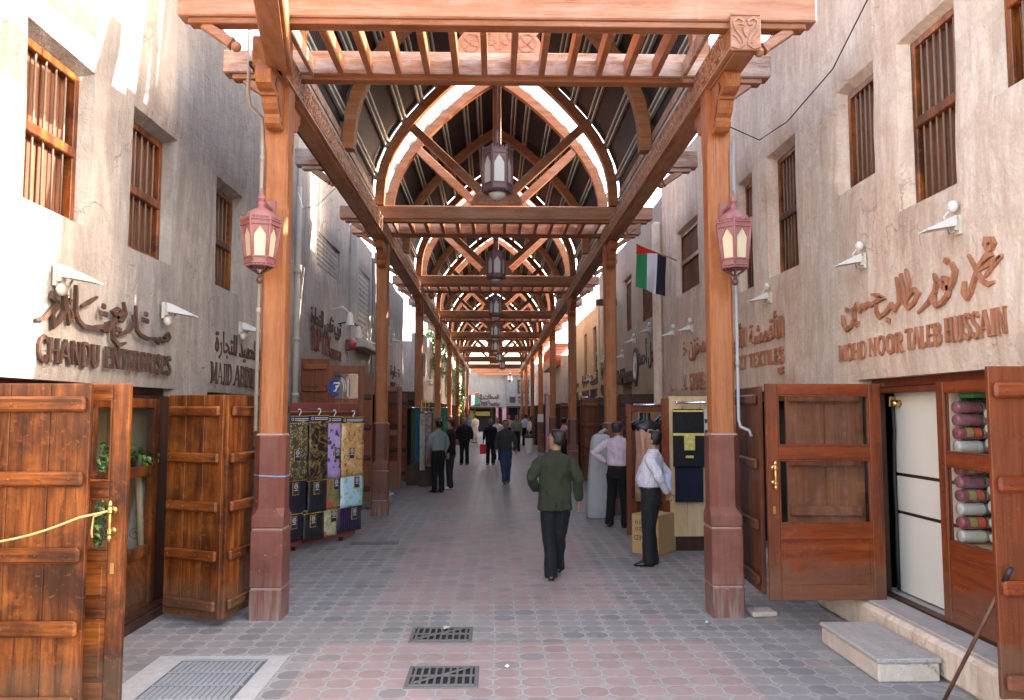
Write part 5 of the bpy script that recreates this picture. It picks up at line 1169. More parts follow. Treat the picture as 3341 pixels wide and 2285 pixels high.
flood(LX+.03, 6.02, 2.99, 1, 'sunlit white floodlight above the C of CHANDU', ball_up=False); flood(LX+.03, 7.98, 2.97, 1, 'white floodlight above the end of ENTERPRISES', ball_up=False); flood(LX+.03, 10.35, 3.04, 1, 'white floodlight left of the left front column above MAJID', ball_up=False)
for y, z, l in ((5.84, 3.36, 'nearest floodlight on the cream wall, above HUSSAIN'), (7.38, 3.38, 'floodlight above MOHD on the cream wall'), (9.95, 3.40, 'floodlight right of the right front column above the TEXTILES letters'), (13.95, 3.42, 'floodlight above STORE on the right wall'), (15.3, 3.46, 'floodlight above KHUSHAL on the right wall')): flood(RX-.03, y, z, -1, l)
for y, z, l in ((17.8, 3.78, 'floodlight above the tall Arabic strokes near the flag'), (19.8, 3.72, 'floodlight above the oval emblem'), (21.6, 3.45, 'floodlight at the right edge of the second right column'), (25.2, 3.55, 'floodlight on the tan wall left of the second right column')): flood(RX, y, z, -1, l)
for x, y, z, sd, l in ((LX+.05, 20.4, 3.72, 1, 'small floodlight on the ledge of the white screen building'), (-3.2, 25.2, 4.2, 1, 'floodlight on the smoke-stained left wall'), (-3.2, 22.4, 3.9, 1, 'floodlight at the right side of the second left column'), (-3.0, 37, 3.2, 1, 'floodlight on the grey wall below the creeper'), (RX-.05, 28.6, 3.1, -1, 'floodlight on the yellowish right wall')): flood(x, y, z, sd, l)
def swan(x, y, z, lab, mat):
    t = thing('spotlight', (x, y, z), lab, 'spotlight'); m = MB(); m.tube([(0, 0, 0), (.28, 0, .06), (.42, 0, -.06)], .014, 7); build('arm', m, mat, t)
    m = MB(); m.lathe([(.03, 0), (.06, -.06), (.085, -.26), (.08, -.262)], 12, (.43, 0, -.05)); build('cone_shade', m, M_WHITE, t)
swan(LX, 15.9, 3.95, 'white cone spotlight on a pale arm above the TOP TEX letters', M_WHITE); swan(LX, 16.9, 3.78, 'white cone spotlight on a black arm above TRADING', M_BLACK)
# ------------------------------------------------------------------ ground details
def box_thing(name, lab, cat, loc, parts, group=None, rz=0):
    t = thing(name, loc, lab, cat, group, rz)
    for nm, mb, mat in parts: build(nm, mb, mat, t)
    return t
m = MB(); m.box(-.235, .215, -.50, .50, 0, .135, .012); m2 = MB(); m2.box(-.245, .225, -.51, .51, .136, .17, .008)
box_thing('doorstep', 'pale stone block step in front of the right shop doorway', 'step', (2.99, 6.33, 0), [('step_block', m, M_STONE), ('step_tread', m2, M_SLAB)])
def drain(x0, x1, y0, y1, lab):
    t = thing('drain_grate', ((x0+x1)/2, (y0+y1)/2, 0), lab, 'drain grate', 'drain grates in the paving')
    w, h = (x1-x0)/2, (y1-y0)/2
    p = MB(); p.box(-w, w, -h, h, .003, .005); build('pit', p, M_PIT, t)
    r = MB()
    for a, b, c, d in ((-w-.03, w+.03, -h-.03, -h), (-w-.03, w+.03, h, h+.03), (-w-.03, -w, -h, h), (w, w+.03, -h, h)): r.box(a, b, c, d, -.02, .010, .003)
    build('rim', r, M_IRON, t)
    g = MB()
    for i in range(9): x = -w+2*w*(i+.5)/9; g.box(x-.009, x+.009, -h, h, .0055, .018, .002)
    for y in (-h+.01, 0, h-.01): g.box(-w, w, y-.012, y+.012, .006, .0185, .002)
    g.bar((-w+.02, -h+.03, .019), (w-.03, h-.03, .019), .028, .006, .001); build('bars', g, M_IRON, t)
drain(-.69, -.215, 6.92, 7.33, 'farther of the two square iron drain grates in the paving'); drain(-.605, -.14, 5.81, 6.23, 'nearer of the two square iron drain grates in the paving')
t = thing('drain_cover', (-2.08, 5.9, 0), 'wide ribbed metal cover in a concrete rim at the lower left', 'drain cover')
m = MB(); m.box(-.56, .46, -.7, .66, -.05, .006, .003); build('concrete_rim', m, M_CONC, t)
m = MB()
for r in range(4):
    for i in range(15):
        x = -.32+.62*(i+.5)/15; y = -.6+.28*r
        m.box(x-.017, x+.017, y+.02, y+.245, .007, .016, .004)
for r in range(5): m.box(-.33, .31, -.61+.28*r, -.59+.28*r, .0068, .014, .002)
build('ribbed_plate', m, flat('worn_steel', (.33, .335, .34), .5, metal=.2, var=.25, nscale=30), t); m = MB(); m.box(-.34, .32, -.63, .56, .0062, .0066); build('plate_bed', m, flat('plate_bed_grey', (.11, .11, .115), .8), t)
m = MB(); m.box(-.12, .12, -.10, .10, 0, .045, .008); box_thing('stone_slab', 'loose flat stone at the foot of the right front column', 'stone', (2.56, 7.78, 0), [('slab', m, M_STONE)], rz=.1)
m = MB(); m.box(-.35, .35, -.12, .12, .002, .012, .003)
for i in range(12): m.box(-.33+.055*i, -.31+.055*i, -.11, .11, .0125, .018)
box_thing('drain_strip', 'ribbed drain strip in the ground right of the textile stand', 'drain', (-1.75, 12.0, 0), [('ribbed_strip', m, M_IRON)], rz=.1)
m = MB(); m.box(-2.0, 2.4, -.04, .14, .002, .008, .002)
for i in range(90): m.box(-1.98+.048*i, -1.965+.048*i, -.03, .13, .0085, .016)
box_thing('drain_strip', 'long ribbed strip across the paving at the very bottom right', 'drain', (2.6, 5.20, 0), [('ribbed_strip', m, M_IRON)], rz=.02)
def scrap(x, y, s, mat, lab):
    m = MB(); vs = [(x+s*cos(a)*(.6+.4*random.random()), y+s*sin(a)*(.6+.4*random.random()), .004+.02*random.random()) for a in [q*pi/3 for q in range(6)]]
    m.add(vs+[(x, y, .03)], [(i, (i+1) % 6, 6) for i in range(6)]); tag(build('litter', m, mat), lab, 'litter', 'scraps of litter')
M_PAPER = flat('paper_scrap', (.70, .67, .62), .8); M_FOIL = flat('foil_scrap', (.55, .50, .44), .35)
scrap(-.43, 7.33, .07, M_FOIL, 'crumpled wrapper on the back edge of the farther drain grate'); scrap(.10, 6.22, .022, M_PAPER, 'tiny white paper on the paving right of the nearer drain grate'); scrap(-2.62, 8.0, .07, M_PAPER, 'white scrap lying under the folding shutters'); scrap(1.95, 7.45, .02, M_PAPER, 'small pale pebble beside the right front plinth')
# rope, stick, wire
m = MB(); P0, P1 = Vector((-2.455, 5.20, 1.305)), Vector((-3.04, 4.98, 1.145)); PM = Vector((-2.56, 5.06, 1.285)); m.tube([P0, P0.lerp(PM, .5), PM] + [PM.lerp(P1, i/8)+Vector((0, -.01, -.02*sin(pi*i/8))) for i in range(1, 9)], .0075, 6); m.tube([P0, P0+Vector((-.07, -.03, -.03)), P0+Vector((-.08, -.03, -.12)), P0+Vector((-.075, -.03, -.16))], .006, 6)
tag(build('rope', m, M_ROPE), 'yellow rope tied to the brass handle of the left glazed door', 'rope')
bt = thing('broom_stick', (2.97, 5.40, 0), 'brown wooden stick leaning on the shutter leaf at the lower right', 'stick'); m = MB(); m.tube([(0, 0, .0), (.155, -.50, .93)], .0125, 9); build('shaft', m, wood('stick_wood', 'z', (.09, .035, .02), (.17, .07, .04), (.24, .11, .06), .5), bt); m = MB(); m.tube([(.150, -.484, .90), (.165, -.532, .99)], .0155, 9); build('grip', m, M_BLACK, bt)
m = MB(); m.tube([(3.30, 6.2, 5.95), (3.28, 6.7, 5.56), (3.25, 7.4, 5.22), (3.1, 8.2, 5.0), (2.9, 8.5, 4.90), (2.5, 8.2, 4.93), (2.34, 7.95, 4.95)], .006, 6); tag(build('overhead_wire', m, M_BLACK), 'loose dark wire sagging from the right wall to the right front column', 'wire')
m = MB(); m.tube([(-3.2, 12.9, 5.5), (-2.95, 12.2, 5.05), (-2.6, 11.6, 4.95), (-2.25, 11.3, 5.15)], .007, 6); tag(build('overhead_wire', m, M_WHITE), 'thin white wire hanging between left wall and long beam', 'wire')

# ------------------------------------------------------------------ textiles: left stand
def print_mat(name, base, c1, c2, sc, thr=.52, tex='noise', gloss=.25):
    m, nt, b, out = newmat(name); k = NT(nt); v = k.coord(True)
    if tex == 'noise': f = k.noise(v, sc, 5, .7, .8)
    elif tex == 'dots':
        x = k.n('ShaderNodeTexVoronoi'); nt.links.new(v, x.inputs['Vector']); x.inputs['Scale'].default_value = sc; f = k.math('SUBTRACT', 1.0, x.outputs['Distance'])
    else:
        x = k.n('ShaderNodeTexWave'); nt.links.new(v, x.inputs['Vector']); x.inputs['Scale'].default_value = sc; x.inputs['Distortion'].default_value = 1.5; f = x.outputs['Fac']
    col = k.mix(k.ramp(f, [(thr-.04, 0.0), (thr+.04, 1.0)]), base, c1)
    g = k.noise(v, sc*.45, 4, .6, 1.2); col = k.mix(k.ramp(g, [(.56, 0.0), (.60, 1.0)]), col, c2)
    nt.links.new(col, b.inputs['Base Color']); b.inputs['Roughness'].default_value = .45
    b.inputs['Coat Weight'].default_value = gloss; b.inputs['Coat Roughness'].default_value = .12
    nt.links.new(k.bump(k.noise(v, 14, 4, .6, .6), .35, .012), b.inputs['Normal']); return m
PR = [print_mat('print_gold_check', (.07, .055, .03), (.48, .37, .16), (.26, .19, .08), 26, .66, 'dots'), print_mat('print_black_gold', (.012, .010, .008), (.28, .17, .06), (.16, .09, .03), 11, .53),
      print_mat('print_lilac', (.42, .30, .58), (.08, .045, .15), (.50, .41, .66), 11, .64, 'dots'), print_mat('print_tan', (.60, .36, .14), (.26, .09, .03), (.70, .52, .30), 13, .55),
      print_mat('print_navy', (.012, .010, .02), (.04, .02, .06), (.02, .015, .04), 9, .6), print_mat('print_black', (.010, .010, .012), (.02, .02, .024), (.014, .014, .018), 12),
      print_mat('print_olive_red', (.26, .22, .09), (.16, .15, .06), (.52, .07, .035), 12, .5), print_mat('print_leaf_sky', (.42, .62, .74), (.20, .46, .08), (.62, .70, .76), 5, .56),
      print_mat('print_poppy', (.52, .48, .32), (.33, .33, .17), (.60, .10, .03), 10, .52), print_mat('print_violet_line', (.008, .006, .014), (.05, .02, .11), (.012, .010, .02), 7, .64, 'wave')]
M_TAG = flat('tag_navy', (.02, .024, .05), .4); M_GOLD = flat('tag_gold_edge', (.52, .36, .05), .4); M_HOOK = flat('white_hook', (.62, .60, .66), .4)
SA, SB = Vector((-2.90, 11.18, 0)), Vector((-2.14, 12.50, 0)); SD = (SB-SA); SLen = SD.length; sang = atan2(SD.y, SD.x)
st = thing('display_stand', SA, 'dark red board stand hung with packed cloth behind the left front column', 'display stand', rz=sang)
m = MB(); m.box(0, SLen, .0, .035, .10, 2.04, .004); build('board', m, M_MAROON2, st)
m = MB(); m.box(-.01, SLen*.72, -.02, .055, 1.90, 2.06, .006); build('top_panel', m, M_MAROON2, st); m = MB(); m.box(SLen*.724, SLen+.0, -.02, .055, 1.90, 2.06, .006); build('top_panel', m, M_MAROON2, st)
m = MB(); m.box(0, SLen*.5, -.02, .055, .06, .26, .006); build('bottom_panel', m, M_MAROON2, st); m = MB(); m.box(SLen*.503, SLen, -.02, .055, .06, .26, .006); build('bottom_panel', m, M_MAROON2, st)
for u in (.15, .8): m = MB(); m.box(SLen*u, SLen*u+.04, .0, .05, 0, .16); build('foot', m, D_DARK, st)
m = MB(); m.tube([(.02, -.05, 1.93), (SLen-.02, -.05, 1.93)], .009, 8); build('hanging_rail', m, M_BARS, st)
def S2W(u, z, d): p = SA + SD.normalized()*u; n = Vector((SD.y, -SD.x, 0)).normalized(); return Vector((p.x+n.x*d, p.y+n.y*d, z))
packs = [  # u0,u1,z0,z1,print,depth,header on top
 (.02, .40, .98, 1.85, 0, .075, 1, 'gold checked cloth pack at the upper left of the stand'), (.38, .77, .96, 1.86, 1, .105, 1, 'long black and gold blotched cloth pack, second from left on the stand'),
 (.77, 1.08, .96, 1.84, 2, .085, 1, 'lilac cloth pack with dark flowers on the stand'), (1.07, 1.58, .96, 1.83, 3, .105, 1, 'tan and brown flowered cloth pack at the upper right of the stand'),
 (.02, .41, .50, 1.0, 4, .055, 0, 'dark navy printed cloth pack, left in the middle row'), (.39, .78, .50, .98, 5, .085, 0, 'plain black cloth pack in the middle row'), (.77, 1.09, .50, 1.0, 6, .065, 0, 'olive cloth pack with red flowers in the middle row'), (1.08, 1.60, .50, 1.0, 7, .09, 0, 'sky blue cloth pack with green leaves, right in the middle row'),
 (.02, .36, .14, .54, 4, .05, 0, 'dark cloth pack at the lower left of the stand'), (.33, .75, .10, .52, 5, .07, 0, 'plain black cloth pack in the lowest row'), (.73, 1.06, .12, .54, 8, .055, 0, 'cream cloth pack with orange poppies in the lowest row'), (1.04, 1.58, .14, .53, 9, .075, 0, 'black cloth pack with violet lines at the lower right')]
def cloth_pack(u0, u1, z0, z1, pr, dep, head, lab):
    c = S2W((u0+u1)/2, z1, dep); t = thing('cloth_pack', c, lab, 'cloth pack', 'packed cloth hung on the left stand', rz=sang); w = (u1-u0)/2; h = z1-z0
    m = MB(); m.smooth = True; n = 8; k = 10; vs = []; sd = pr*3.1+u0*7
    for s in (-1, 1):
        for j in range(k+1):
            for i in range(n+1):
                x = -w+2*w*i/n; z = -h*j/k; e = min(i, n-i)/n*2; bul = .022*min(1, e*2.2)*min(1, min(j, k-j)/k*5)
                vs.append((x+.006*noise.noise((x*5, z*4, sd)), s*(.006+bul+.010*noise.noise((x*9, z*7, sd+s))), z+.010*noise.noise((x*6, sd, 1.5))*(j == k)))
    q = (n+1)*(k+1); fs = []
    for j in range(k):
        for i in range(n): a = j*(n+1)+i; fs += [(a, a+1, a+n+2, a+n+1), (q+a, q+a+n+1, q+a+n+2, q+a+1)]
    rim = [i for i in range(n+1)] + [j*(n+1)+n for j in range(1, k+1)] + [k*(n+1)+i for i in range(n-1, -1, -1)] + [j*(n+1) for j in range(k-1, 0, -1)]
    fs += [(rim[i], q+rim[i], q+rim[(i+1) % len(rim)], rim[(i+1) % len(rim)]) for i in range(len(rim))]
    m.add(vs, fs); build('folded_cloth', m, PR[pr], t)
    hz = .085 if head else .035
    m = MB(); m.box(-w-.004, w+.004, -.014, .012, -hz+.014, .014, .002); hd = build('header_card', m, M_TAG, t)
    m = MB(); m.box(-w-.004, w+.004, -.017, .014, .0145, .024); m.box(-w-.004, w+.004, -.017, .014, -hz+.004, -hz+.0135); build('gold_edge', m, M_GOLD, hd)
    m = MB(); hw = w*.95; zc = -hz/2+.018
    if head:
        m.strip([(-hw+.035+.02*cos(a), zc+.02*sin(a)) for a in [q*pi/5 for q in range(11)]], .007, 0, .002, lambda a, b, d: (a, -.0145-d, b))
        m.strip([(-hw+.08, zc+.012), (hw*.95, zc+.012)], .010, 0, .002, lambda a, b, d: (a, -.0145-d, b)); m.strip([(-hw+.08, zc-.012), (hw*.9, zc-.012)], .012, 0, .002, lambda a, b, d: (a, -.0145-d, b))
    else: m.strip([(-hw*.8, zc), (-hw*.1, zc)], .010, 0, .002, lambda a, b, d: (a, -.0145-d, b)); m.strip([(hw*.2, zc), (hw*.9, zc)], .010, 0, .002, lambda a, b, d: (a, -.0145-d, b))
    build('white_print', m, M_HOOK, hd)
    if head:
        m = MB(); m.tube([(0, 0, .012), (0, 0, .045), (.022, 0, .06), (.034, 0, .085), (.02, 0, .112), (-.005, 0, .118), (-.026, 0, .105)], .0085, 7); build('hook', m, M_HOOK, t)
    if pr != 1 and not (head and pr == 3 and False):
        tz = -h*.50 if head else -.05; tx = w*.25 if pr in (2, 6, 7, 8, 9) else (-w*.35 if pr in (0, 4) else -w*.25)
        m = MB(); m.box(tx-.062, tx+.062, -.042, -.034, tz-.17, tz, .002); tg = build('gold_edge', m, M_GOLD, t)
        m = MB(); m.box(tx-.054, tx+.054, -.0445, -.0422, tz-.162, tz-.006); build('label_card', m, M_TAG, tg)
        m = MB(); m.strip([(tx+.03*cos(a), tz-.052+.033*sin(a)) for a in [q*pi/6 for q in range(13)]], .009, 0, .002, lambda a, b, d: (a, -.0447-d, b)); m.strip([(tx-.016, tz-.062), (tx, tz-.040), (tx+.016, tz-.062)], .008, 0, .0024, lambda a, b, d: (a, -.0447-d, b)); m.strip([(tx-.035, tz-.105), (tx+.035, tz-.105)], .010, 0, .002, lambda a, b, d: (a, -.0447-d, b)); build('white_print', m, M_HOOK, tg)
for p in packs: cloth_pack(*p)

# ------------------------------------------------------------------ left display window: plants, bag, papers
M_LEAF = [flat('pothos_leaf', (.10, .22, .03), .35, var=.35), flat('pothos_leaf_pale', (.30, .42, .12), .35, var=.25), flat('pothos_leaf_dark', (.035, .10, .02), .4, var=.3)]
M_STEM = flat('plant_stem', (.16, .17, .05), .6); M_POT = flat('grey_pot', (.30, .28, .25), .7)
def leaf(mb, p, d, L, w, droop=.3):
    d = Vector(d).normalized(); s = d.cross(Vector((0, 0, 1))); s = s.normalized() if s.length > .05 else Vector((1, 0, 0)); n = s.cross(d)
    P = Vector(p); vs = []
    for u, q, z in ((0, .0, 0), (.12, .42, .02), (.4, .5, .05), (.75, .28, -.02), (1, 0, -.14)):
        c = P+d*L*u+n*(z*L)-Vector((0, 0, droop*L*u*u)); vs += [c-s*w*q+n*.12*w*q, c, c+s*w*q+n*.12*w*q]
    fs = []
    for i in range(4): a = 3*i; fs += [(a, a+1, a+4, a+3), (a+1, a+2, a+5, a+4)]
    mb.add(vs, fs)
def vine(loc, lab, n, spread, rnd, fall, pot=True):
    R = random.Random(rnd); t = thing('potted_vine', loc, lab, 'plant', 'vines in the left shop window')
    if pot: m = MB(); m.lathe([(.045, 0), (.06, .01), (.075, .12), (.08, .125), (.065, .11)], 14); build('pot', m, M_POT, t)
    stm = MB(); lv = [MB(), MB(), MB()]
    for q in lv: q.smooth = True
    for i in range(n):
        a = R.uniform(0, 2*pi); pts = [Vector((0, 0, .11))]; d = Vector((cos(a)*.6, sin(a)*1.0, R.uniform(.3, 1.0))).normalized()
        for s in range(6):
            d = (d+Vector((R.uniform(-.3, .3), R.uniform(-.3, .3), -fall*R.uniform(.3, 1)))).normalized(); q = pts[-1]+d*spread/6; q.x = max(-.20, min(.10, q.x)); pts.append(q)
            for _ in range(2):
                dd = Vector((R.uniform(-.2, 1), R.uniform(-1, 1), R.uniform(-.4, .5))); leaf(lv[R.choice((0, 0, 1, 2))], pts[-1], dd, R.uniform(.05, .10), R.uniform(.035, .065))
        stm.tube(pts, .004, 5)
    build('stem', stm, M_STEM, t)
    for q, mt in zip(lv, M_LEAF):
        if q.v: build('foliage', q, mt, t, fix=False)
vine((-3.52, 8.16, 1.365), 'trailing vine in a pot on the upper shelf of the left window', 22, .34, 3, .35); vine((-3.60, 7.42, 1.365), 'bushy vine seen through the open glazed door, upper shelf', 20, .34, 5, .3); vine((-3.56, 7.30, 1.12), 'vine hanging low behind the glazed door near the rope', 22, .5, 9, .8); vine((-3.62, 7.55, .86), 'lowest hanging vine in the left window', 20, .5, 12, .8)
t = thing('cloth_bag', (-3.53, 8.18, .552), 'white rounded cloth bag on the lower shelf of the left window', 'bag')
m = MB(); m.smooth = True; m.rings([[(.10*f*cos(a), .20*g*(abs(cos(a))**.7)*(1 if cos(a) > 0 else -1)+.0, z) if False else (.13*f*cos(a), .05*g*sin(a), z) for a in [q*2*pi/20 for q in range(20)]] for z, f, g in ((.0, .6, .88), (.02, .95, .98), (.15, 1.1, 1.0), (.4, .8, .9), (.58, .4, .8), (.66, .12, .72))]); build('bag_body', m, flat('white_canvas', (.66, .64, .60), .85), t)
m = MB(); m.strip([(.0+.05*cos(a), .18+.05*sin(a)) for a in [q*pi/6 for q in range(13)]], .007, 0, .002, lambda a, b, d: (a-.03, -.056-d, b)); m.strip([(-.03, .18), (.0, .2), (.03, .17)], .006, 0, .002, lambda a, b, d: (a-.03, -.056-d, b)); build('round_emblem', m, flat('emblem_grey', (.22, .22, .24), .7), t)
m = MB(); m.box(-3.95, -3.5, 8.31, 8.325, 1.5, 2.0); tag(build('poster', m, flat('beige_poster', (.36, .32, .20), .8)), 'beige poster with faint lines behind the plants', 'poster')
m = MB(); m.box(-3.62, -3.56, 6.95, 7.12, 1.37, 1.98, .01); tag(build('hanging_cloth', m, flat('pale_cloth', (.62, .68, .72), .8)), 'pale hanging cloth behind the glass of the open left door', 'cloth')
m = MB(); m.box(-3.72, -3.70, 7.55, 7.565, 1.62, 1.90); tag(build('red_ribbon', m, flat('ribbon_red', (.55, .06, .04), .7)), 'red ribbon hanging in the left display window', 'ribbon')
m = MB(); m.tube([(-3.43, 7.98, .6), (-3.50, 8.03, 1.30)], .032, 10); tag(build('cloth_roll', m, flat('roll_beige', (.42, .33, .20), .8)), 'beige roll leaning beside the white bag in the left window', 'cloth roll')

# ------------------------------------------------------------------ right display: bolts of cloth
BM = [flat('bolt_maroon', (.28, .07, .085), .28, var=.3, nscale=9), flat('bolt_plum', (.32, .12, .145), .28, var=.3, nscale=9), flat('bolt_white', (.55, .53, .48), .3, var=.12, nscale=9)]
M_BCARD = flat('bolt_tag_red', (.70, .10, .05), .5); M_BGOLD = flat('bolt_badge', (.36, .32, .08), .5); M_PLUG = flat('tube_end', (.50, .56, .44), .6); M_FILM = flat('film_end', (.20, .17, .17), .15)
rows = [(1.00, 2, 0), (1.105, 0, 1), (1.21, 2, 0), (1.315, 0, 1), (1.42, 1, 0), (1.52, 0, 1)]; rows2 = [(1.67, 2, 0), (1.775, 0, 1), (1.88, 1, 0), (1.98, 1, 0)]
nm = ('maroon', 'plum', 'white')
# seen from the street the bolts lie across the window: axis along the wall
def bolt_x(x0, L, y, z, r, mat, lab, card, turn=False):
    t = thing('cloth_bolt', (x0, y, z), lab, 'cloth bolt', 'bolts of cloth behind the right display glass')
    def rot(mb): mb.v = [(v[2], v[0]*1.2, v[1]) for v in mb.v]; return mb
    m = MB(); m.smooth = True; m.lathe([(r*.55, 0), (r*.92, .004), (r, .02), (r*1.03, L*.5), (r, L-.02), (r*.92, L)], 18); build('rolled_cloth', rot(m), mat, t)
    m = MB(); m.smooth = True; m.lathe([(r*.95, L+.001), (r*.8, L+.04), (r*.72, L+.09), (r*.35, L+.10)], 14); build('plastic_end', rot(m), M_FILM, t)
    if mat is BM[2] or turn:
        m = MB(); m.lathe([(r*.3, -.004), (r*.62, -.0035), (r*.62, .012), (r*.3, .013)] if turn else [(r*.9, L-.05), (r*1.05, L-.049), (r*1.05, L-.02), (r*.9, L-.019)], 14); build('tube_plug', rot(m), M_PLUG, t)
    if card:
        def wrap(xa, xb):
            m = MB(); n = 6; vs = []
            for x in (xa, xb):
                for i in range(n+1): q = radians(-30+95*i/n); vs.append((x, -1.2*r*1.05*cos(q), r*1.05*sin(q)))
            m.add(vs, [(i, i+1, n+2+i, n+1+i) for i in range(n)]); return m
        build('price_tag', wrap(L-.075, L-.02), M_BCARD, t, fix=False); build('round_badge', wrap(L-.14, L-.085), M_BGOLD, t, fix=False)
for i, (z, k, c) in enumerate(rows): bolt_x(3.635, .20, 6.26, z-.035, .047, BM[k], '%s cloth bolt, %s from the bottom in the lower display pane' % (nm[k], ('lowest', 'second', 'third', 'fourth', 'fifth', 'topmost')[i]) if i else 'white cloth bolt at the very bottom of the lower display pane', c)
for i, (z, k, c) in enumerate(rows2): bolt_x(3.635, .20, 6.26, z-.01, .047, BM[k], ('white cloth bolt at the foot of the upper display pane', 'maroon tagged cloth bolt in the upper display pane', 'plum cloth bolt, second from the top in the upper pane', 'plum cloth bolt on top in the upper display pane')[i], c)
for i, (z, k) in enumerate(((1.02, 0), (1.13, 0), (1.25, 2), (1.37, 1), (1.72, 0), (1.83, 0), (1.94, 1))): bolt_x(3.70, .30, 5.94, z-.02, .05, BM[k], 'cloth bolt, %s from the bottom of the right-hand stack in the display' % ('lowest', 'second', 'third', 'fourth', 'fifth', 'sixth', 'seventh')[i], 0, True)
sh = thing('display_shelf', (RX+.3, 5.8, .9), 'dark shelf carrying the cloth bolts behind the right display glass', 'shelf')
m = MB(); m.box(RX+.09, RX+.6, 4.9, 6.34, .875, .905); build('lower_board', m, PLY, sh, world=True); m = MB(); m.box(RX+.09, RX+.6, 4.9, 6.34, 1.57, 1.595); build('upper_board', m, PLY, sh, world=True); m = MB(); m.box(RX+.6, RX+.64, 4.9, 6.34, .3, 2.15); build('back_board', m, M_SHELF, sh, world=True)
m = MB(); m.box(3.68, 3.85, 6.1, 6.3, 2.045, 2.09, .02); tag(build('folded_cloth', m, flat('bright_green', (.03, .35, .06), .6)), 'bright green folded cloth on top of the bolts in the right display', 'cloth')

# ------------------------------------------------------------------ right stall beside the column: boards, dresses, box, roll
st = thing('display_board', (2.9, 11.25, 0), 'tall plywood display board with a chrome rail behind the right front column', 'display board')
m = MB(); m.box(2.46, 3.42, 11.25, 11.275, .20, 2.15, .002); build('plywood_panel', m, PLY, st, world=True); m = MB(); m.box(2.36, 2.455, 11.23, 11.30, .0, 2.12, .005); build('post', m, D_REDZ, st, world=True); m = MB(); m.box(2.47, 3.4, 11.28, 11.32, 0, .2); build('foot', m, D_DARK, st, world=True)
m = MB(); m.tube([(2.55, 11.10, 2.06), (3.4, 11.10, 2.06)], .018, 10); m.ball((2.54, 11.10, 2.06), .026, 10, 6); build('chrome_rail', m, M_CHROME, st, world=True)
M_ABAYA = cloth('black_cloth', (.008, .008, .009), .55); M_NAVY = cloth('navy_cloth', (.010, .012, .03), .75); M_GFOIL = flat('gold_foil', (.80, .62, .20), .25, metal=.25, var=.45, nscale=22); M_GREYP = flat('grey_pack', (.48, .45, .42), .6)
t = thing('garment_pack', (2.70, 11.12, 1.9), 'black packed cloth with gold bands and a gold square, on the plywood board', 'garment pack')
m = MB(); m.box(2.49, 2.92, 11.13, 11.165, 1.17, 1.97, .01); build('folded_cloth', m, M_ABAYA, t, world=True)
m = MB(); m.box(2.488, 2.922, 11.125, 11.1295, 1.93, 1.955); m.box(2.488, 2.922, 11.12, 11.1245, 1.60, 1.635); m.box(2.64, 2.79, 11.118, 11.1244, 1.40, 1.60); m.box(2.66, 2.77, 11.124, 11.1296, 1.29, 1.325, .01); build('gold_band', m, M_GFOIL, t, world=True)
t2 = thing('garment_pack', (3.05, 11.14, 1.9), 'pale grey packed cloth half hidden by the right front column', 'garment pack'); m = MB(); m.box(2.93, 3.3, 11.14, 11.17, 1.16, 1.97, .006); build('folded_cloth', m, M_GREYP, t2, world=True); m = MB(); m.box(2.935, 3.29, 11.13, 11.139, 1.78, 1.83); m.box(2.935, 3.02, 11.13, 11.139, 1.48, 1.68); m.box(2.935, 3.29, 11.13, 11.139, 1.36, 1.40); build('printed_band', m, M_TAG, t2, world=True)
t3 = thing('garment_pack', (2.72, 11.15, 1.15), 'plain navy packed cloth hanging below the black one', 'garment pack'); m = MB(); m.box(2.52, 2.91, 11.17, 11.20, .68, 1.165, .008); build('folded_cloth', m, M_NAVY, t3, world=True)
for i, x in enumerate((2.62, 2.86)):
    m = MB(); m.tube([(x, 11.10, 2.085), (x+.02, 11.10, 2.10), (x+.03, 11.10, 2.06), (x+.015, 11.11, 2.02), (x, 11.12, 1.97)], .006, 6); tag(build('hanger_hook', m, M_CHROME), ('left chrome hook on the rail above the black pack', 'right chrome hook on the rail above the black pack')[i], 'hook')
st = thing('mirror_stall', (2.5, 12.75, 0), 'dark red stall frame with a mirror behind the mannequin', 'display frame')
m = MB()
for a, b, c, d in ((2.10, 2.18, 0, 2.05), (2.84, 2.92, 0, 2.12)): m.box(a, b, 12.72, 12.79, c, d, .005)
m.box(2.18, 2.84, 12.725, 12.785, 1.93, 2.03, .005); m.box(2.18, 2.84, 12.725, 12.785, .20, .55, .005); build('frame', m, D_REDZ, st, world=True)
m = MB(); m.box(2.18, 2.84, 12.76, 12.77, .55, 1.93); build('mirror', m, flat('mirror', (.7, .7, .7), .05, metal=1, var=.02), st, world=True); m = MB(); m.tube([(2.2, 12.64, 2.04), (2.86, 12.64, 2.04)], .016, 10); build('chrome_rail', m, M_CHROME, st, world=True)
mq = thing('mannequin', (2.40, 12.55, 0), 'black mannequin bust in a glittering peach dress between the two men', 'mannequin')
def ell(cx, cy, z, rx, ry, n=18): return [(cx+rx*cos(2*pi*q/n), cy+ry*sin(2*pi*q/n), z) for q in range(n)]
m = MB(); m.smooth = True; m.rings([ell(0, 0, 1.60, .15, .10), ell(0, 0, 1.68, .20, .10), ell(0, 0, 1.735, .215, .085), ell(0, 0, 1.775, .15, .07), ell(0, 0, 1.80, .065, .06), ell(0, 0, 1.84, .052, .052), ell(0, 0, 1.90, .055, .055), ell(0, 0, 1.915, .045, .045)]); build('bust', m, flat('mannequin_black', (.014, .014, .015), .35), mq)
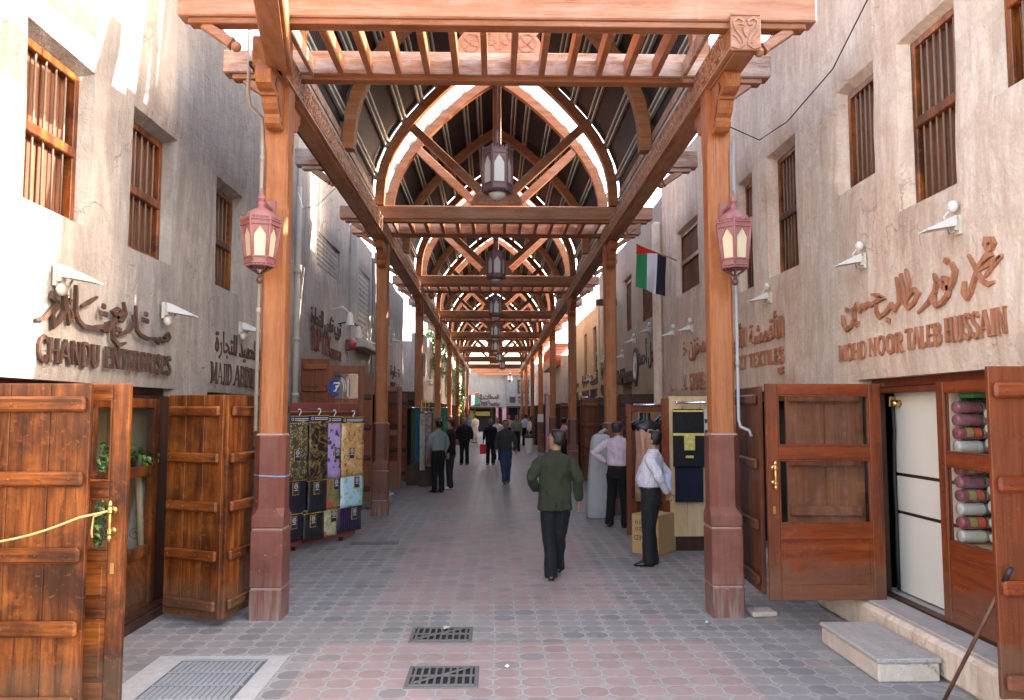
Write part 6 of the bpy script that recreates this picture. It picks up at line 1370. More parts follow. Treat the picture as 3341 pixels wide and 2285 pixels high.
def seq_mat():
    m_, nt, b, out = newmat('sequin_peach'); k = NT(nt); v = k.coord(True); x = k.n('ShaderNodeTexVoronoi'); nt.links.new(v, x.inputs['Vector']); x.inputs['Scale'].default_value = 60
    s = k.ramp(x.outputs['Distance'], [(.16, 1.0), (.24, 0.0)]); r = k.noise(v, 9, 4); s = k.math('MULTIPLY', s, k.ramp(r, [(.45, 0.0), (.62, 1.0)]))
    nt.links.new(k.mix(s, k.mix(r, (.36, .19, .13), (.50, .28, .20)), (.85, .72, .62)), b.inputs['Base Color']); nt.links.new(s, b.inputs['Metallic']); b.inputs['Roughness'].default_value = .3; return m_
m = MB(); m.smooth = True; rs = []
for z, rx, ry in ((.55, .21, .14), (.8, .205, .14), (1.1, .19, .13), (1.3, .17, .12), (1.45, .175, .12), (1.58, .18, .115), (1.66, .17, .10)):
    rs.append([((rx+.012*sin(7*a+z*3))*cos(a), (ry+.012*sin(7*a+z*3))*sin(a), z) for a in [2*pi*q/40 for q in range(40)]])
m.rings(rs); build('dress', m, seq_mat(), mq); m = MB(); m.tube([(0, 0, .02), (0, 0, .56)], .018, 8); m.lathe([(.16, 0), (.16, .015), (.03, .03)], 16); build('stand_pole', m, M_CHROME, mq)
hg = thing('hanging_dress', (2.74, 12.60, 1.9), 'red and turquoise glitter dress on a shiny dark hanger beside the mannequin', 'dress')
m = MB(); m.smooth = True; m.rings([[((rx+.02*sin(5*a))*cos(a)+.02, (.05+.012*sin(5*a))*sin(a), z) for a in [2*pi*q/30 for q in range(30)]] for z, rx in ((-1.25, .09), (-.9, .085), (-.5, .08), (-.22, .085), (-.16, .06))]); build('dress_cloth', m, print_mat('glitter_red', (.34, .015, .02), (.48, .04, .03), (.03, .26, .27), 9, .6), hg)
m = MB(); m.tube([(-.13, 0, -.14), (-.05, 0, -.07), (.02, 0, -.04), (.08, 0, -.08), (.14, 0, -.16)], [.03, .04, .035, .04, .03], 10); m.tube([(.02, 0, -.02), (.02, 0, .08), (.03, 0, .14)], .008, 6); build('hanger', m, flat('hanger_shiny', (.02, .025, .04), .12), hg)
cb = thing('cardboard_box', (2.22, 11.20, 0), 'cardboard box with handwriting behind the man in the white shirt', 'box', rz=radians(-38))
m = MB(); m.box(-.20, .20, -.27, .27, .003, .53, .004); build('carton', m, M_CARD, cb); m = MB()
for s in (-1, 1): m.bar((s*.20, 0, .531), (s*.05, 0, .545), .54, .005, 0)
m.v = [(v[0], v[1], v[2]) for v in m.v]; build('flap', m, M_CARD, cb)
m = MB(); m.box(.02, .10, -.2712, -.2705, .01, .22); build('tape', m, M_TAPE, cb)
FB = lambda a, b, d: (a, -.2706-d, b)
m = MB()
for tx, a0, a1, z, h in (('10', -.07, -.15, .45, -.05), ('20', -.05, -.15, .36, -.05), ('AED', -.0, -.17, .25, -.065)): font_mesh(m, tx, a0, a1, z, h, FB, 0, .0008, False, 0)
build('handwriting', m, M_INK, cb, fix=False)
rl = thing('wrapped_roll', (1.93, 14.75, 0), 'tall grey wrapped roll standing on the floor left of the man in the pink shirt', 'wrapped roll')
m = MB(); m.smooth = True; rs = []
for z, rx, ry, dx in ((.0, .225, .14, 0), (.03, .245, .16, 0), (.3, .242, .16, .0), (.7, .225, .155, .01), (1.1, .20, .145, .02), (1.38, .185, .13, .03), (1.48, .16, .10, .035), (1.52, .10, .06, .035)):
    rs.append([(dx+(abs(cos(a))**.55)*(1 if cos(a) > 0 else -1)*rx*(1+.03*noise.noise((a*2, z*3, 1))), (abs(sin(a))**.55)*(1 if sin(a) > 0 else -1)*ry*(1+.04*noise.noise((a*2, z*3, 5))), z) for a in [2*pi*(q+.5)/36 for q in range(36)]])
m.rings(rs); build('wrapping', m, cloth('grey_sacking', (.40, .41, .43), .7, weave=60), rl)
m = MB(); m.smooth = True; m.tube([(.0, 0, 1.50), (.05, 0, 1.56), (.12, 0, 1.60), (.16, 0, 1.58)], [.05, .035, .03, .01], 8); build('tied_end', m, cloth('grey_sacking_end', (.33, .34, .36), .7), rl)

# ------------------------------------------------------------------ flags
def flag(loc, lab, pole, w, h, flip=1, cw=1):
    """pole from the wall (local origin) to pole vector; cloth hangs down from the pole"""
    t = thing('flag', loc, lab, 'flag', 'striped flags'); P = Vector(pole)
    m = MB(); m.tube([(0, 0, 0), P], .012, 8); m.ball(P, .02, 8, 5); build('flag_pole', m, flat('flag_pole_wood', (.52, .38, .20), .5), t)
    cols = [((.03, .20, .075), .02, .36), ((.66, .65, .70), .36, .70), ((.018, .018, .024), .70, 1.0)]
    tip, base = P, P*(1-w/P.length); n = 12
    def pt(u, v):  # u along the pole from tip, v downward
        p = tip.lerp(base, u); s = .05*sin(u*7+v*3)*v+.03*sin(u*13)*v
        return Vector((p.x+ (.06*v)*-flip*.6, p.y+s, p.z-v*h*(1-.06*u)))
    def patch(f, nm, c):
        m = MB(); m.smooth = True; vs = []
        for j in range(n+1):
            for i in range(7): vs.append(f(i/6, j/n))
        m.add(vs, [(j*7+i, j*7+i+1, j*7+i+8, j*7+i+7) for j in range(n) for i in range(6)]); build(nm, m, cloth('flag_'+nm+lab[:5], c, .8, .06), t, fix=False)
    red = lambda u: .34*max(0, 1-u/.62)*.62+.035
    for (c, a, b), nm in zip(cols, ('green_stripe', 'white_stripe', 'black_stripe')):
        patch(lambda u, v, a=a, b=b: pt(a+(b-a)*u, red(a+(b-a)*u)+(1-red(a+(b-a)*u))*v), nm, c)
    patch(lambda u, v: pt(u, red(u)*v), 'red_stripe', (.52, .02, .018))
flag((3.48, 15.0, 4.80), 'red, green, white and black striped flag hanging from a pole on the right wall', (-.78, -.05, .31), .62, .82)
flag((-3.0, 74.5, 3.2), 'small striped flag far away in front of the end wall, left of its letters', (1.6, -.6, .5), 1.15, 1.1)
flag((-3.1, 20.6, 3.15), 'small striped flag on the white screen building, mostly behind the second left column', (.35, -.05, .30), .3, .75)

# ------------------------------------------------------------------ goods farther along
def cloth_rack(x0, x1, y, z0, z1, mats, lab):
    t = thing('cloth_rack', ((x0+x1)/2, y, 0), lab, 'cloth rack', 'racks of hanging cloth farther on'); n = len(mats); xc = (x0+x1)/2
    m = MB(); m.box(x0-xc-.02, x1-xc+.02, .02, .05, 0, z1+.06); build('back_board', m, D_DARK, t)
    m = MB(); m.tube([(x0-xc-.03, -.05, z1+.03), (x1-xc+.03, -.05, z1+.03)], .015, 8); build('rail', m, M_CHROME, t)
    for i, mt in enumerate(mats):
        a, b = x0-xc+(x1-x0)*i/n, x0-xc+(x1-x0)*(i+1)/n; m = MB(); m.smooth = True; vs = []
        for j in range(9):
            for q in range(13): u = q/12; vs.append((a+(b-a)*(.03+.94*u), -.05+.025*sin(u*14+i)+.01*sin(j), z1-(z1-z0-.1*((i*5) % 3)/2)*j/8))
        m.add(vs, [(j*13+q, j*13+q+1, j*13+q+14, j*13+q+13) for j in range(8) for q in range(12)]); build('hanging_cloth', m, mt, t, fix=False)
C_ = lambda n, c: cloth(n, c, .8)
P_FL = print_mat('print_beige_floral', (.50, .44, .38), (.34, .28, .25), (.56, .50, .46), 8, .55); P_PK = print_mat('print_brown_block', (.30, .17, .15), (.44, .33, .30), (.20, .10, .10), 10, .5, 'dots')
cloth_rack(-2.28, -1.98, 21.2, .55, 2.0, [C_('c_black', (.012, .012, .016)), C_('c_green', (.07, .11, .02)), C_('c_blue', (.03, .16, .34))], 'rack of black, green and blue cloth on the left, before the two talking men')
cloth_rack(-1.93, -1.62, 20.9, .42, 1.88, [P_FL, P_PK], 'hanging beige and brown printed cloths beside the two talking men')
cloth_rack(-2.55, -1.95, 33.0, .3, 2.05, [C_('c_teal', (.02, .20, .13)), C_('c_teal2', (.02, .17, .12))], 'green hanging cloth on the left beyond the third column')
cloth_rack(2.1, 2.45, 33.0, .2, 2.6, [C_('c_pinkpr', (.55, .35, .38))], 'tall pink printed cloth hanging by the right columns')
cloth_rack(.75, 1.15, 74.8, .3, 2.2, [C_('c_pink2', (.55, .28, .33))], 'pink cloth hanging at the end wall')
cloth_rack(.15, .4, 74.6, .3, 2.2, [C_('c_pink3', (.50, .20, .24))], 'narrow reddish cloth hanging at the end wall')
cloth_rack(2.75, 3.15, 25.3, .9, 2.35, [C_('c_cream', (.52, .44, .32))], 'cream cloth hanging at the right past the third column')
ld = thing('wire_rack', (-1.9, 22.2, 1.4), 'yellowish wire grid rack above the cloths on the left', 'wire rack'); m = MB()
for i in range(3): m.box(-.10+.1*i-.006, -.10+.1*i+.006, 0, .012, 0, .85)
for j in range(6): m.box(-.11, .11, .0, .012, .16*j, .16*j+.012)
build('wire_grid', m, M_BRASS, ld)
bn = thing('waste_bin', (1.62, 37.2, 0), 'white waste bin with dark rim at the foot of a right column', 'waste bin'); m = MB(); m.smooth = False; m.rings([[(s*cos(a), s*sin(a), z) for a in [2*pi*q/14 for q in range(14)]] for z, s in ((0, .16), (.7, .20))]); build('bin_body', m, M_WHITE, bn); m = MB(); m.lathe([(.21, .70), (.21, .80), (.15, .86), (.02, .87)], 14); build('bin_lid', m, M_BLACK, bn)
m = MB(); m.box(1.905, 1.91, 37.75, 37.98, 1.55, 1.95); m.v = [(v[0]-.05, v[1], v[2]) for v in m.v]
m = MB(); m.box(2.05, 2.33, 37.92, 37.925, 1.42, 1.80); tag(build('notice_sheet', m, M_PAPER), 'white paper notice on a right column in the distance', 'notice')
m = MB(); m.box(2.1, 2.7, 27.1, 27.5, 0, .25, .02); tag(build('stone_step', m, M_SLAB), 'grey stone step by the far right doors', 'step')
m = MB(); m.box(-2.7, -2.15, 16.2, 17.4, 0, .2, .02); tag(build('stone_step', m, M_SLAB), 'grey stone step left of the second left column', 'step')
# ac unit, awning
# creepers
def creeper(loc, lab, n, rx, ry, h0, h1, seed, size=.12):
    R = random.Random(seed); t = thing('creeper', loc, lab, 'creeper', 'creepers hanging at the left'); lv = [MB(), MB()]; stm = MB()
    for i in range(14):
        x, y = R.uniform(-rx, rx), R.uniform(-ry, ry); stm.tube([(x, y, h1), (x+R.uniform(-.2, .2), y, (h0+h1)/2), (x+R.uniform(-.3, .3), y, h0+R.uniform(0, (h1-h0)*.5))], .012, 5)
    for i in range(n):
        u = R.random()**.8; c = R.random(); x = rx*(1-.4*u)*R.uniform(-1, 1)+.25*rx*sin(c*19); y = ry*R.uniform(-1, 1); z = h1-(h1-h0)*u+R.uniform(-.15, .15)
        if noise.noise((x*2.1, y*.8, z*1.7+seed)) < -.12: continue
        leaf(lv[R.random() < .35], (x, y, z), (R.uniform(-1, 1), R.uniform(-1, 1), R.uniform(-.8, .4)), size*R.uniform(.6, 1.3), size*.6)
    build('stem', stm, M_STEM, t); build('foliage', lv[0], flat('creeper_leaf', (.09, .17, .03), .5, var=.4), t, fix=False); build('foliage', lv[1], flat('creeper_leaf_pale', (.22, .30, .06), .5, var=.3), t, fix=False)
creeper((-3.0, 41.5, 0), 'bushy creeper spilling over the wall behind the fourth left column', 2600, .6, 2.0, 3.8, 6.4, 4, .16); creeper((-1.95, 46.5, 0), 'thin creeper trailing down a far left column', 900, .28, .5, 1.5, 4.6, 8, .14); creeper((-2.7, 50, 0), 'small creeper on the pale far left wall', 500, .3, 1.5, 3.0, 4.6, 15, .15)
# ------------------------------------------------------------------ people
def remesh(mb, voxel, smooth=4, wr=0.0, seed=0, wz=1.0, zlo=-1):
    me = mesh_of(mb, [], 'tmp'); ob = bpy.data.objects.new('tmp', me); COL.objects.link(ob)
    md = ob.modifiers.new('r', 'REMESH'); md.mode = 'VOXEL'; md.voxel_size = voxel; md.use_smooth_shade = True
    sm = ob.modifiers.new('s', 'SMOOTH'); sm.iterations = smooth; sm.factor = .5
    dg = bpy.context.evaluated_depsgraph_get(); dg.update()
    out = bpy.data.meshes.new_from_object(ob.evaluated_get(dg)); bpy.data.objects.remove(ob); bpy.data.meshes.remove(me)
    if wr:
        nr = [v.normal.copy() for v in out.vertices]
        for v, n in zip(out.vertices, nr):
            p = v.co; a = noise.noise((p.x*9+seed, p.y*9, p.z*5*wz+p.x*5)); b = noise.noise((p.x*22, p.y*22+seed, p.z*12*wz-p.y*7))
            fd = max(0, min(1, (p.z-zlo)/.08)); v.co = p + n*(wr*(1-2*abs(a))*1.0 + wr*.45*b)*fd
    out.polygons.foreach_set('use_smooth', [True]*len(out.polygons)); return out
def obj_mesh(name, me, mat, parent):
    me.materials.clear(); me.materials.append(mat); me.name = name
    o = bpy.data.objects.new(name, me); COL.objects.link(o); o.parent = parent; return o
def oval(c, rx, ry, n=20, sq=1.0, yaw=0):
    r = []
    for q in range(n):
        a = 2*pi*q/n; x = (abs(cos(a))**sq)*(1 if cos(a) >= 0 else -1)*rx; y = (abs(sin(a))**sq)*(1 if sin(a) >= 0 else -1)*ry
        r.append((c[0]+x*cos(yaw)-y*sin(yaw), c[1]+x*sin(yaw)+y*cos(yaw), c[2]))
    return r
HEAD = [(1.478, .022, .026, .040), (1.488, .040, .045, .034), (1.512, .054, .064, .024), (1.545, .063, .080, .012), (1.58, .069, .090, .004), (1.62, .0735, .0965, .0), (1.66, .071, .094, -.004), (1.69, .059, .080, -.006), (1.709, .040, .056, -.008), (1.72, .015, .02, -.01)]
def person(label, x, y, rz, H=1.70, voxel=.011, arms=None, legs=None, head=(0, 0), lean=0.0, shirt=None, trousers=None, skinm=None, hair='short', hairm=None, tuck=True, shoes=None, belly=0.0, shirt_hem=.84, sleeve=1.0, wide=1.0, robe=False, extra=None, group='people in the street'):
    s = H/1.72; skinm = skinm or SKIN; hairm = hairm or M_HAIR; shoes = shoes or M_SHOE
    A = {'L': ((-.215, -.01, 1.15), (-.235, .07, .90), (0, .15, -1)), 'R': ((.215, -.01, 1.15), (.235, .07, .90), (0, .15, -1))}
    A.update(arms or {})
    G = {'L': ((-.095, .02, .48), (-.10, .0, .085), 8), 'R': ((.095, .02, .48), (.10, .0, .085), -8)}
    G.update(legs or {})
    ly = lambda z: lean*max(0, z-.95)      # forward lean of the upper body
    L = lambda p: Vector((p[0], p[1]+ly(p[2]), p[2]))
    sh = {'L': L((-.170*wide, -.005, 1.378)), 'R': L((.170*wide, -.005, 1.378))}
    b = MB(); hc = L((0, .015, 1.50)); hy, hp = radians(head[0]), radians(head[1])
    M = Matrix.Translation(hc) @ Matrix.Rotation(hy, 4, 'Z') @ Matrix.Rotation(hp, 4, 'X') @ Matrix.Translation((0, -.015, -1.50))
    T = lambda p: tuple(M @ Vector(p))
    b.rings([[T(q) for q in oval((0, cy, z), rx, ry, 22, .92)] for z, rx, ry, cy in HEAD])
    b.rings([[T(q) for q in oval((0, cy, z), rx, .02, 8)] for z, rx, cy in ((1.56, .006, .082), (1.567, .017, .094), (1.578, .015, .104), (1.60, .010, .096), (1.625, .008, .088))])       # nose
    b.rings([[T(q) for q in oval((0, .083, z), .026, .008, 8)] for z in (1.522, 1.53, 1.541)])                          # lips
    b.rings([[T(q) for q in oval((0, .080, z), .055, .016, 10)] for z in (1.622, 1.634, 1.642)])                       # brow
    for sx in (-1, 1): b.rings([[T(q) for q in oval((sx*.073, -.008, z), .012, r, 8)] for z, r in ((1.56, .010), (1.572, .016), (1.60, .022), (1.622, .018), (1.632, .008))])
    b.tube([L((0, -.015, 1.36)), L((0, -.012, 1.45)), T((0, -.005, 1.55))], [.062, .056, .055], 14)
    b.rings([[tuple(L(q)) for q in oval((0, cy, z), rx*wide, ry, 20)] for z, rx, ry, cy in ((.86, .13, .09, 0), (1.0, .13, .085, 0), (1.2, .145, .095, 0), (1.36, .16, .085, -.005), (1.42, .12, .06, -.01), (1.45, .06, .05, -.012))])
    for k, sg in (('L', -1), ('R', 1)):
        el, wr, hd = A[k]; el = L(el); wr = L(wr); hd = Vector(hd).normalized()
        b.tube([sh[k], sh[k].lerp(el, .5), el, el.lerp(wr, .35), wr], [.05, .045, .038, .038, .026], 12)
        # hand: palm, four fingers, thumb
        inw = Vector((-sg, 0, 0)); nrm = inw - hd*inw.dot(hd); nrm = nrm.normalized() if nrm.length > .1 else Vector((0, 0, -1)); sd = hd.cross(nrm)*sg
        if sd.y < 0: sd = -sd
        pc = wr + hd*.05
        ring = lambda c, w, t: [tuple(c + sd*(w*cos(2*pi*q/14)) + nrm*(t*sin(2*pi*q/14))) for q in range(14)]
        b.rings([ring(wr-hd*.01, .024, .020), ring(wr+hd*.025, .034, .020), ring(wr+hd*.06, .041, .018), ring(wr+hd*.095, .039, .014), ring(wr+hd*.105, .03, .010)])
        for i, ln in enumerate((.066, .078, .072, .055)):
            o = wr + hd*.092 + sd*(.030-.020*i); d1 = (hd + nrm*.25).normalized(); d2 = (hd + nrm*.95).normalized(); d3 = (hd*.45 + nrm*1.0).normalized()
            b.tube([o, o+d1*ln*.45, o+d1*ln*.45+d2*ln*.32, o+d1*ln*.45+d2*ln*.32+d3*ln*.28], [.0095, .009, .0085, .0065], 7)
        o = wr + hd*.03 + sd*.030; b.tube([o, o+(hd*.5+sd*.7+nrm*.3).normalized()*.035, o+(hd*.5+sd*.7+nrm*.3).normalized()*.035+(hd*.9+sd*.25+nrm*.3).normalized()*.032], [.013, .011, .008], 7)
        kn, an, fy = G[k]; b.tube([(sg*.085, 0, .90), kn, an, (an[0], an[1], an[2]-.02)], [.085, .05, .038, .038], 12)
    body = obj_mesh('person', remesh(b, min(voxel, .0095), 3), skinm, None)
    body.location = (x, y, 0); body.rotation_euler = (0, 0, radians(rz)); body.scale = (s, s, s); WORLD[body] = Vector((x, y, 0))
    tag(body, label, 'person', group)
    # shirt
    m = MB(); f = belly
    if robe: prof = [(.30, .20, .15, 0), (.6, .185, .14, 0), (.9, .175, .135, 0), (1.05, .17, .13, .0), (1.2, .178, .13, 0), (1.33, .185, .118, -.004), (1.40, .165, .092, -.01), (1.445, .085, .068, -.012)]
    elif tuck: prof = [(.93, .13, .09, .0), (.985, .152, .106+f*.3, .01*f), (1.005, .166, .122+f*.45, .2*f), (1.035, .172, .128+f*.7, .3*f), (1.10, .166, .122+f, .5*f), (1.2, .170, .124+f*.6, .3*f), (1.33, .190, .118, -.004), (1.395, .188, .092, -.01), (1.43, .13, .075, -.012), (1.45, .08, .066, -.012)]
    else: prof = [(shirt_hem, .192, .135, 0), (shirt_hem+.03, .19, .132, 0), (.98, .178, .122, 0), (1.1, .170, .118, 0), (1.2, .176, .122, 0), (1.33, .192, .118, -.004), (1.395, .190, .092, -.01), (1.43, .13, .075, -.012), (1.45, .08, .066, -.012)]
    m.rings([[tuple(L(q)) for q in oval((0, cy, z), rx*wide, ry, 24, .9)] for z, rx, ry, cy in prof])
    m.tube([L((0, -.012, 1.425)), L((0, -.008, 1.475))], [.072, .062], 16)
    for k, sg in (('L', -1), ('R', 1)):
        el, wr, hd = A[k]; el = L(el); wr = L(wr); en = el.lerp(wr, .93 if sleeve >= 1 else max(0.02, sleeve-.0)); ee = sh[k].lerp(el, 1)
        if sleeve >= .5: m.tube([sh[k]+Vector((-sg*.03, 0, .008)), sh[k].lerp(el, .15), sh[k].lerp(el, .55), ee, el.lerp(en, .45), en], [.050, .062, .061, .055, .051, .043], 14)
        else: m.tube([sh[k]+Vector((-sg*.03, 0, .008)), sh[k].lerp(el, .2), sh[k].lerp(el, .75)], [.060, .074, .072], 14)
    obj_mesh('shirt', remesh(m, voxel, 2, .014, x*3+y, 1.0, 1.01 if tuck and not robe else -1), shirt, body)
    cm = MB()
    for sg in (-1, 1): cm.strip([(sg*.008, .0), (sg*.05, .01), (sg*.068, .03)], .03, 0, .006, lambda a, c, d: tuple(L((a, .062-abs(a)*.55+d, 1.452+c)))) 
    cm.rings([[tuple(L(q)) for q in oval((0, -.008, 1.455), .066, .064, 20)], [tuple(L(q)) for q in oval((0, -.006, 1.487), .061, .060, 20)], [tuple(L(q)) for q in oval((0, -.006, 1.487), .057, .056, 20)], [tuple(L(q)) for q in oval((0, -.008, 1.455), .060, .058, 20)]], cap=False); cm.sm = [True]*len(cm.sm)
    build('collar', cm, shirt, body)
    # trousers
    m = MB(); m.rings([[tuple(q) for q in oval((0, cy, z), rx, ry, 24, .92)] for z, rx, ry, cy in ((.78, .150, .112, -.005), (.86, .168, .122, -.006), (.93, .166, .118, -.004), (1.0, .160, .115+f*.3, .0))])
    for k, sg in (('L', -1), ('R', 1)):
        kn, an, fy = G[k]; kn = Vector(kn); an = Vector(an); h = Vector((sg*.082, 0, .86))
        m.tube([h, h.lerp(kn, .45), kn, kn.lerp(an, .5), kn.lerp(an, .9), (an.x, an.y-.005, an.z-.045)], [(.102), (.090), (.072), (.066), (.066), (.068)], 16)
    obj_mesh('trousers', remesh(m, voxel, 2, .011, x*5+y, .7), trousers, body)
    if tuck and not robe:
        m = MB(); m.rings([[tuple(q) for q in oval((0, .004, z), r, t+f*.32, 28, .92)] for z, r, t in ((.972, .166, .121), (.972, .171, .126), (1.006, .170, .126), (1.006, .165, .121))], cap=False); m.sm = [True]*len(m.sm); build('belt', m, M_BELT, body)
    for k, sg in (('L', -1), ('R', 1)):
        kn, an, fy = G[k]; m = MB(); fr = Matrix.Translation((an[0], an[1], an[2]-.085)) @ Matrix.Rotation(radians(fy), 4, 'Z'); rs = []
        for yy, w, z0, z1 in ((-.075, .022, .012, .045), (-.06, .036, .002, .075), (0, .038, .002, .085), (.06, .042, .002, .062), (.11, .045, .002, .048), (.16, .038, .004, .038), (.185, .018, .010, .026)):
            rs.append([tuple(fr @ Vector((w*cos(2*pi*q/14)*(1 if True else 0), yy, (z0+z1)/2+(z1-z0)/2*max(-.92, min(1, 1.25*sin(2*pi*q/14)))))) for q in range(14)])
        m.smooth = True; m.rings(rs); build('shoe', m, shoes, body)
    # hair
    if hair:
        m = MB(); m.smooth = True; n = 36; K = 18; vs = []; keep = {}
        top, back = (1.735, 1.0)
        def hp_(z): 
            for (z0, a0, b0, c0), (z1, a1, b1, c1) in zip(HEAD, HEAD[1:]):
                if z0 <= z <= z1: t = (z-z0)/(z1-z0); return a0+(a1-a0)*t, b0+(b1-b0)*t, c0+(c1-c0)*t
            return HEAD[-1][1:]
        zs = [1.528+(1.7195-1.528)*(i/K)**.8 for i in range(K+1)]
        for z in zs:
            rx, ry, cy = hp_(z)
            for q in range(n):
                a = 2*pi*q/n; th = .012+.006*noise.noise((cos(a)*3, sin(a)*3, z*22)); th += .008*max(0, -sin(a))
                th += .012*max(0, (z-1.66)/.06); vs.append((T(((rx+th)*cos(a), cy+(ry+th)*sin(a), z+.010*max(0, (z-1.60)/.12))), a, z))
        ok = []
        for p, a, z in vs:
            f_ = sin(a)      # 1 = face side
            line = 1.532+.035*max(0, 1+f_*1.4) if f_ < .05 else (1.60+.085*min(1, f_*1.5))
            if hair == 'bald':
                line = 1.535 if f_ < -.25 else (1.60 if f_ < .08 else 1.668+.05*f_)
            ok.append(z >= line)
        fs = []
        for i in range(K):
            for q in range(n):
                w = (q+1) % n; F = (i*n+q, i*n+w, (i+1)*n+w, (i+1)*n+q)
                if all(ok[j] for j in F): fs.append(F)
        if hair: fs.append(tuple(K*n+q for q in range(n)))
        m.add([p for p, a, z in vs], fs); ho = build('hair', m, hairm, body); sd_ = ho.modifiers.new('thick', 'SOLIDIFY'); sd_.thickness = .010; sd_.offset = -1
        if hair in ('short_moustache', 'moustache'):
            m = MB(); m.smooth = True; m.tube([T((-.030, .083, 1.537)), T((-.014, .096, 1.547)), T((0, .099, 1.549)), T((.014, .096, 1.547)), T((.030, .083, 1.537))], [.004, .007, .006, .007, .004], 7); build('moustache', m, hairm, body)
    eb = MB(); ew = MB()
    for sg in (-1, 1):
        eb.tube([T((sg*.012, .094, 1.632)), T((sg*.030, .091, 1.637)), T((sg*.047, .078, 1.631))], [.003, .0045, .003], 6); ew.ball(T((sg*.030, .0845, 1.610)), .0105, 10, 6, (1.25, .7, .75))
    build('eyebrows', eb, hairm, body); build('eyes', ew, flat('eye_dark', (.05, .04, .035), .25) if 'eye_dark' not in bpy.data.materials else bpy.data.materials['eye_dark'], body)
    if extra: extra(body, L, A)
    return body
TR_BLACK = cloth('trousers_black', (.008, .008, .009), .8); TR_CHAR = cloth('trousers_charcoal', (.016, .016, .018), .8); TR_NAVY = cloth('trousers_navy', (.010, .011, .015), .8); JEANS = cloth('jeans', (.03, .055, .115), .85, .3); TR_GREY = cloth('trousers_greybrown', (.028, .023, .022), .8); TR_WHITE = cloth('white_cotton', (.66, .64, .60), .85, .06)
SH_OLIVE = cloth('shirt_olive', (.028, .034, .019), .8); SH_PINK = cloth('shirt_pink', (.56, .45, .53), .75, .05); SH_CHECK = cloth('shirt_white_check', (.64, .62, .68), .75, .04, stripe=('xyz', 34, .10, (.40, .34, .56))); SH_GREY = cloth('shirt_pale_grey', (.22, .255, .26), .8); SH_BLACK = cloth('shirt_black', (.006, .006, .008), .75); SH_DKGREY = cloth('jumper_charcoal', (.034, .034, .037), .85, .15, stripe=('z', 30, .2, (.10, .10, .10))); SH_KHAKI = cloth('shirt_khaki', (.15, .14, .09), .8); SH_BLUE = cloth('shirt_blue', (.09, .14, .28), .8); SH_PALE = cloth('shirt_pale_blue', (.50, .54, .66), .8); SH_ROSE = cloth('shirt_rose', (.50, .30, .30), .8)

person('man in an olive green shirt walking away, nearest in the street', .715, 9.43, 0, 1.72, .010, shirt=SH_OLIVE, trousers=TR_NAVY, tuck=False, shirt_hem=.80, head=(64, 3), wide=1.05,
       arms={'R': ((.262, -.06, 1.14), (.272, .03, .895), (.02, .25, -1)), 'L': ((-.285, -.10, 1.16), (-.215, .12, 1.02), (.45, .8, -.1))}, legs={'R': ((.055, .07, .49), (.045, .22, .12), 4), 'L': ((-.075, .02, .47), (-.055, -.06, .085), -4)})
person('man in a pale pink shirt with a hand on his hip, before the mannequin', 2.08, 13.55, -28, 1.76, .011, shirt=SH_PINK, trousers=TR_BLACK, hairm=M_HAIRB, head=(-24, 2), lean=.10, wide=1.04,
       arms={'L': ((-.40, -.10, 1.20), (-.20, .03, 1.04), (.5, .5, -.55)), 'R': ((.255, .0, 1.14), (.235, .23, 1.15), (-.5, .8, .2))}, legs={'L': ((-.115, .03, .48), (-.155, .02, .085), 14), 'R': ((.105, .02, .48), (.13, .0, .085), -26)})
def glasses(b, L, A): pass
person('man in a white checked shirt with hands clasped behind his back, by the cardboard box', 1.985, 10.22, 66, 1.69, .010, shirt=SH_CHECK, trousers=TR_CHAR, hair='bald', head=(-6, 3), belly=.045, lean=-.06, wide=1.02, skinm=SKIN2,
       arms={'L': ((-.235, -.14, 1.16), (-.055, -.235, .925), (.75, -.35, -.45)), 'R': ((.235, -.15, 1.16), (.06, -.225, .905), (-.65, -.45, -.45))}, legs={'L': ((-.085, .02, .48), (-.085, .02, .085), 12), 'R': ((.08, .03, .48), (.085, .0, .085), -10)})
person('man in jeans and a charcoal jumper walking toward the viewer', .31, 21.7, 182, 1.70, .014, shirt=SH_DKGREY, trousers=JEANS, tuck=False, shirt_hem=.90, head=(2, 0), skinm=SKIN, shoes=flat('sandals', (.10, .06, .045), .6),
       arms={'L': ((-.255, -.03, 1.15), (-.275, .02, .90), (-.02, .1, -1)), 'R': ((.25, -.05, 1.15), (.265, .06, .91), (.02, .2, -1))}, legs={'R': ((.06, .08, .48), (.03, .12, .09), -3), 'L': ((-.075, .0, .47), (-.06, -.14, .10), 4)})
person('man in a pale grey shirt and black trousers standing with his back turned, left', -1.34, 19.4, 38, 1.72, .014, shirt=SH_GREY, trousers=TR_BLACK, head=(10, 0), wide=1.05, arms={'L': ((-.25, .02, 1.15), (-.24, .16, .92), (0, .3, -1)), 'R': ((.235, -.03, 1.15), (.22, .06, .90), (0, .2, -1))})
person('man in a black shirt and grey trousers facing his companion in pale grey', -1.10, 20.25, 100, 1.72, .014, shirt=SH_BLACK, trousers=TR_GREY, tuck=False, shirt_hem=.86, head=(12, -8), skinm=SKIN2, shoes=M_SHOEW)
ph = None
person('grey-haired man all in black walking toward the viewer, left of the middle', -1.08, 29.3, 176, 1.70, .016, shirt=SH_BLACK, trousers=TR_BLACK, hairm=M_HAIRG, hair='short_moustache', tuck=False, shirt_hem=.88, wide=1.14, belly=.03, arms={'L': ((-.28, .0, 1.15), (-.29, .10, .93), (0, .4, -1)), 'R': ((.28, -.02, 1.15), (.27, .08, .91), (0, .2, -1))})
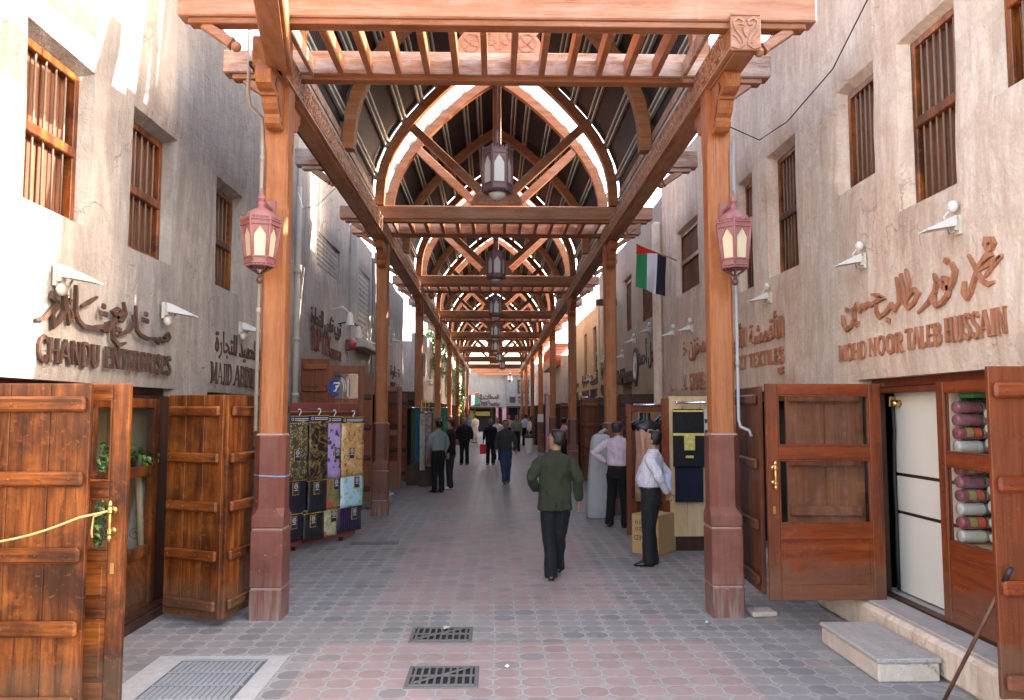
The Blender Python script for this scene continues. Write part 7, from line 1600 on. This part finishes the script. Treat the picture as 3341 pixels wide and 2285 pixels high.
bg_ = person('man in black with a moustache carrying a red bag', -.13, 29.3, 172, 1.66, .016, shirt=SH_BLACK, trousers=TR_BLACK, hair='short_moustache', head=(22, 0), skinm=SKIN3, tuck=False, shirt_hem=.86, arms={'R': ((.235, .0, 1.15), (.255, .12, .93), (0, .3, -1))})
rb = thing('shopping_bag', (-.40, 29.10, .62), 'flat red bag hanging from the hand of the man with the moustache', 'bag', rz=.35)
m = MB(); m.smooth = False; m.box(-.12, .12, -.012, .012, -.22, .13, .008); build('bag_body', m, flat('red_plastic', (.62, .03, .03), .35), rb); m = MB(); m.tube([(-.04, 0, .13), (-.03, 0, .20), (.03, 0, .20), (.04, 0, .13)], .008, 6); build('bag_handle', m, flat('red_handle', (.5, .03, .03), .4), rb)
person('grey-haired man in a pale shirt walking behind the man with the red bag', .12, 31.5, 180, 1.70, .018, shirt=SH_PINK, trousers=TR_CHAR, hairm=M_HAIRG)
person('man in a khaki shirt and dark trousers coming toward the viewer, farther off', 1.08, 38.6, 184, 1.70, .018, shirt=SH_KHAKI, trousers=TR_BLACK, head=(-8, 0), wide=1.12, skinm=SKIN3, hair='short_moustache')
person('man in a pale blue shirt walking away in the distance at right', 1.75, 45.0, 10, 1.76, .02, shirt=SH_PALE, trousers=TR_BLACK)
person('man in loose white clothes seen from behind in the distance at left', -1.15, 49.0, 40, 1.74, .02, shirt=TR_WHITE, trousers=TR_WHITE, robe=True, sleeve=.6)
person('man in a blue shirt in the distance beside the white-clad man', -1.68, 52.0, 190, 1.66, .02, shirt=SH_BLUE, trousers=TR_CHAR)
person('small distant man in a pinkish shirt in the middle of the street', .85, 47.0, 180, 1.70, .02, shirt=SH_ROSE, trousers=TR_BLACK)
person('distant man in dark blue, half hidden behind the khaki shirted man', 1.38, 49.5, 170, 1.68, .02, shirt=SH_BLUE, trousers=TR_BLACK)
person('man in a rose shirt half hidden behind a right column, reaching to the wall', 2.42, 27.6, -70, 1.70, .016, shirt=SH_ROSE, trousers=TR_BLACK, arms={'R': ((.3, .12, 1.28), (.25, .36, 1.2), (0, 1, -.2))})
person('man in a cream shirt mostly hidden by a far right column', 1.80, 41.0, 100, 1.66, .02, shirt=TR_WHITE, trousers=TR_BLACK)
# ------------------------------------------------------------------ camera, sky, sun
cam = bpy.data.cameras.new('camera'); co = bpy.data.objects.new('camera', cam); COL.objects.link(co)
cam.sensor_width = 36; cam.lens = 1815/2323*36; cam.clip_end = 800; cam.clip_start = .05
co.location = (0, 0, 1.94); co.rotation_euler = (radians(90+4.3715), 0, -radians(1.2746)); S.camera = co
SUN = Vector((1, .165, .54)).normalized()
el = math.asin(SUN.z); az = atan2(SUN.x, SUN.y)
w = bpy.data.worlds.new('World'); S.world = w; w.use_nodes = True; nt = w.node_tree; nt.nodes.clear()
o = nt.nodes.new('ShaderNodeOutputWorld'); bg = nt.nodes.new('ShaderNodeBackground'); sk = nt.nodes.new('ShaderNodeTexSky')
sk.sky_type = 'NISHITA'; sk.sun_disc = False; sk.sun_elevation = el; sk.sun_rotation = az; sk.air_density = 1.0; sk.dust_density = 3.0; sk.ozone_density = 1.0
tn = nt.nodes.new('ShaderNodeMix'); tn.data_type = 'RGBA'; tn.blend_type = 'MULTIPLY'; tn.inputs[0].default_value = 1; tn.inputs[7].default_value = (1.0, .885, .765, 1); nt.links.new(sk.outputs[0], tn.inputs[6]); nt.links.new(tn.outputs[2], bg.inputs[0]); bg.inputs[1].default_value = 1.9; nt.links.new(bg.outputs[0], o.inputs[0])
sl = bpy.data.lights.new('sun', 'SUN'); sl.energy = 23; sl.angle = radians(.5); sl.color = (1, .93, .82)
so = bpy.data.objects.new('sun', sl); COL.objects.link(so); so.rotation_euler = SUN.to_track_quat('Z', 'Y').to_euler(); so.location = (20, 10, 20)
S.view_settings.view_transform = 'Standard'; S.view_settings.look = 'None'; S.view_settings.exposure = 0; S.view_settings.gamma = 1
S.cycles.max_bounces = 8; S.cycles.diffuse_bounces = 5; S.cycles.transparent_max_bounces = 12; S.cycles.use_denoising = True
S.cycles.sample_clamp_indirect = 6
try: S.cycles.denoiser = 'OPENIMAGEDENOISE'
except Exception: pass
